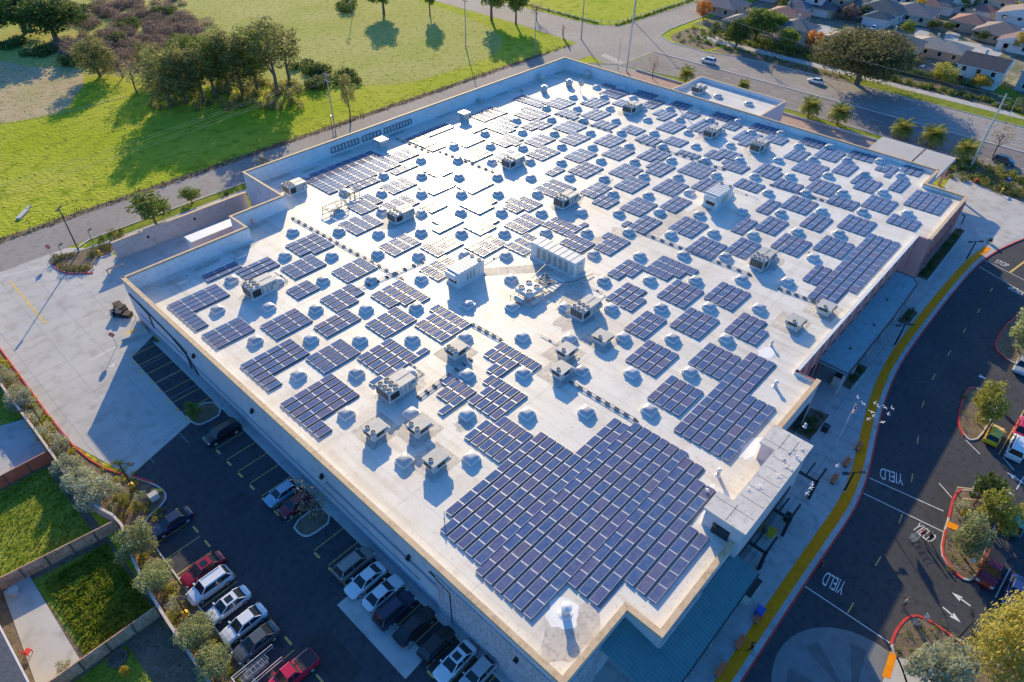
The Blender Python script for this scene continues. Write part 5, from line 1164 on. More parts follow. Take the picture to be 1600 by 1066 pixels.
# grove and field trees
GG = 'tall gum trees of the grove'
for k, (bx, by, ty, w, kd, lab) in enumerate([
    (268, 168, 70, 62, 'euc', 'leftmost gum tree of the grove, leafy to low down'), (292, 162, 66, 56, 'euc', 'second gum tree from the left in the grove'), (318, 160, 74, 50, 'euc2', 'gum tree with yellowish crown in the grove left half'),
    (338, 152, 52, 58, 'euc3', 'gum tree just left of the grove centre'), (358, 148, 48, 56, 'euc2', 'gum tree at the grove centre with bare white trunks'), (380, 148, 42, 64, 'euc', 'gum tree right of the grove centre'),
    (404, 142, 36, 66, 'euc3', 'dense dark gum tree third from the right end'), (434, 150, 22, 70, 'euc2', 'tallest gum tree at the right end with long bare trunk'), (454, 130, 38, 60, 'euc2', 'rightmost gum tree, leaning clear of the grove'),
    (245, 128, 62, 46, 'euc', 'gum tree behind the left end of the grove'), (300, 130, 50, 52, 'euc3', 'gum tree in the back row behind the grove left half'), (350, 122, 38, 52, 'euc', 'gum tree in the back row behind the grove centre')]):
    tree_px(kd, bx, by, ty, lab, GG, w*1.22)
tree_px('darkoak', 88, 62, -8, 'big rounded tree at the upper left above the dry patch', None, 100)
tree_px('darkoak', 40, 52, -14, 'big tree at the left picture edge beside the rounded one', None, 90)
tree_px('euc', 157, 120, 55, 'loose grey-green tree between the big left tree and the grove', None, 66)
tree_px('bare', 214, 145, 92, 'thin yellowing tree left of the grove', None, 44)
tree_px('bare', 192, 122, 84, 'thin brownish tree behind the yellowing one', None, 40)
tree_px('brush', 128, 92, 60, 'dry thicket beside the loose grey-green tree', None, 60, 'shrub', 'thicket')
tree_px('euc2', 548, 190, 112, 'small wispy tree beside the wooden power pole', None, 34)
tree_px('oak', 600, 22, -40, 'tree cut by the top edge in the open field', None, 62)
tree_px('oak', 672, 24, -40, 'smaller tree at the top edge left of the leaning pole', None, 34)
tree_px('oak', 768, 32, -45, 'tree at the top edge beside the far road', None, 66)
tree_px('oak', 806, 38, -40, 'tree at the top edge nearest the road junction', None, 48)
tree_px('bare', 838, 32, 2, 'leafless small tree beside the far road', None, 30)
r = random.Random(3)
th = [(118, 40), (150, 30), (185, 25), (215, 30), (250, 38), (150, 62), (180, 58), (212, 62), (240, 55), (272, 50), (110, 75), (135, 78), (200, 85), (228, 78), (258, 68), (290, 62), (160, 10), (200, 6), (238, 14), (180, 95), (230, 98), (268, 30), (300, 40), (95, 20), (262, 8)]
bl = []
for a, c in th:
    x, y = G(a, c)
    for _ in range(11):
        s = r.uniform(.7, 2.4); bl.append((x+r.uniform(-6, 6), y+r.uniform(-8, 8), s*.4, s*1.3, s*1.3, s*.8))
stuff('thicket_brush', leafy(5, bl, 95, .25).mesh('thicket_brush', LM['brown']), 'purplish grey dry brush covering the ground behind the grove', 'brush')
bl = []
for a, c in [(100, 10), (20, 20), (140, 15), (300, 75), (60, 85), (20, 75), (110, 100), (205, 45), (250, 22), (175, 70), (480, 110), (500, 120), (515, 125), (525, 118), (540, 128), (496, 131), (545, 14)]:
    x, y = G(a, c)
    for _ in range(3): s = r.uniform(1.4, 2.6); bl.append((x+r.uniform(-3, 3), y+r.uniform(-4, 4), s*.4, s*1.2, s*1.2, s*.8))
stuff('dark_brush', leafy(6, bl, 75, .4).mesh('dark_brush', LM['dark']), 'dark green and brown low bushes scattered between the field trees', 'brush')
# weeds along the far edge of the rear road and dry tufts on the field
bl = []
for k in range(260):
    x = -30+k*.82; s = r.uniform(.3, .75); bl.append((x, 141.4+r.uniform(-.5, 1.2), s*.3, s*1.4, s, s*.7))
stuff('roadside_weeds', leafy(8, bl, 55, .22).mesh('roadside_weeds', leafmat('roadside_weed_leaves', (.12, .12, .06), (.25, .22, .12))), 'dark weedy verge along the far side of the rear road', 'weeds')
b = MB()
for _ in range(2600):
    x = r.uniform(-10, 185); y = 142.5+r.random()**1.5*130
    s = r.uniform(.12, .32); a = r.random()*3.14; cx, sx = math.cos(a)*s, math.sin(a)*s
    b.poly([(x-cx, y-sx, .0), (x+cx, y+sx, .0), (x+cx*.6, y+sx*.6, s*.8), (x-cx*.6, y-sx*.6, s*.9)])
stuff('field_tufts', b.mesh('field_tufts', leafmat('tuft_blades', (.32, .35, .07), (.52, .48, .18), .5)), 'short grass tufts standing all over the open field', 'grass')
# planting strip along the left lot
flat('planting_strip', [(1.6, 131), (4.1, 131), (4.1, 108), (3.8, 82), (5, 74), (6.9, 70.1), (8.4, 67), (8.9, 64.5), (8.1, 63.3), (5.2, 62.4), (4.3, 60), (4.3, 10), (1.4, 10), (1.4, 39), (1.5, 50), (2.0, 56), (3.0, 63), (1.5, 70), (1.8, 80), (1.7, 97)], .05, M['soil'])
kb = MB(); kb.wall(smooth_line([(4.2, 131), (4.25, 108), (3.95, 82), (5, 74.5), (7.0, 70.2)], 1), .18, 0, .16)
struct('strip_kerb_red', kb, M['red'])
kb = MB(); kb.wall(smooth_line([(7.0, 70.2), (8.5, 67), (9.0, 64.6), (8.3, 63.2), (5.2, 62.4), (4.5, 60.5), (4.45, 10)], 1), .18, 0, .162); struct('strip_kerb', kb, M['kerb'])
kb = MB(); kb.wall([(7.2, 70.0), (8.6, 67)], .26, 0, .17); struct('painted_kerb_end', kb, M['red'])
GS = 'silvery trees of the left planting strip'
for k, (px, py, w, kd, lab) in enumerate([
    (10, 600, 36, 'shrub', 'small silvery bush at the left edge of the strip'), (22, 640, 44, 'olive2', 'silvery bush just above the low cream wall end'), (40, 668, 34, 'shrub', 'silvery bush fourth from the top of the strip'), (50, 690, 32, 'shrub', 'silvery bush beside the upper lamp post'),
    (95, 702, 40, 'shrub', 'round silvery bush right below the upper lamp post'), (108, 738, 50, 'olive2', 'silvery bush where the strip widens, above two larger ones'), (128, 758, 56, 'olive2', 'wide silvery bush left of the widest one'), (152, 782, 66, 'olive2', 'widest silvery bush near the bend of the cream wall'),
    (220, 860, 66, 'olive', 'green-grey tree beside the dark blue car'), (246, 915, 62, 'olive', 'green-grey tree beside the red sedan'), (310, 1000, 66, 'olive', 'green-grey tree left of the grey sedan'), (338, 1045, 66, 'olive', 'green-grey tree at the bottom edge beside the cart corral'), (24, 618, 30, 'shrub', 'small bush between the two topmost silvery bushes')]):
    x, y = G(px, py, .6); x = max(x, 2.3)
    d = math.sqrt(x*x+y*y+66**2); s = .88*w*d/F_PX/(4.2 if kd == 'olive' else 4.6 if kd == 'olive2' else 2.6)
    tree(kd, x, y, lab, GS, s)
bl = []
for k in range(420):
    y = r.uniform(12, 118); x = r.uniform(2.2, 3.9) if not 60 < y < 74 else r.uniform(3.4, 7.8); s = r.uniform(.22, .5); bl.append((x, y, .15, s, s, s*.6))
stuff('strip_groundcover', leafy(21, bl, 420, .10).mesh('strip_groundcover', leafmat('groundcover_leaves', (.34, .40, .03), (.60, .55, .08), .5)), 'yellow-green groundcover filling the left planting strip', 'groundcover')
for k, (px, py, s_, kd, lab) in enumerate([(188, 772, .8, 'shrub', 'small green shrub left of the yellow pole base at the bend'), (197, 788, .9, 'shrub', 'tawny shrub right below the yellow pole base'), (222, 782, .8, 'shrub', 'rounded yellowish shrub at the kerb tip'), (215, 796, .7, 'shrub', 'small shrub beside the pale cabinet'), (178, 800, .8, 'shrub', 'low shrub next to the curved cream wall'), (70, 688, .8, 'shrub', 'yellow-green shrub above the yellow lamp base'), (275, 950, .9, 'shrub', 'shrub beside the dark post with a yellow base'), (268, 972, .8, 'shrub', 'low shrub against the garden wall by the white cars'), (285, 990, .8, 'shrub', 'dense shrub left of the green-grey tree trunk')]):
    x, y = G(px, py, .3); o = tree(kd, x, y, lab, None, s_, 'shrub')
    if k % 2: own([c for c in o.children if c.name.startswith('crown')][0], LM['ygreen'])
for k in range(16):
    y = 66.5+k*3.25; x = r.uniform(2.5, 3.1)
    if y > 72: t = tree('shrub', x, y, 'one of the rounded grey-green shrubs filling in between the silvery strip trees', 'filling shrubs of the left strip', r.uniform(.55, .85), 'shrub')
# undergrowth under the grove and rough edge of the thicket
bl = []
for k in range(150):
    x, y = G(r.uniform(238, 470), r.uniform(128, 172)); s = r.uniform(.5, 1.5); bl.append((x, y, s*.5, s, s, s*.9))
stuff('grove_undergrowth', leafy(77, bl, 110, .24).mesh('grove_undergrowth', LM['euc']), 'olive undergrowth filling the foot of the gum grove', 'undergrowth')
# garden wall and fences
def fence(pts, z, name, label, cat, mt, capm, w=.14, posts=2.4):
    if name == 'garden_fence': w = .07
    x0, y0 = pts[0]; t = thing(name, label, cat, (x0, y0, 0)); q = [(p[0]-x0, p[1]-y0) for p in pts]
    add('panel', MB().wall(q, w, 0, z).mesh('panel', mt), t); add('cap', MB().wall(q, w+(.14 if w > .1 else .06), z, z+.07).mesh('cap', capm), t)
    for a, b_ in zip(q, q[1:]):
        L = math.hypot(b_[0]-a[0], b_[1]-a[1]); k = max(1, int(L/posts))
        for i in range(k): f = i/k; add('post', MB().box((a[0]+(b_[0]-a[0])*f, a[1]+(b_[1]-a[1])*f, 0), (w+.1, w+.1, z-.03)).mesh('post', mt if w > .1 else M['trunk']), t)
    return t
fence(smooth_line([(1.6, 131), (1.6, 97), (1.8, 80), (1.6, 71), (2.0, 67.5), (3.4, 63), (2.6, 59), (2.0, 56), (1.5, 50), (1.3, 39), (1.3, 10)], 1), 2.0, 'garden_wall', 'cream-capped wall curving between the gardens and the planting strip', 'garden wall', M['precast'], mat('cream_cap', (.62, .50, .42), .8, var=.1, scale=2))
fence([(1.3, 49.8), (-14, 49.8)], 1.8, 'garden_fence', 'weathered board fence below the weedy concrete-patio garden', 'fence', M['wood'], M['wood'])
fence([(3.0, 63.3), (-14, 65.6)], 1.8, 'garden_fence', 'grey-brown board fence between the bright lawn and the patio garden', 'fence', M['wood'], M['wood'])
fence([(1.6, 79.7), (-14, 79.6)], 1.8, 'garden_fence', 'deep red board fence left of the silvery bushes', 'fence', M['woodred'], mat('pale_red_cap', (.50, .24, .16), .8, var=.1))
flat('gardens_ground', [(-60, 10), (1.4, 10), (1.6, 131), (-60, 131)], .012, M['soil'])
flat('upper_garden_paving', [(-14, 79.8), (1.5, 79.8), (1.5, 90), (-14, 96)], .03, M['walk'])
flat('upper_garden_lawn', [(-14, 90.5), (1.5, 90.5), (1.6, 118), (-14, 118)], .028, M['lawn'])
flat('middle_garden_lawn', [(-14, 66), (0.6, 65), (0.4, 79.3), (-14, 79.3)], .03, M['lawn'])
flat('patio_garden_lawn', [(-5.8, 50.2), (1.0, 50.2), (1.2, 62.6), (-6.4, 63.8)], .03, M['lawn'])
flat('patio', PG([(5, 925), (42, 893), (128, 1036), (75, 1075), (60, 1080)]), .05, M['conc'])
flat('lower_garden_lawn', [(-14, 20), (-1.5, 20), (-2.5, 49.4), (-14, 49.4)], .028, M['lawn'])
b = MB()
def tuftarea(x0, x1, y0, y1, n, s0, s1):
    for _ in range(n):
        x, y = r.uniform(x0, x1), r.uniform(y0, y1); s = r.uniform(s0, s1)
        for q in range(4):
            a = r.random()*6.28; dx, dy = math.cos(a)*s, math.sin(a)*s; px_, py_ = -dy*.25, dx*.25
            b.poly([(x-px_, y-py_, .02), (x+px_, y+py_, .02), (x+dx*.7+px_*.4, y+dy*.7+py_*.4, s*1.1), (x+dx*.8-px_*.4, y+dy*.8-py_*.4, s*1.0)])
tuftarea(-5.6, 1.0, 50.4, 62.6, 2600, .12, .34); tuftarea(-13, .4, 66, 79, 2200, .08, .2)
stuff('garden_grass', b.mesh('garden_grass', leafmat('garden_grass_blades', (.20, .30, .02), (.42, .46, .06), .5)), 'long bright green grass clumps in the two sunny gardens', 'grass')
# garden house at the lower left
hs = thing('garden_house', 'house with dark blue tiled roof at the lower left corner', 'house', (-11.5, 50, 0))
add('wall', MB().box((-3.5, 4, 0), (8, 24, 2.7)).mesh('wall', mat('house_plaster', (.52, .46, .38), .9, var=.05)), hs)
b = MB(); b.poly([(1.3, -9, 2.75), (1.3, 14, 2.75), (-4, 14, 5.0), (-4, -9, 5.0)][::1]); b.poly([(-9, -9, 2.75), (-4, -9, 5.0), (-4, 14, 5.0), (-9, 14, 2.75)]); b.poly([(1.3, 14, 2.7), (-9, 14, 2.7), (-4, 14, 5.0)]); b.poly([(1.3, -9, 2.7), (-4, -9, 5.0), (-9, -9, 2.7)])
rf = add('roof', b.mesh('roof', mat('slate_blue_tiles', (.030, .045, .085), .9, scale=3, col2=(.05, .065, .11), bump=.6, bscale=6, dist=.04)), hs)
add('gutter', MB().box((1.38, 2.5, 2.62), (.14, 23, .14)).mesh('gutter', M['white']), hs)
gx, gy = G(22, 925, .5); t = thing('patio_bin', 'round weathered pot on the patio near the house', 'pot', (gx, gy, .05)); add('pot', MB().cyl((0, 0, 0), (0, 0, .8), .42, .5, 12).mesh('pot', M['galv']), t); add('lid', MB().cyl((0, 0, .8), (0, 0, .86), .54, n=12).mesh('lid', M['hvac']), t)
gx, gy = G(42, 1018, .5); t = thing('garden_chair', 'red garden chair on the patio by the house wall', 'chair', (gx, gy, .05), .5)
add('seat', MB().box((0, 0, .4), (.6, .6, .08)).mesh('seat', M['red']), t); add('backrest', MB().box((-.3, 0, .45), (.08, .6, .55)).mesh('backrest', M['red']), t)
for sx in (-.25, .25):
    for sy in (-.25, .25): add('leg', MB().box((sx, sy, 0), (.06, .06, .4)).mesh('leg', M['red']), t)
gx, gy = G(185, 1030, 0); t = thing('garden_pond', 'round dark stone-edged bed in the shaded lower garden', 'garden bed', (gx, gy, .03))
b = MB(); b.wall([(.8*math.cos(a*.52), .8*math.sin(a*.52)) for a in range(12)], .25, 0, .22, closed=True); add('stone_edge', b.mesh('stone_edge', M['trunk']), t); add('soil', MB().flat([(.7*math.cos(a*.52), .7*math.sin(a*.52)) for a in range(12)], .06).mesh('soil', M['soil']), t)
x, y = G(200, 1055, 0); tree('gold', x, y, 'tiny yellow-leaved sapling at the bottom of the shaded garden', None, .22)
x, y = G(105, 1050, 0); tree('shrub', x, y, 'pale green shrub against the lowest board fence', None, .8, 'shrub')
# lot islands
def island(pts, label_seed, red=None, z=.14, it=2):
    p = smooth_line(pts, it, True); return p
def isl(name, pts, redpts=None, soil='soil'):
    p = smooth_line(pts, 1, True); flat(name+'_soil', p, .12, M[soil]); k = MB(); k.wall(p, .2, 0, .16, closed=True); struct(name+'_kerb', k, M['kerb'])
    if redpts: k = MB(); k.wall(smooth_line(redpts, 1), .24, 0, .172); struct(name+'_red_kerb', k, M['red'])
isl('shrub_island', PG([(1512, 608), (1523, 606), (1538, 612), (1564, 625), (1548, 655), (1530, 685), (1516, 689), (1508, 683), (1497, 665), (1498, 645), (1505, 622)]), PG([(1525, 607), (1512, 608), (1505, 622), (1498, 645), (1497, 665), (1506, 682)]))
isl('upper_island', PG([(1553, 545), (1560, 525), (1576, 503), (1605, 485), (1640, 500), (1630, 560), (1596, 571), (1578, 566)]), PG([(1605, 485), (1576, 503), (1560, 525), (1553, 545), (1573, 563)]))
isl('middle_island', PG([(1503, 764), (1490, 775), (1482, 810), (1476, 828), (1469, 864), (1484, 889), (1503, 905), (1518, 908), (1531, 890), (1545, 840), (1566, 800), (1548, 775)]), PG([(1503, 764), (1490, 775), (1482, 810)]))
k = MB(); k.wall(smooth_line(PG([(1477, 828), (1470, 862), (1484, 889), (1503, 905)]), 1), .24, 0, .173); struct('middle_island_red_kerb', k, M['red'])
isl('corner_island', PG([(1392, 1007), (1400, 985), (1416, 965), (1437, 962), (1470, 983), (1505, 1008), (1560, 1040), (1620, 1080), (1540, 1100), (1420, 1080), (1405, 1035), (1396, 1025)]), PG([(1392, 1007), (1400, 985), (1416, 965), (1437, 962), (1470, 983), (1505, 1008)]))
flat('ramp_pad', PG([(1480, 815), (1497, 823), (1494, 831), (1477, 824)]), .165, M['yel']); flat('corner_ramp', PG([(1390, 1018), (1400, 1026), (1390, 1062), (1377, 1058)]), .17, M['yel'])
flat('corner_path', PG([(1400, 1028), (1470, 1045), (1460, 1090), (1372, 1090), (1380, 1060)]), .16, M['conc']); flat('kerb_ramp', PG([(1537, 386), (1548, 390), (1541, 397), (1530, 393)]), .18, M['yel'])
isl('upper_wall_island', [(16.8, 75.3), (20.7, 75.3), (20.7, 71.7), (17.6, 71.7), (16.8, 72.6)], None, 'soil'); isl('lower_wall_island', [(16.9, 49.4), (20.7, 49.4), (20.7, 46.5), (17.6, 46.5), (16.8, 47.3)], None, 'soil')
for kd, px, py, ty, w, lab in (('ygreen', 1525, 660, 604, 52, 'pale green bushy tree on the island beside the yellow car'), ('olive', 1588, 548, 488, 56, 'pale green tree on the topmost island at the right edge'), ('olive', 1500, 866, 812, 58, 'dark olive tree at the lower end of the middle island'), ('smalld', 1520, 790, 742, 44, 'small dark-leaved tree at the top of the middle island'), ('ygreen', 1543, 826, 778, 58, 'bright yellow-green tree on the middle island beside the silver car'), ('shrub', 1496, 800, 782, 26, 'small dark bush left of the handrail on the middle island'), ('big_y', 1550, 1075, 950, 130, 'large yellow-leaved tree at the lower right corner'), ('olive2', 1438, 1085, 1015, 84, 'grey-green tree at the bottom edge beside the corner path'), ('shrub', 1470, 1022, 1000, 30, 'low green bush right of the yellow pole base')):
    tree_px(kd, px, py, ty, lab, None, w)
tree_px('bare', 498, 818, 755, 'leafless tree on the lower island by the store wall', None, 70); tree_px('small', 308, 655, 630, 'small dark tree on the upper island by the store wall', None, 34)
bl = []
for poly, n in (((1502, 615, 1560, 680), 14), ((1478, 830, 1540, 900), 26), ((1400, 970, 1500, 1040), 26), ((1560, 510, 1600, 560), 10)):
    for _ in range(n): x, y = G(r.uniform(poly[0], poly[2]), r.uniform(poly[1], poly[3])); s = r.uniform(.15, .35); bl.append((x, y, .25, s, s, s*.7))
stuff('island_plants', leafy(31, [q for q in bl if q[0] > 30], 520, .09).mesh('island_plants', LM['green']), 'small green tufts planted on the lot islands', 'plants')
# loading yard island
isl('yard_island', PG([(80, 408), (92, 400), (124, 393), (150, 385), (175, 378), (182, 396), (150, 405), (146, 427), (110, 428), (88, 422)]), PG([(80, 410), (92, 424), (112, 429), (146, 427)]))
bl = []
for _ in range(60): x, y = G(r.uniform(88, 175), 0); 
for a, c in [(88, 410), (95, 418), (105, 423), (118, 424), (130, 423), (140, 421), (98, 404), (88, 403), (108, 400), (150, 392), (160, 388), (170, 384), (146, 400), (168, 392), (178, 375), (185, 372), (160, 375), (175, 365), (190, 362)]:
    x, y = G(a, c); 
    for _ in range(2): s = r.uniform(.4, .9); bl.append((x+r.uniform(-.5, .5), y+r.uniform(-.5, .5), s*.5, s, s, s*.8))
stuff('island_shrubs', leafy(33, bl, 300, .13).mesh('island_shrubs', leafmat('island_shrub_leaves', (.12, .14, .04), (.28, .25, .08))), 'low olive and golden shrubs on the island at the yard entrance', 'shrubs')
# beds beside the store
flat('front_bed', [(122.9, 13.2), (146.4, 13.2), (146.6, 11.5), (123.0, 11.3)], .17, M['soil']); flat('canopy_bed', [(85.5, 11.6), (92.1, 11.8), (92.2, 10.3), (85.5, 10.5)], .17, M['soil']); flat('tower_bed', [(72.1, 12.4), (77.9, 13), (78.4, 10.5), (72, 10.5)], .17, M['soil']); flat('bench_bed', [(107, 10.9), (112, 10.9), (112, 9.4), (107, 9.4)], .17, M['soil'])
bl = []
for x0, x1, y0, y1, n in ((123.4, 146, 11.7, 12.8, 90), (85.8, 91.8, 10.6, 11.4, 16), (72.4, 77.8, 10.8, 12.2, 22), (107.2, 111.8, 9.6, 10.7, 12)):
    for _ in range(n): s = r.uniform(.3, .55); bl.append((r.uniform(x0, x1), r.uniform(y0, y1), .35, s, s, s*.7))
stuff('bed_hedges', leafy(35, bl, 300, .12).mesh('bed_hedges', LM['dark']), 'clipped dark green plants in the beds along the storefront', 'plants')
k = MB(); k.wall([(122.8, 11.2), (146.8, 11.4)], .2, .15, .3); k.wall([(71.9, 10.3), (78.6, 10.3)], .2, .15, .3); k.wall([(85.3, 10.2), (92.4, 10.2)], .2, .15, .3); struct('bed_edging', k, M['kerb'])
# palms
def palm(x, y, h, s, label):
    t = thing('palm_tree', label, 'palm tree', (x, y, 0), r.random()*6, 'palm trees along the avenue'); b = MB()
    for k_ in range(5): b.cyl((0, 0, h*k_/5), (0, 0, h*(k_+1)/5), .3*(1-.05*k_), .33*(1-.05*k_), 8)
    add('trunk', b.mesh('trunk', M['ptrunk']), t); b = MB()
    for i in range(46):
        a = i*2.399; el = 1.35-1.5*(i/46.0); L = s*r.uniform(.85, 1.1); u = Vector((math.cos(a), math.sin(a), 0)); n_ = Vector((-u.y, u.x, 0)); p = Vector((0, 0, h)); pp = []
        for q in range(7): e = el-.24*q*(1.1 if i > 15 else .8); pp.append(p.copy()); p += (u*math.cos(e)+Vector((0, 0, math.sin(e))))*L/6
        for q in range(6):
            w0, w1 = [.34*s/2.6*math.sin(math.pi*(.12+.82*z_/6)) for z_ in (q, q+1)]; dz = Vector((0, 0, -.35))
            for sg in (-1, 1):
                for hh in range(2):
                    f0 = q+hh*.5; A = pp[q].lerp(pp[q+1], hh*.5); B = pp[q].lerp(pp[q+1], hh*.5+.32); b.poly([tuple(A), tuple(B), tuple(B+n_*sg*w1*2.0+u*.12+dz*w1), tuple(A+n_*sg*w0*2.0+u*.1+dz*w0)])
    add('crown', b.mesh('crown', LM['fern']), t); return t
for (px, py, ty, s, lab) in ((1070, 134, 108, 2.4, 'palm by the avenue left of the annex roof'), (1160, 142, 128, 1.8, 'small palm half hidden behind the annex parapet'), (1262, 183, 158, 2.8, 'palm just right of the annex'), (1307, 195, 168, 2.9, 'dark green palm second from the annex'), (1405, 216, 192, 2.7, 'palm between the avenue and the left drive-through canopy'), (1452, 229, 202, 3.0, 'yellowish palm behind the right drive-through canopy'), (1503, 250, 224, 2.8, 'palm beside the leaning grey power pole')):
    x, y = G(px, py); palm(x, y, max(1.5, height_to(x, y, ty)-1.5), s*1.25, lab)
# planting at the drive entrance
flat('entrance_planting', smooth_line([(168.5, 25), (181.5, 25), (181.5, 14), (184.2, 9.5), (185, -8), (168, -8), (168.5, 8), (167.3, 14), (168.2, 20)], 1, True), .06, M['soil'])
bl = []
for _ in range(210): bl.append((r.uniform(168.8, 182.8), r.uniform(-6, 24), .4, *(lambda s: (s, s, s*.75))(r.uniform(.5, 1.15))))
stuff('entrance_shrubs', leafy(41, bl, 150, .2).mesh('entrance_shrubs', leafmat('entrance_shrub_leaves', (.14, .18, .05), (.42, .40, .10))), 'dense mixed shrubs beside the drive entrance at the right', 'shrubs')
x, y = G(1551, 245); tree('bare', x, y, 'leafless pale orange tree beside the grey power pole', None, 1.15)
tree_px('bare', 1019, 122, 84, 'small brownish tree beside the avenue behind the far roof corner', None, 26); tree_px('bare', 1205, 117, 96, 'small half-bare tree on the avenue verge in tree shade', None, 16)
# street trees and hedges east of the avenue
tree_px('broad', 1338, 132, 54, 'very broad spreading tree beside the avenue', None, 158)
for kd, a, c, ty, w, lab in (('oak', 1178, 66, 14, 62, 'big grey-green tree left of the grey-roofed house'), ('oak', 1205, 62, 20, 46, 'second grey-green tree touching the grey-roofed house'), ('col', 1116, 60, 30, 22, 'narrow dark conifer, left one of the pair by the junction'), ('col', 1135, 62, 32, 22, 'narrow conifer, right one of the pair by the junction'), ('orange', 1098, 30, 0, 30, 'orange autumn tree at the road junction corner'), ('orange', 1268, 80, 48, 34, 'orange autumn tree left of the very broad tree'), ('ygreen', 1470, 128, 100, 36, 'yellow-green small tree left of the long dark-roofed house'), ('gold', 1528, 142, 116, 36, 'golden small tree in front of the long dark-roofed house'), ('gold', 1592, 84, 48, 34, 'brilliant yellow tree at the right edge'), ('small', 1222, 20, -6, 24, 'dark round tree between two estate driveways'), ('small', 1414, 56, 32, 30, 'bright green tree between the teal-roofed and red-roofed houses'), ('smalld', 1458, 48, 32, 26, 'dark round tree right of the bright green one'), ('smalld', 1478, 50, 34, 18, 'small dark round tree beside the cul-de-sac'), ('brush', 1325, 32, 6, 38, 'reddish leafless tree beside the dark maroon roof'), ('gold', 1433, 22, -4, 20, 'yellow tree between the two red-roofed houses'), ('small', 1506, 22, -6, 34, 'rounded green tree between houses at the top right'), ('gold', 1582, 30, 2, 22, 'ochre tree near the top right corner'), ('smalld', 1530, 64, 46, 30, 'dark round bush left of the right-hand terrace house'), ('bare', 1595, 178, 148, 36, 'dark brown bare bush by the right edge above the pole foot'), ('small', 1300, 62, 52, 20, 'small shrub in front of the low pink roofs'), ('darkoak', 1150, 74, 30, 40, 'dark spreading tree added for avenue shade, between the conifers and the big grey-green tree'), ('oak', 1225, 84, 44, 36, 'olive street tree added for avenue shade, in front of the grey-roofed cream house'), ('smalld', 1350, 30, 8, 22, 'dark tree left of the dark teal roof')):  # dark spreading tree and olive street tree are added to cast avenue shadows
    tree_px(kd, a, c, ty, lab, None, w)
def hedge(x0, y0, x1, y1, w, h, label, mt='dark', seed=50):
    t = thing('hedge', label, 'hedge', (x0, y0, 0)); L = math.hypot(x1-x0, y1-y0); n_ = int(L/1.1); bl = []
    for i in range(n_+1): f = i/n_; bl.append(((x1-x0)*f+r.uniform(-.3, .3), (y1-y0)*f, h*.45, w*.62, .85, h*.62))
    add('foliage', leafy(seed, bl, 110, .24).mesh('foliage', LM[mt]), t); b = MB()
    for i in range(0, n_, 2): b.cyl(((x1-x0)*i/n_, (y1-y0)*i/n_, 0), ((x1-x0)*i/n_, (y1-y0)*i/n_, h*.5), .07, n=5)
    add('stems', b.mesh('stems', M['trunk']), t)
hedge(230.5, 101, 230.5, 66, 2.2, 2.2, 'long clipped green hedge left of the very broad tree', 'green', 51); hedge(232.5, 62, 237, 34, 2.0, 2.0, 'long clipped green hedge below the long dark-roofed house', 'green', 52)
bl = []
for _ in range(230): y = r.uniform(10, 104); bl.append((r.uniform(225, 229), y, .35, *(lambda s: (s, s, s*.8))(r.uniform(.5, 1.1))))
for _ in range(60): bl.append((r.uniform(215, 219), r.uniform(62, 104), .25, *(lambda s: (s, s, s*.6))(r.uniform(.3, .7))))
for _ in range(50): bl.append((r.uniform(211, 230), r.uniform(107, 123), .3, *(lambda s: (s, s, s*.8))(r.uniform(.4, 1.0))))
stuff('avenue_shrubs', leafy(53, bl, 110, .26).mesh('avenue_shrubs', LM['green']), 'dark green and rusty shrubs in the bed along the avenue walk', 'shrubs')
bl = []
for _ in range(120): bl.append((r.uniform(180.2, 181.6) if r.random() < .5 else r.uniform(31, 52), 0, 0, 0, 0, 0)) if False else None
# trees beside the rear walk
for kd, a, c, ty, w, lab in (('small', 245, 352, 303, 74, 'broad young tree on the rear walk, larger one'), ('small', 301, 318, 294, 40, 'round young tree on the rear walk, middle one'), ('smalld', 357, 310, 298, 12, 'tiny shrub tree near the loading yard wall end')):
    tree_px(kd, a, c, ty, lab, None, w)
tree_px('shrub', 412, 258, 244, 'grey tumbleweed bush at the rear parapet foot', None, 26)
# ---------------------------------------------------------------- houses of the estate
def tiles(name, c, c2): return mat(name, c, .85, scale=1.3, col2=c2, bump=.7, bscale=5, dist=.06)
RT = dict(red=tiles('red_tiles', (.27, .13, .11), (.34, .18, .15)), brown=tiles('brown_tiles', (.22, .17, .15), (.29, .23, .20)), teal=tiles('teal_tiles', (.05, .09, .11), (.08, .12, .14)), dark=tiles('dark_tiles', (.055, .06, .07), (.09, .095, .10)), grey=tiles('grey_tiles', (.15, .15, .16), (.20, .20, .21)), purple=tiles('purple_tiles', (.15, .10, .12), (.20, .14, .15)), tan=tiles('tan_tiles', (.36, .30, .25), (.43, .37, .31)), pinkr=tiles('pink_tiles', (.45, .33, .28), (.52, .40, .34)))
WT = dict(cream=mat('cream_wall', (.58, .52, .42), .9, var=.05), white=mat('white_wall', (.66, .66, .66), .9, var=.04), grey=mat('grey_wall', (.44, .45, .46), .9, var=.05), tan=mat('tan_wall', (.46, .38, .29), .9, var=.05))
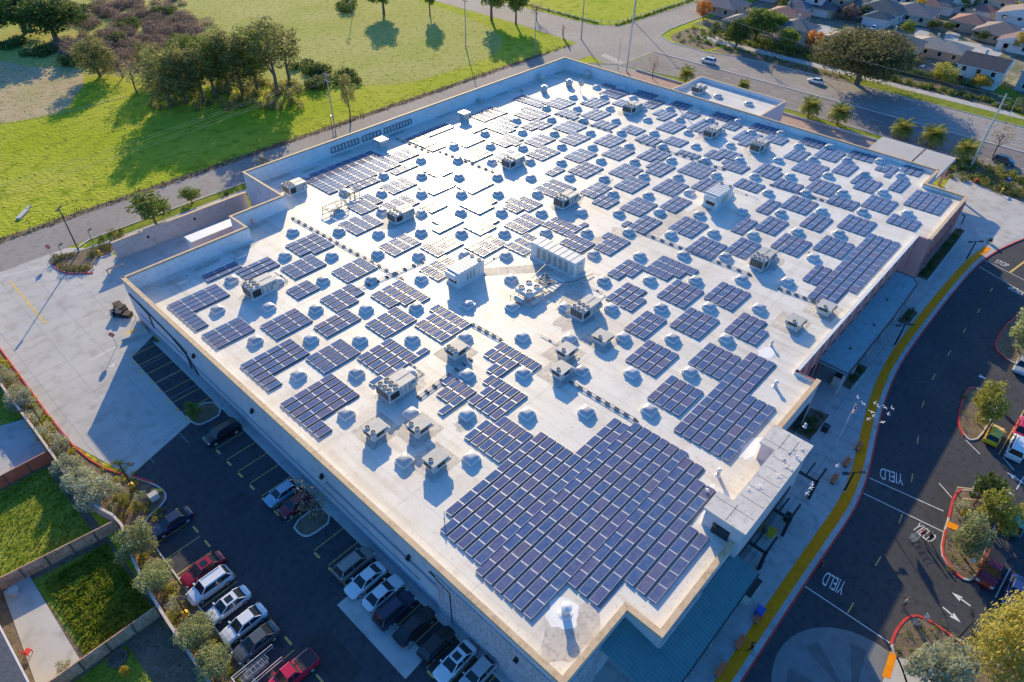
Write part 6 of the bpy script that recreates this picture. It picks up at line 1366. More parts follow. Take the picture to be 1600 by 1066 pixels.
def house(x, y, w, d, h, rise, roof, wall, label, ridge='x', hip=True, garage=None, storeys=1, rz=0.0, gside=(-1, 0)):
    """w along local x, d along local y; walls, roof, windows, door, optional garage wing"""
    t = thing('house', label, 'house', (x, y, 0), rz); a, c = w/2, d/2; e = .5
    add('wall', MB().box((0, 0, 0), (w, d, h)).mesh('wall', WT[wall]), t)
    def roofmesh(cx, cy, a, c, h, rise, ridge, hip):
        b = MB(); A, C_ = a+e, c+e; z0, z1 = h-.12, h+rise
        if ridge == 'x': k = (A-C_ if hip and A > C_ else (A-.02 if not hip else .1)); r0, r1 = (-k, 0), (k, 0)
        else: k = (C_-A if hip and C_ > A else (C_-.02 if not hip else .1)); r0, r1 = (0, -k), (0, k)
        P0, P1, P2, P3 = (-A, -C_), (A, -C_), (A, C_), (-A, C_)
        v = lambda p, z: (p[0]+cx, p[1]+cy, z)
        if ridge == 'x': F = [[v(P0, z0), v(P1, z0), v(r1, z1), v(r0, z1)], [v(P2, z0), v(P3, z0), v(r0, z1), v(r1, z1)], [v(P1, z0), v(P2, z0), v(r1, z1)], [v(P3, z0), v(P0, z0), v(r0, z1)]]
        else: F = [[v(P1, z0), v(P2, z0), v(r1, z1), v(r0, z1)], [v(P3, z0), v(P0, z0), v(r0, z1), v(r1, z1)], [v(P0, z0), v(P1, z0), v(r0, z1)], [v(P2, z0), v(P3, z0), v(r1, z1)]]
        for i, f in enumerate(F): b.poly(f, 1 if (not hip and i > 1) else 0)
        b.poly([v(P3, z0), v(P2, z0), v(P1, z0), v(P0, z0)], 1)
        for s, q in ((P0, P1), (P1, P2), (P2, P3), (P3, P0)): b.poly([v(s, z0-.22), v(q, z0-.22), v(q, z0+.02), v(s, z0+.02)], 1)
        return b
    rf = add('roof', roofmesh(0, 0, a, c, h, rise, ridge, hip).mesh('roof', [RT[roof], WT[wall]]), t)
    add('chimney', MB().box((a*.3, c*.2, h), (.8, .6, rise+.9)).mesh('chimney', WT[wall]), rf)
    def window(px, py, z, ww, wh, ax):
        f = MB(); g = MB()
        if ax == 'x': f.box((px, py, z-.08), (.12, ww+.2, wh+.16)); g.box((px+(-.07 if px < 0 else .07), py, z), (.04, ww, wh))
        else: f.box((px, py, z-.08), (ww+.2, .12, wh+.16)); g.box((px, py+(-.07 if py < 0 else .07), z), (ww, .04, wh))
        o = add('window', f.mesh('window', M['white']), t); add('pane', g.mesh('pane', M['glass']), o)
    for s in range(storeys):
        z = 1.0+2.7*s
        for k in range(max(2, int(d/3.6))): window(-a, -c+d*(k+.5)/max(2, int(d/3.6)), z, 1.1, 1.2, 'x')
        for k in range(max(2, int(w/4))): window(-a+w*(k+.5)/max(2, int(w/4)), -c, z, 1.1, 1.2, 'y')
    add('door', MB().box((-a-.04, c*.55, 0), (.1, 1, 2.1)).mesh('door', M['wood']), t)
    if garage:
        gx, gy, gw, gd = garage
        add('garage_wing', MB().box((gx, gy, 0), (gw, gd, 2.7)).mesh('garage_wing', WT[wall]), t)
        add('roof', roofmesh(gx, gy, gw/2, gd/2, 2.7, 1.5, 'x' if gw > gd else 'y', True).mesh('roof', [RT[roof], WT[wall]]), t)
        o = add('garage_door', MB().box((gx-gw/2-.03, gy, 0), (.1, min(4.8, gd-1), 2.2)).mesh('garage_door', WT['white']), t)
    return t
def hpx(px, py, w, d, h, *a, **k):
    x, y = G(px, py); t = house(x, y, w, d, h, *a, **k); t.scale = (1.22, 1.22, 1.1); return t
house(243.5, 34.6, 12, 11.5, 5.4, 2.2, 'dark', 'white', 'two-storey white house with long dark roof above the clipped hedge', 'y', False, None, 2)
house(251, 18.5, 15, 13, 5.4, 2.4, 'teal', 'grey', 'two-storey pale house with blue-green roof at the right edge', 'x', False, None, 2)
house(248, 62, 13, 15, 5.0, 2.6, 'brown', 'tan', 'house with brown hip roof just behind the very broad tree', 'y', True, None, 2)
house(262, 52, 11, 17, 2.8, 2.0, 'tan', 'tan', 'low house with pale tan roof behind the dark-roofed one', 'y', True)
house(240.5, 91, 10, 10.5, 5.2, 2.0, 'grey', 'cream', 'two-storey cream house with grey roof beside the orange tree', 'y', True, None, 2)
house(246, 76.5, 9, 13, 2.8, 1.8, 'pinkr', 'tan', 'low house with pink tiled roof between orange and broad trees', 'y', True)
house(241, 110, 10, 12, 3.0, 2.0, 'grey', 'tan', 'grey-roofed low house behind the conifer pair', 'y', True)
house(262, 104, 11, 13, 3.0, 2.0, 'red', 'tan', 'red-brown hip-roofed house near the top left of the estate', 'y', True)
hpx(1190, -6, 12, 14, 5.2, 2.2, 'brown', 'grey', 'grey house cut by the top edge above the red-brown roof', 'y', True, None, 2)
hpx(1262, 14, 11, 12, 5.2, 2.4, 'grey', 'white', 'white house with a wide garage door at the head of a driveway', 'y', True, (-8, 0, 6, 7), 2)
hpx(1302, 16, 11, 11, 5.2, 2.4, 'purple', 'tan', 'house with dark purple roof left of the reddish bare tree', 'y', True, (-8, 0, 6, 7), 2)
hpx(1342, -6, 11, 12, 5.2, 2.4, 'pinkr', 'white', 'pink-roofed house at the top edge behind the dark teal roof', 'y', True, None, 2)
hpx(1375, 28, 12, 13, 3.2, 2.6, 'teal', 'white', 'house with dark teal hip roof and white garage', 'y', True, (-8.5, -2, 6, 7))
hpx(1392, -2, 11, 12, 5.2, 2.4, 'grey', 'white', 'white two-storey house behind the dark teal roof', 'y', True, None, 2)
hpx(1455, 6, 14, 15, 5.4, 2.8, 'red', 'cream', 'large cream house with red roof and arched windows at the top', 'y', True, (-10, -2, 7, 8), 2)
hpx(1540, 18, 12, 14, 5.2, 2.6, 'red', 'cream', 'red-roofed cream house right of the rounded green tree', 'y', True, (-9, -1, 6, 8), 2)
hpx(1513, 46, 9, 9, 3.0, 1.8, 'red', 'tan', 'small red-roofed terrace house beside the cul-de-sac', 'y', True)
hpx(1590, 46, 10, 12, 5.0, 2.2, 'brown', 'white', 'white gabled house above the brilliant yellow tree', 'x', False, None, 2)
hpx(1588, 78, 8, 9, 3.0, 1.6, 'purple', 'white', 'low white garage house left of the brilliant yellow tree', 'x', False)
hpx(1510, -14, 12, 12, 5.2, 2.4, 'grey', 'grey', 'grey house at the top edge behind the red roofs', 'y', True, None, 2)
hpx(1585, -5, 12, 12, 5.2, 2.4, 'teal', 'white', 'house at the top right corner with blue-grey roof', 'y', True, None, 2)
for (px, py, rf_, wl, st_, lab) in ((1225, -8, 'red', 'cream', 2, 'red-brown roofed house between the grey house and the garage'), (1128, 18, 'grey', 'tan', 1, 'grey-roofed house nearest the junction'), (1150, -12, 'brown', 'cream', 2, 'brown-roofed house at the top edge near the junction'), (1340, 20, 'brown', 'tan', 1, 'brown-roofed house between the purple and teal roofs'), (1424, 30, 'grey', 'cream', 1, 'low grey-roofed house left of the red-roofed garage'), (1488, 14, 'brown', 'white', 2, 'brown-roofed house squeezed between the two red roofs'), (1560, 62, 'brown', 'tan', 1, 'low brown-roofed house beside the white gabled one'), (1420, -30, 'red', 'cream', 2, 'red roof cut by the top edge'), (1470, -34, 'grey', 'white', 2, 'grey roof cut by the top edge right of the red one'), (1270, -26, 'brown', 'cream', 2, 'brown roof cut by the top edge above the garage house'), (1560, -30, 'red', 'tan', 2, 'red roof cut by the top edge near the right corner')):
    hpx(px, py, 11, 12, 2.7*st_+.2, 2.3, rf_, wl, lab, 'y', True, (-8, 1, 5.5, 6) if st_ == 2 else None, st_)
flat('estate_street', smooth_line(PG([(1150, 48), (1230, 38), (1300, 44), (1380, 58), (1460, 62), (1520, 66), (1570, 78), (1560, 92), (1500, 78), (1440, 74), (1380, 70), (1290, 54), (1230, 48), (1150, 58)]), 2, True), .05, M['walk'])
for k, q in enumerate([[(1228, 26), (1252, 28), (1262, 48), (1236, 46)], [(1278, 38), (1298, 40), (1292, 56), (1272, 52)], [(1352, 40), (1378, 42), (1384, 62), (1356, 60)], [(1430, 44), (1452, 46), (1450, 66), (1428, 62)], [(1478, 50), (1500, 52), (1496, 70), (1474, 68)]]): flat('driveway', PG(q), .06+.002*k, M['walk'])
flat('estate_lawn', PG([(1552, 122), (1600, 150), (1640, 200), (1590, 180), (1548, 140)]), .055, M['lawn']); flat('estate_verge', PG([(1294, 56), (1372, 66), (1368, 76), (1300, 64)]), .045, M['lawn']); flat('estate_yard', PG([(1395, 96), (1440, 104), (1480, 112), (1490, 130), (1380, 108)]), .045, M['gravel'])
fence([(234, 107), (234, 66)], 1.7, 'estate_wall', 'grey garden wall behind the hedge left of the very broad tree', 'garden wall', M['precast'], M['precast'])
fence([(234.5, 64), (240, 33)], 1.7, 'estate_wall', 'grey garden wall behind the hedge right of the very broad tree', 'garden wall', M['precast'], M['precast'])
# ---------------------------------------------------------------- post fences of the far field
def postfence(pts, gap, label, h=1.3):
    t = thing('wire_fence', label, 'fence', (pts[0][0], pts[0][1], 0)); o = pts[0]
    for a, b_ in zip(pts, pts[1:]):
        L = math.hypot(b_[0]-a[0], b_[1]-a[1]); n_ = int(L/gap)
        for i in range(n_): add('post', MB().cyl((a[0]-o[0]+(b_[0]-a[0])*i/n_, a[1]-o[1]+(b_[1]-a[1])*i/n_, 0), (a[0]-o[0]+(b_[0]-a[0])*i/n_, a[1]-o[1]+(b_[1]-a[1])*i/n_, h), .11, n=6).mesh('post', M['wpole']), t)
        b = MB()
        for z in (.5, .85, 1.15): b.cyl((a[0]-o[0], a[1]-o[1], z), (b_[0]-o[0], b_[1]-o[1], z), .025, n=4)
        add('wire', b.mesh('wire', M['galv']), t)
postfence([(208.2, 215), (208.4, 152), (214, 145), (262, 143.2), (300, 143)], 2.6, 'long post and wire fence round the field beyond the junction')
bl = []
for k in range(150): y = 150+k*.5; s = r.uniform(.3, .7); bl.append((209+r.uniform(-.4, .8), y, .2, s, s, s*.8))
for k in range(150): x = 212+k*.6; s = r.uniform(.3, .7); bl.append((x, 144+r.uniform(-.4, .6), .2, s, s, s*.8))
stuff('fence_weeds', leafy(61, bl, 80, .25).mesh('fence_weeds', LM['dark']), 'dark weeds along the post and wire fence', 'weeds')
# ---------------------------------------------------------------- poles
def up(x, y, px, topy): return height_to(x, y, topy)
def pole(bx, by, topy, rad, label, mt='wpole', cross=True, tip=None, name='power_pole'):
    x, y = G(bx, by); h = up(x, y, bx, topy); t = thing(name, label, 'pole', (x, y, 0))
    add('shaft', MB().cyl((0, 0, 0), (0, 0, h), rad, rad*.6, 8).mesh('shaft', M[mt]), t)
    if cross:
        for z in (h-.8, h-2.2): 
            c = add('crossarm', MB().box((0, 0, z), (.14, 2.6, .16)).mesh('crossarm', M['wpole']), t); b = MB()
            for s in (-1.1, -.5, .5, 1.1): b.cyl((0, s, z+.16), (0, s, z+.42), .06, n=6)
            add('insulator', b.mesh('insulator', M['glass']), c)
    return t, x, y, h
P1 = pole(525, 213, 112, .17, 'leaning-looking wooden power pole in the field beside the rear road')
P2 = pole(728, 76, -10, .17, 'tall dark power pole at the field side near the top edge'); P3 = pole(908, 62, -30, .19, 'tall power pole at the junction corner by the field')
P4 = pole(979, 112, -60, .24, 'tall silver power pole behind the far roof corner', 'galv'); P5 = pole(1516, 262, 147, .26, 'thick silver power pole crossing the avenue at the right', 'galv')
P6 = pole(990, 34, -60, .17, 'distant power pole beyond the junction', 'wpole'); P7 = pole(835, 92, 18, .14, 'short wooden pole beside the rear road near the junction', 'wpole', False); P8 = pole(551, 25, -30, .12, 'thin distant pole in the field at the top edge')
P9 = pole(1264, 110, 72, .1, 'thin pole behind the avenue walk by the orange tree', 'wpole', False); P10 = pole(1574, 186, 155, .08, 'thin pale street pole at the right edge of the avenue', 'galv', False)
def wires(a, b_, ns, label, sag=2.0, zs=(0, -1.4), col='wpole', rr=.015):
    (t, x0, y0, h0), (t2, x1, y1, h1) = a, b_; tt = thing('power_line', label, 'power line', (x0, y0, 0))
    for s in ns:
        for dz in zs:
            pts = [((x1-x0)*f, (y1-y0)*f+s, (h0-.5)*(1-f)+(h1-.5)*f+dz-sag*4*f*(1-f)) for f in [i/14 for i in range(15)]]
            add('cable', MB().tube(pts, rr, 4).mesh('cable', M[col]), tt)
wires(P1, (None, -60, 139, 12), (-.6, .5), 'pair of pale cables crossing the grove shadow from the wooden pole')
wires((None, 222, 140, 12), P5, (-.6, .6), 'double cable following the avenue above the clipped hedges', 2.2, (0,))
wires(P6, (None, 230, 260, 14), (-.6, .5), 'pale cable pair over the field beyond the junction', 2, (0,))
def lamp(bx, by, topy, label, dbl=False, mt='pole', r0=.09, ybase=False, ang=0.8, arm=1.3, name='street_lamp', hh=None):
    x, y = G(bx, by); h = hh or up(x, y, bx, topy); t = thing(name, label, 'street lamp', (x, y, 0), ang)
    add('pole', MB().cyl((0, 0, 0), (0, 0, h), r0, r0*.7, 8).mesh('pole', M[mt]), t)
    for s in ((1, -1) if dbl else (1,)):
        add('arm', MB().box((s*arm/2, 0, h-.12), (arm, .08, .1)).mesh('arm', M[mt]), t); b = MB(); b.box((s*(arm+.1), 0, h-.18), (.75, .38, .16)); b.box((s*(arm+.1), 0, h-.21), (.5, .28, .04), mi=1); add('lamp_head', b.mesh('lamp_head', [M[mt], M['white']]), t)
    if ybase: add('base', MB().cyl((0, 0, 0), (0, 0, .95), .34, .32, 12).mesh('base', M['ybase'], True), t)
    else: add('base', MB().cyl((0, 0, 0), (0, 0, .35), .2, .18, 8).mesh('base', M['conc']), t)
    return t
lamp(124, 394, 325, 'tall dark green lamp post with camera head on the yard island', True, arm=.5, r0=.13); lamp(147, 383, 361, 'short lamp post right of the tall one on the yard island', arm=.6, r0=.06)
lamp(97, 397, 385, 'short leaning bracket post beside the red round sign', arm=.8, r0=.06); lamp(521, 213, 183, 'small street lamp next to the wooden power pole', arm=.9)
lamp(72, 672, 640, 'lamp post with yellow base between the upper silvery bushes', ybase=True, ang=2.4, mt='dark'); lamp(208, 764, 723, 'lamp post with yellow base where the strip widens', ybase=True, ang=-.9, mt='dark'); lamp(293, 964, 935, 'dark post with yellow base between the green-grey trees', ybase=True, ang=-.6, mt='dark', arm=.5)
lamp(1470, 1026, 972, 'lamp post with yellow base and four grey heads at the lower right', True, ybase=True, ang=.3, mt='dark', arm=1.0)
lamp(1318, 769, 738, 'dark twin-arm post beside the yellow strip near the YIELD word', True, mt='dark', arm=1.0, r0=.14, ang=-.7); lamp(1397, 541, 507, 'dark twin-arm post between the bench bed and the yellow strip', True, mt='dark', arm=1.0, r0=.14, ang=-.7); lamp(1509, 407, 377, 'dark twin-arm post at the far end of the yellow strip', True, mt='dark', arm=1.0, r0=.14, ang=-.7); lamp(1501, 352, 338, 'short dark post between the front bed and the sunlit walk', mt='dark', arm=.4, r0=.12)
lamp(965, 107, 61, 'curved street lamp behind the far roof corner', arm=1.4, r0=.08, mt='wpole'); lamp(1505, 220, 188, 'street lamp in the avenue lanes beside the silver pole', arm=1.2, r0=.08, mt='wpole'); lamp(1086, 64, 34, 'silver street lamp at the junction corner planting', arm=1.4, r0=.07, mt='galv')
lamp(1262, 108, 60, 'thin street lamp left of the very broad tree', arm=1.2, r0=.07, mt='wpole')
# signs
def sign(bx, by, h, kind, label, ang=-2.3, col=None):
    x, y = G(bx, by); t = thing('road_sign', label, 'sign', (x, y, 0), ang); add('post', MB().cyl((0, 0, 0), (0, 0, h), .04, n=6).mesh('post', M['galv']), t)
    b = MB(); n_ = 16 if kind == 'round' else 8
    if kind in ('round', 'stop'):
        rr_ = .42; c = [(.06, rr_*math.cos(6.283*k/n_+.39), h+rr_*math.sin(6.283*k/n_+.39)) for k in range(n_)]; b.poly(c, 0); b.poly([(.03, p[1], p[2]) for p in c][::-1], 2)
        b.box((.07, 0, h-.06), (.02, .5, .12), mi=1)
    else: b.box((.05, 0, h-.3), (.03, .5, .7), mi=1)
    add('plate', b.mesh('plate', [M['red'], M['paint'], M['galv']]), t); return t
sign(183, 541, 2.3, 'round', 'round red no-entry sign on the bright concrete near the pallets'); sign(83, 402, 2.2, 'stop', 'red sign at the left tip of the yard island'); sign(1418, 986, 2.0, 'round', 'small red sign at the tip of the corner island', -.7); sign(1436, 978, 1.9, 'plate', 'white plate sign on the corner island', -.7)
sign(1535, 612, 2.0, 'stop', 'dark red sign at the top of the shrub island', .6); sign(1510, 890, 1.8, 'plate', 'white plate sign at the bottom of the middle island', .6)
x, y = G(880, 62); t = thing('billboard_frame', 'empty wooden board frame standing at the field corner by the junction', 'frame', (x, y, 0), .75)
b = MB()
for s in (0, 2.2, 4.4): b.box((s, 0, 0), (.25, .25, 4.2))
add('post', b.mesh('post', M['wood']), t); b = MB()
for z in (1.4, 2.7, 4.0): b.box((2.2, 0, z), (4.8, .14, .2))
add('rail', b.mesh('rail', M['wood']), t)
# ---------------------------------------------------------------- loading yard
t = thing('loading_wall', 'long plain grey wall between the rear walk and the loading yard', 'yard wall', (27, 120, 0))
add('panel', MB().wall([(0, 0), (26.1, 0)], .35, 0, 3.4).mesh('panel', M['yardwall']), t); add('cap', MB().wall([(-.1, 0), (26.1, 0)], .55, 3.4, 3.52).mesh('cap', M['beige']), t)
for k in (6, 15): add('wall_lamp', MB().box((k, -.25, 1.9), (.35, .3, .4)).mesh('wall_lamp', M['dark']), t)
t = thing('roofed_enclosure', 'long white-roofed enclosure beside the store wall in the loading yard', 'enclosure', (36.6, 109.6, 0))
add('wall', MB().box((4.9, 1.2, 0), (9.6, 2.3, 3.7)).mesh('wall', M['stucco']), t); add('roof', MB().box((4.9, 1.2, 3.7), (9.9, 2.6, .14)).mesh('roof', M['patch']), t)
t = thing('red_bay_wall', 'rose painted wall pier under the stepped parapet', 'pier', (46.6, 106.2, 0)); add('pier', MB().box((-.4, 0, 0), (.4, 3.2, 6.4)).mesh('pier', M['pink']), t)
t = thing('dock_barrier', 'low tan barrier at the end of the grey yard wall', 'barrier', (26.4, 116.5, 0)); add('rail', MB().box((-1.2, 0, .75), (3.2, .18, .25)).mesh('rail', M['beige']), t); add('post', MB().box((-2.6, 0, 0), (.18, .18, .8)).mesh('post', M['beige']), t); add('post', MB().box((.3, 0, 0), (.18, .18, .8)).mesh('post', M['beige']), t)
for k, (a, c, lab) in enumerate([(196, 470, 'stack of dark pallets against the left wall, topmost'), (203, 480, 'second stack of dark pallets against the left wall'), (190, 482, 'third stack of dark pallets beside the wall'), (206, 488, 'fourth pallet stack touching the wall')]):
    x, y = G(a, c, .5); t = thing('pallet_stack', lab, 'pallets', (min(x, 21), y, .03), .2*k, 'pallet stacks by the left wall')
    for q in range(5+k % 3):
        b = MB()
        for i in range(5): b.box((-.5+i*.25, 0, q*.15+.1), (.16, 1.1, .03))
        for i in (-.45, 0, .45): b.box((0, i, q*.15), (1.1, .1, .1))
        add('pallet', b.mesh('pallet', M['dark'] if q % 2 else M['trunk']), t)
for k, (a, c, lab) in enumerate([(178, 490, 'dark blue wheeled bin left of the pallets, first'), (183, 489, 'dark wheeled bin second from the left by the pallets'), (188, 492, 'dark wheeled bin third from the left by the pallets')]):
    x, y = G(a, c, .5); t = thing('wheeled_bin', lab, 'bin', (x, y, .03), .4*k, 'wheeled bins by the pallets'); m_ = mat('bin_plastic%d' % k, ((.01, .03, .06), (.015, .04, .05), (.02, .02, .03))[k], .5)
    add('body', MB().box((0, 0, .12), (.6, .65, .9), taper=1.15).mesh('body', m_), t); add('lid', MB().box((0, 0, 1.03), (.76, .82, .08)).mesh('lid', m_), t)
    for s in (-.25, .25): add('wheel', MB().cyl((s-.03, -.35, .12), (s+.03, -.35, .12), .12, n=8).mesh('wheel', M['black']), t)
x, y = G(203, 520, 0); t = thing('step_platform', 'small raised concrete landing with yellow edge by the left wall', 'platform', (x, y, .03)); add('slab', MB().prism([(-1.8, -1.5), (2.0, -2.2), (2.0, 2.2), (.6, 1.6)], 0, .5).mesh('slab', M['conc']), t); add('edge_paint', MB().flat([(-.9, -.9), (.9, -1.2), (.9, -.3), (-.5, -.1)], .506).mesh('edge_paint', M['ypaint']), t); add('handrail', MB().tube([(1.9, -2, .5), (1.9, -2, 1.5), (1.9, 1.8, 1.5), (1.9, 1.8, .5)], .04).mesh('handrail', M['ypaint']), t)
x, y = G(100, 695, 0); t = thing('drain_box', 'small dark utility box on the sunlit kerb edge', 'utility box', (x+.3, y, .03)); add('box', MB().box((0, 0, 0), (.8, .6, .5)).mesh('box', M['wood']), t); add('lid', MB().box((0, 0, .5), (.9, .7, .05)).mesh('lid', M['dark']), t)
x, y = G(243, 780, 0); t = thing('utility_cabinet', 'pale utility cabinet on the kerb tip by the dark blue car', 'utility box', (x, y, .1)); add('cabinet', MB().box((0, 0, 0), (1.0, .7, .9)).mesh('cabinet', M['white']), t); add('lid', MB().box((0, 0, .9), (1.1, .8, .06)).mesh('lid', M['hvac']), t)
x, y = G(246, 768, 0); t = thing('kerb_marker', 'yellow block on the curved kerb tip', 'kerb marker', (x, y, .15)); add('block', MB().box((0, 0, 0), (1.4, .4, .12), rz=-.9).mesh('block', M['ybase']), t)
x, y = G(157, 400, 0); t = thing('yellow_post', 'short thick yellow bollard on the yard island', 'bollard', (x, y, .1)); add('post', MB().cyl((0, 0, 0), (0, 0, 1.0), .28, n=10).mesh('post', M['ybase']), t); add('cap', MB().cyl((0, 0, 1), (0, 0, 1.08), .28, .15, 10).mesh('cap', M['ybase']), t)
# cart corral
x, y = G(405, 1050, 0); t = thing('cart_corral', 'steel cart corral with carts beside the bright red pickup', 'cart corral', (x, y, .03)); b = MB()
for s in (-.9, .9): b.tube([(-2.2, s, 0), (-2.2, s, 1), (2.2, s, 1), (2.2, s, 0)], .05); b.tube([(-2.2, s, .5), (2.2, s, .5)], .04)
b.tube([(-2.2, -.9, 1), (-2.2, .9, 1)], .05); add('rails', b.mesh('rails', M['galv']), t)
def cart_mesh():
    b = MB()
    for z in (.45, .7, .95): b.tube([(-.45, -.25, z), (.45, -.3, z), (.45, .3, z), (-.45, .25, z), (-.45, -.25, z)], .015, 4)
    for k in range(6): b.tube([(-.45+.18*k, -.28, .45), (-.45+.18*k, -.28, .95)], .012, 4); b.tube([(-.45+.18*k, .28, .45), (-.45+.18*k, .28, .95)], .012, 4); b.tube([(-.45+.18*k, -.28, .45), (-.45+.18*k, .28, .45)], .012, 4)
    b.tube([(-.45, -.25, .2), (.45, -.28, .2), (.45, .28, .2), (-.45, .25, .2)], .02, 4); b.tube([(.45, -.3, .95), (.6, -.3, 1.05), (.6, .3, 1.05), (.45, .3, .95)], .02, 4)
    return b.mesh('basket', M['galv'])
CM = cart_mesh(); WM = MB().cyl((0, -.02, 0), (0, .02, 0), .07, n=8).mesh('wheel', M['black'])
def cart(x, y, rz, label, group=None):
    t = thing('shopping_cart', label, 'shopping cart', (x, y, .05), rz, group); add('basket', CM, t)
    for a in (-.4, .4):
        for s in (-.25, .25): add('wheel', WM, t, (a, s, .07))
    return t
for k in range(5): cart(x-1.2+k*.45, y+.1, .1, 'one of the nested shopping carts inside the corral at the bottom edge', 'carts in the corral')
for k in range(4): cart(*(Vector(G(1520, 776, 0))+Vector((.4*k, .05*k))), .2, 'one of the carts by the handrail on the middle island', 'carts on the middle island')
x, y = G(1522, 782, 0); t = thing('island_handrail', 'pale timber handrails crossing the middle island', 'handrail', (x, y, .15), -.95)
for s in (-.8, .9): add('rail', MB().box((0, s, .8), (4.2, .16, .16)).mesh('rail', M['beige']), t); add('post', MB().box((-1.9, s, 0), (.14, .14, .8)).mesh('post', M['beige']), t); add('post', MB().box((1.9, s, 0), (.14, .14, .8)).mesh('post', M['beige']), t)
x, y = G(1507, 805, 0); t = thing('yellow_bollard', 'yellow drum beside the ramp of the middle island', 'bollard', (x, y, .15)); add('drum', MB().cyl((0, 0, 0), (0, 0, .7), .5, .45, 12).mesh('drum', M['ybase']), t); add('rim', MB().cyl((0, 0, .7), (0, 0, .76), .5, n=12).mesh('rim', M['ybase']), t)
# benches, bins and other things on the store walk
for k, (a, c, lab) in enumerate([(1342, 698, 'brown bench nearest the flagpole beside the yellow strip'), (1324, 723, 'brown bench in the middle of the three beside the yellow strip'), (1304, 749, 'brown bench closest to the twin-arm post by the YIELD word'), (1186, 965, 'brown bench upper of three beside the awning end'), (1157, 1005, 'brown bench beside the person in black'), (1126, 1048, 'brown bench lowest, near the bottom edge')]):
    x, y = G(a, c, .4); t = thing('bench', lab, 'bench', (x, y, .15), 0, 'benches on the store walk')
    add('seat', MB().box((0, 0, .38), (1.7, .5, .08)).mesh('seat', M['brick']), t); add('backrest', MB().box((0, .28, .5), (1.7, .07, .4)).mesh('backrest', M['brick']), t)
    for s in (-.65, .65): add('leg', MB().box((s, 0, 0), (.1, .42, .38)).mesh('leg', M['dark']), t)
for a, c, lab, m_ in ((1231, 811, 'black bin in front of the entrance tower', 'black'), (1205, 834, 'yellow crate between the dark frames by the tower', 'ybase'), (1186, 958, 'blue box beside the upper bench', None), (1289, 671, 'dark cart shelter bench beside the tower bed', 'dark')):
    x, y = G(a, c, .4); t = thing('litter_bin', lab, 'bin', (x, y, .15)); q = M[m_] if m_ else mat('blue_plastic', (.03, .10, .5), .5); add('body', MB().box((0, 0, 0), (.8, .8, .95)).mesh('body', q), t); add('lid', MB().box((0, 0, .95), (.88, .88, .08)).mesh('lid', q), t)
for a, c, lab in ((1170, 925, 'grey vending cabinet at the awning end'), (1311, 592, 'tall grey cabinet between the tower corner and the flat canopy')):
    x, y = G(a, c, .8); t = thing('cabinet', lab, 'cabinet', (x, y, .15)); add('body', MB().box((0, 0, 0), (2.6, 1.1, 1.8)).mesh('body', M['hvac']), t); add('top', MB().box((0, 0, 1.8), (2.7, 1.2, .08)).mesh('top', M['dark']), t)
x, y = G(1304, 698, 0); h = up(x, y, 1304, 634); t = thing('flagpole', 'slender white flagpole with a red and white flag on the store walk', 'flagpole', (x, y, .15)); add('pole', MB().cyl((0, 0, 0), (0, 0, h), .07, .04, 8).mesh('pole', M['paint']), t); add('ball', MB().cyl((0, 0, h), (0, 0, h+.15), .09, n=8).mesh('ball', M['ybase']), t)
b = MB()
for i in range(7):
    for j in range(6):
        f = lambda u, v: (.04+u*.16, -.12*math.sin(u*.9+v*.4)-u*.03, h-.25-v*.2-u*.10)
        b.poly([f(i, j), f(i+1, j), f(i+1, j+1), f(i, j+1)], 2 if (i < 3 and j < 3) else j % 2)
add('flag', b.mesh('flag', [M['red'], M['paint'], mat('flag_blue', (.03, .05, .25), .8)]), t)
x, y = G(1523, 287, 0); t = thing('fire_hydrant', 'red hydrant at the edge of the entrance planting', 'hydrant', (x, y, .1)); b = MB(); b.cyl((0, 0, 0), (0, 0, .7), .2, .17, 10); b.cyl((0, 0, .7), (0, 0, .9), .2, .06, 10); b.cyl((-.35, 0, .5), (.35, 0, .5), .09, n=8); b.box((.5, 0, 0), (.5, .5, .9)); add('body', b.mesh('body', M['red']), t); add('base', MB().cyl((0, 0, -.02), (0, 0, .06), .28, n=10).mesh('base', M['red']), t)
x, y = G(1563, 303, 0); t = thing('valve_assembly', 'yellow pipe assembly in the planting near the hydrant', 'valve', (x, y, .1)); add('pipe', MB().tube([(-.8, 0, 0), (-.8, 0, 1), (.8, 0, 1), (.8, 0, 0)], .13).mesh('pipe', M['ybase']), t); add('wheel', MB().cyl((0, 0, 1.1), (0, 0, 1.16), .3, n=10).mesh('wheel', M['ybase']), t)
x, y = G(1574, 285, 0); t = thing('blue_cover', 'blue covered valve box among the shrubs near the hydrant', 'valve', (x, y, .1)); add('cover', MB().box((0, 0, 0), (1, .8, .9), taper=.8).mesh('cover', mat('blue_tarp', (.03, .12, .4), .7)), t); add('pipe', MB().cyl((.6, 0, 0), (.6, 0, .7), .08).mesh('pipe', M['galv']), t)
x, y = G(1545, 381, 0); t = thing('wheelchair_cart', 'dark cart standing on the yellow ramp at the end of the walk', 'cart', (x, y, .18)); add('seat', MB().box((0, 0, .45), (.6, .6, .5)).mesh('seat', M['dark']), t)
for s in (-.35, .35): add('wheel', MB().cyl((0, s-.03, .3), (0, s+.03, .3), .3, n=12).mesh('wheel', M['black']), t)
x, y = G(36, 336, 0); t = thing('concrete_culvert', 'pale concrete slab lying in the bright grass by the rear road', 'slab', (x, y, 0), .8); add('slab', MB().box((0, 0, 0), (3.6, .9, .35)).mesh('slab', M['conc']), t); add('rim', MB().box((2.9, .3, 0), (1.2, .6, .25)).mesh('rim', M['conc']), t)
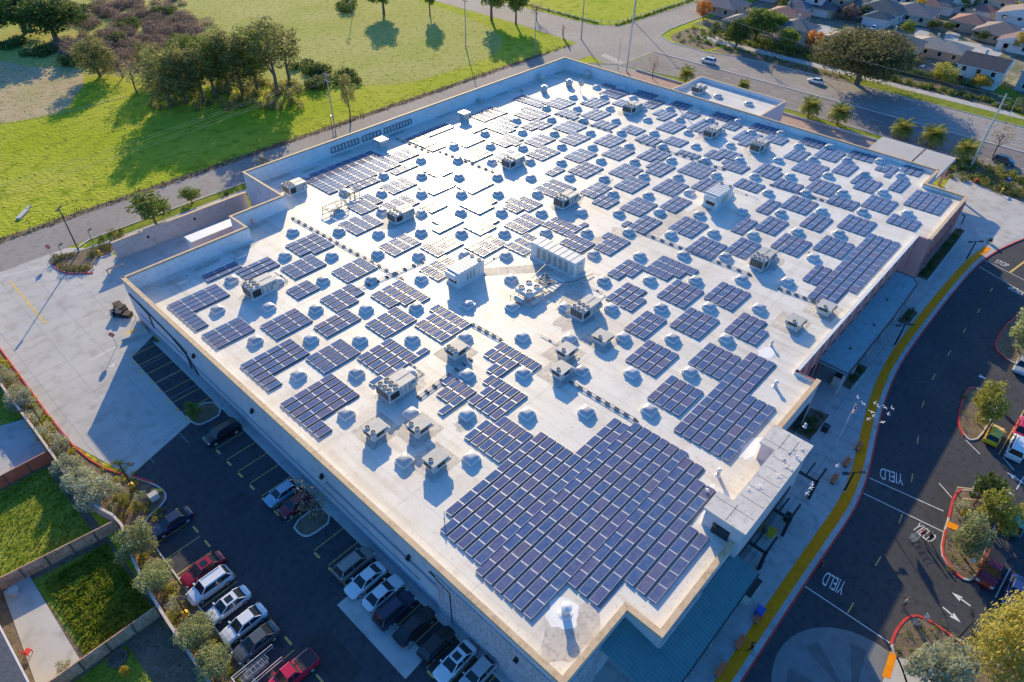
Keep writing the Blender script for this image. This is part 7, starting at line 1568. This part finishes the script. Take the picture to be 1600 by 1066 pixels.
# ---------------------------------------------------------------- people
def person(px, py, rz, label, shirt, legs, hair, pose='walk', push=False):
    x, y = G(px, py, 0); t = thing('person', label, 'person', (x, y, .04 if py > 780 and px > 1350 else .16), rz)
    st = .34 if pose == 'walk' else .06
    V = [(0, 0, .95), (0, 0, 1.2), (0, 0, 1.42), (.01, 0, 1.52), (.02, 0, 1.64), (.02, 0, 1.74),
         (0, .09, .88), (st*.5, .10, .48), (st*.85, .10, .08), (st*.85+.16, .10, .03), (0, -.09, .88), (-st*.35, -.10, .48), (-st, -.10, .10), (-st+.15, -.10, .03),
         (0, .20, 1.40), (.05 if not push else .1, .25, 1.13), (.22 if push else -.1, .23, 1.02 if push else .90), (0, -.20, 1.40), (.08, -.25, 1.13), (.30 if push else .18, -.22, 1.02 if push else .92)]
    E_ = [(0, 1), (1, 2), (2, 3), (3, 4), (4, 5), (0, 6), (6, 7), (7, 8), (8, 9), (0, 10), (10, 11), (11, 12), (12, 13), (2, 14), (14, 15), (15, 16), (2, 17), (17, 18), (18, 19)]
    R0 = [.15, .14, .15, .06, .095, .08, .10, .07, .05, .04, .10, .07, .05, .04, .075, .05, .035, .075, .05, .035]
    for hnd in (16, 19):
        bx, by, bz = V[hnd]
        for q, ln_ in enumerate((.085, .10, .105, .095, .07)):
            k = len(V); V.append((bx+ln_*.75, by+(q-2)*.018, bz-ln_*.55)); V.append((bx+ln_*1.1, by+(q-2)*.02, bz-ln_*1.15)); E_ += [(hnd, k), (k, k+1)]; R0 += [.010, .008]
    me = bpy.data.meshes.new('body'); me.from_pydata(V, E_, []); o = bpy.data.objects.new('body', me); COL.objects.link(o)
    md = o.modifiers.new('skin', 'SKIN'); md.use_smooth_shade = True
    for i, s in enumerate(me.skin_vertices[0].data): s.radius = (R0[i], R0[i]*(.72 if i < 3 else 1)); s.use_root = (i == 0)
    s2 = o.modifiers.new('sub', 'SUBSURF'); s2.levels = 1; s2.render_levels = 1
    bpy.context.view_layer.update(); dg = bpy.context.evaluated_depsgraph_get(); em = bpy.data.meshes.new_from_object(o.evaluated_get(dg)); bpy.data.objects.remove(o)
    em.materials.clear(); sk = M.setdefault('skin', mat('skin', (.48, .27, .18), .6))
    for m_ in (sk, mat('shirt_cloth', shirt, .9), mat('trouser_cloth', legs, .9), M['dark']): em.materials.append(m_)
    for p in em.polygons:
        c = p.center; p.material_index = 1 if (1.0 < c.z < 1.47 and not (abs(c.y) > .2 and c.z < 1.12)) else 2 if (.1 < c.z <= 1.0 and abs(c.y) < .2) else 3 if c.z <= .1 else 0
    add('body', em, t)
    b = MB(); 
    for i in range(6):
        for j in range(10):
            a0, a1 = j*.628, (j+1)*.628; t0, t1 = i*.30, (i+1)*.30; rr_ = .112; cc = (0.0, 0, 1.69)
            f = lambda th, ph: (cc[0]+rr_*math.sin(th)*math.cos(ph)-.01, cc[1]+rr_*math.sin(th)*math.sin(ph), cc[2]+rr_*1.05*math.cos(th))
            if i > 2 and abs((a0+.314) % 6.283-3.14) > 2.0: continue
            b.poly([f(t0, a0), f(t1, a0), f(t1, a1), f(t0, a1)])
    add('hair', b.mesh('hair', mat('hair', hair, .7), True), t)
    b = MB(); b.box((.115, .035, 1.655), (.015, .02, .012)); b.box((.115, -.035, 1.655), (.015, .02, .012)); b.box((.125, 0, 1.62), (.03, .02, .04)); b.box((.112, 0, 1.585), (.015, .045, .01)); add('face', b.mesh('face', M['dark']), t)
    return x, y
x, y = person(1437, 841, 2.6, 'person in a red top pushing a cart across the painted YIELD', (.45, .02, .03), (.03, .03, .05), (.03, .02, .015), 'walk', True)
cart(x+.95*math.cos(2.6), y+.95*math.sin(2.6), 2.6, 'shopping cart pushed by the person in the red top')
person(1449, 846, 2.4, 'person in black clothes walking beside the red-topped shopper', (.01, .01, .012), (.015, .015, .02), (.02, .015, .01))
person(1171, 1018, 2.2, 'person in black walking on the yellow strip near the bottom', (.008, .008, .01), (.01, .01, .015), (.01, .01, .01)); person(1186, 890, .8, 'person in dark red clothes beside the awning end', (.30, .01, .02), (.02, .02, .04), (.05, .03, .02), 'stand')
person(1279, 889, -1.2, 'person in red standing on the red kerb by the yellow strip', (.42, .02, .03), (.10, .01, .02), (.03, .02, .015), 'stand'); person(1411, 948, 1.0, 'person in a pale top at the shade edge above the corner island', (.50, .48, .40), (.02, .02, .03), (.08, .05, .03), 'stand')
# ---------------------------------------------------------------- gulls
def gull_mesh():
    b = MB(); b.cyl((-.28, 0, 0), (.05, 0, .02), .02, .085, 8); b.cyl((.05, 0, .02), (.30, 0, .03), .085, .05, 8); b.cyl((.30, 0, .03), (.40, 0, .03), .05, .015, 6); w = MB()
    for s in (-1, 1): w.poly([(.14, s*.06, .04), (-.06, s*.06, .04), (-.04, s*.36, .14), (.12, s*.36, .15)]); w.poly([(.12, s*.36, .15), (-.04, s*.36, .14), (-.16, s*.72, .05), (-.05, s*.70, .06)])
    tl = MB(); tl.poly([(-.24, -.03, 0), (-.24, .03, 0), (-.42, .1, 0), (-.42, -.1, 0)]); return b.mesh('body', M['patch'], True), w.mesh('wings', M['white']), tl.mesh('tail', M['patch'])
GMs = gull_mesh()
def gull(x, y, z, rz, label, group):
    t = thing('gull', label, 'gull', (x, y, z), rz, group, (.55, .55, .55))
    for nm, me in zip(('body', 'wings', 'tail'), GMs): add(nm, me, t)
for a, c in ((1340, 621), (1349, 631), (1367, 630), (1372, 635), (1383, 637), (1394, 638), (1388, 647), (1379, 660), (1357, 655), (1362, 644), (1365, 650), (1308, 728), (1269, 757), (1261, 771), (1267, 763)): q = G(a, c, 12); gull(q[0], q[1], 12, r.random()*6, 'white gull flying in the flock over the store walk and kerb', 'gulls in flight over the walk')
for a, c in ((1243, 711), (1247, 716), (1232, 705), (1228, 727), (1236, 731), (1215, 741), (1187, 758), (1169, 762), (1252, 700), (1240, 699), (1224, 715)): q = G(a, c, 10.7); gull(q[0], q[1], 10.72, r.random()*6, 'gull hovering low over the entrance tower cap', 'gulls over the tower cap')
x, y = G(50, 20);
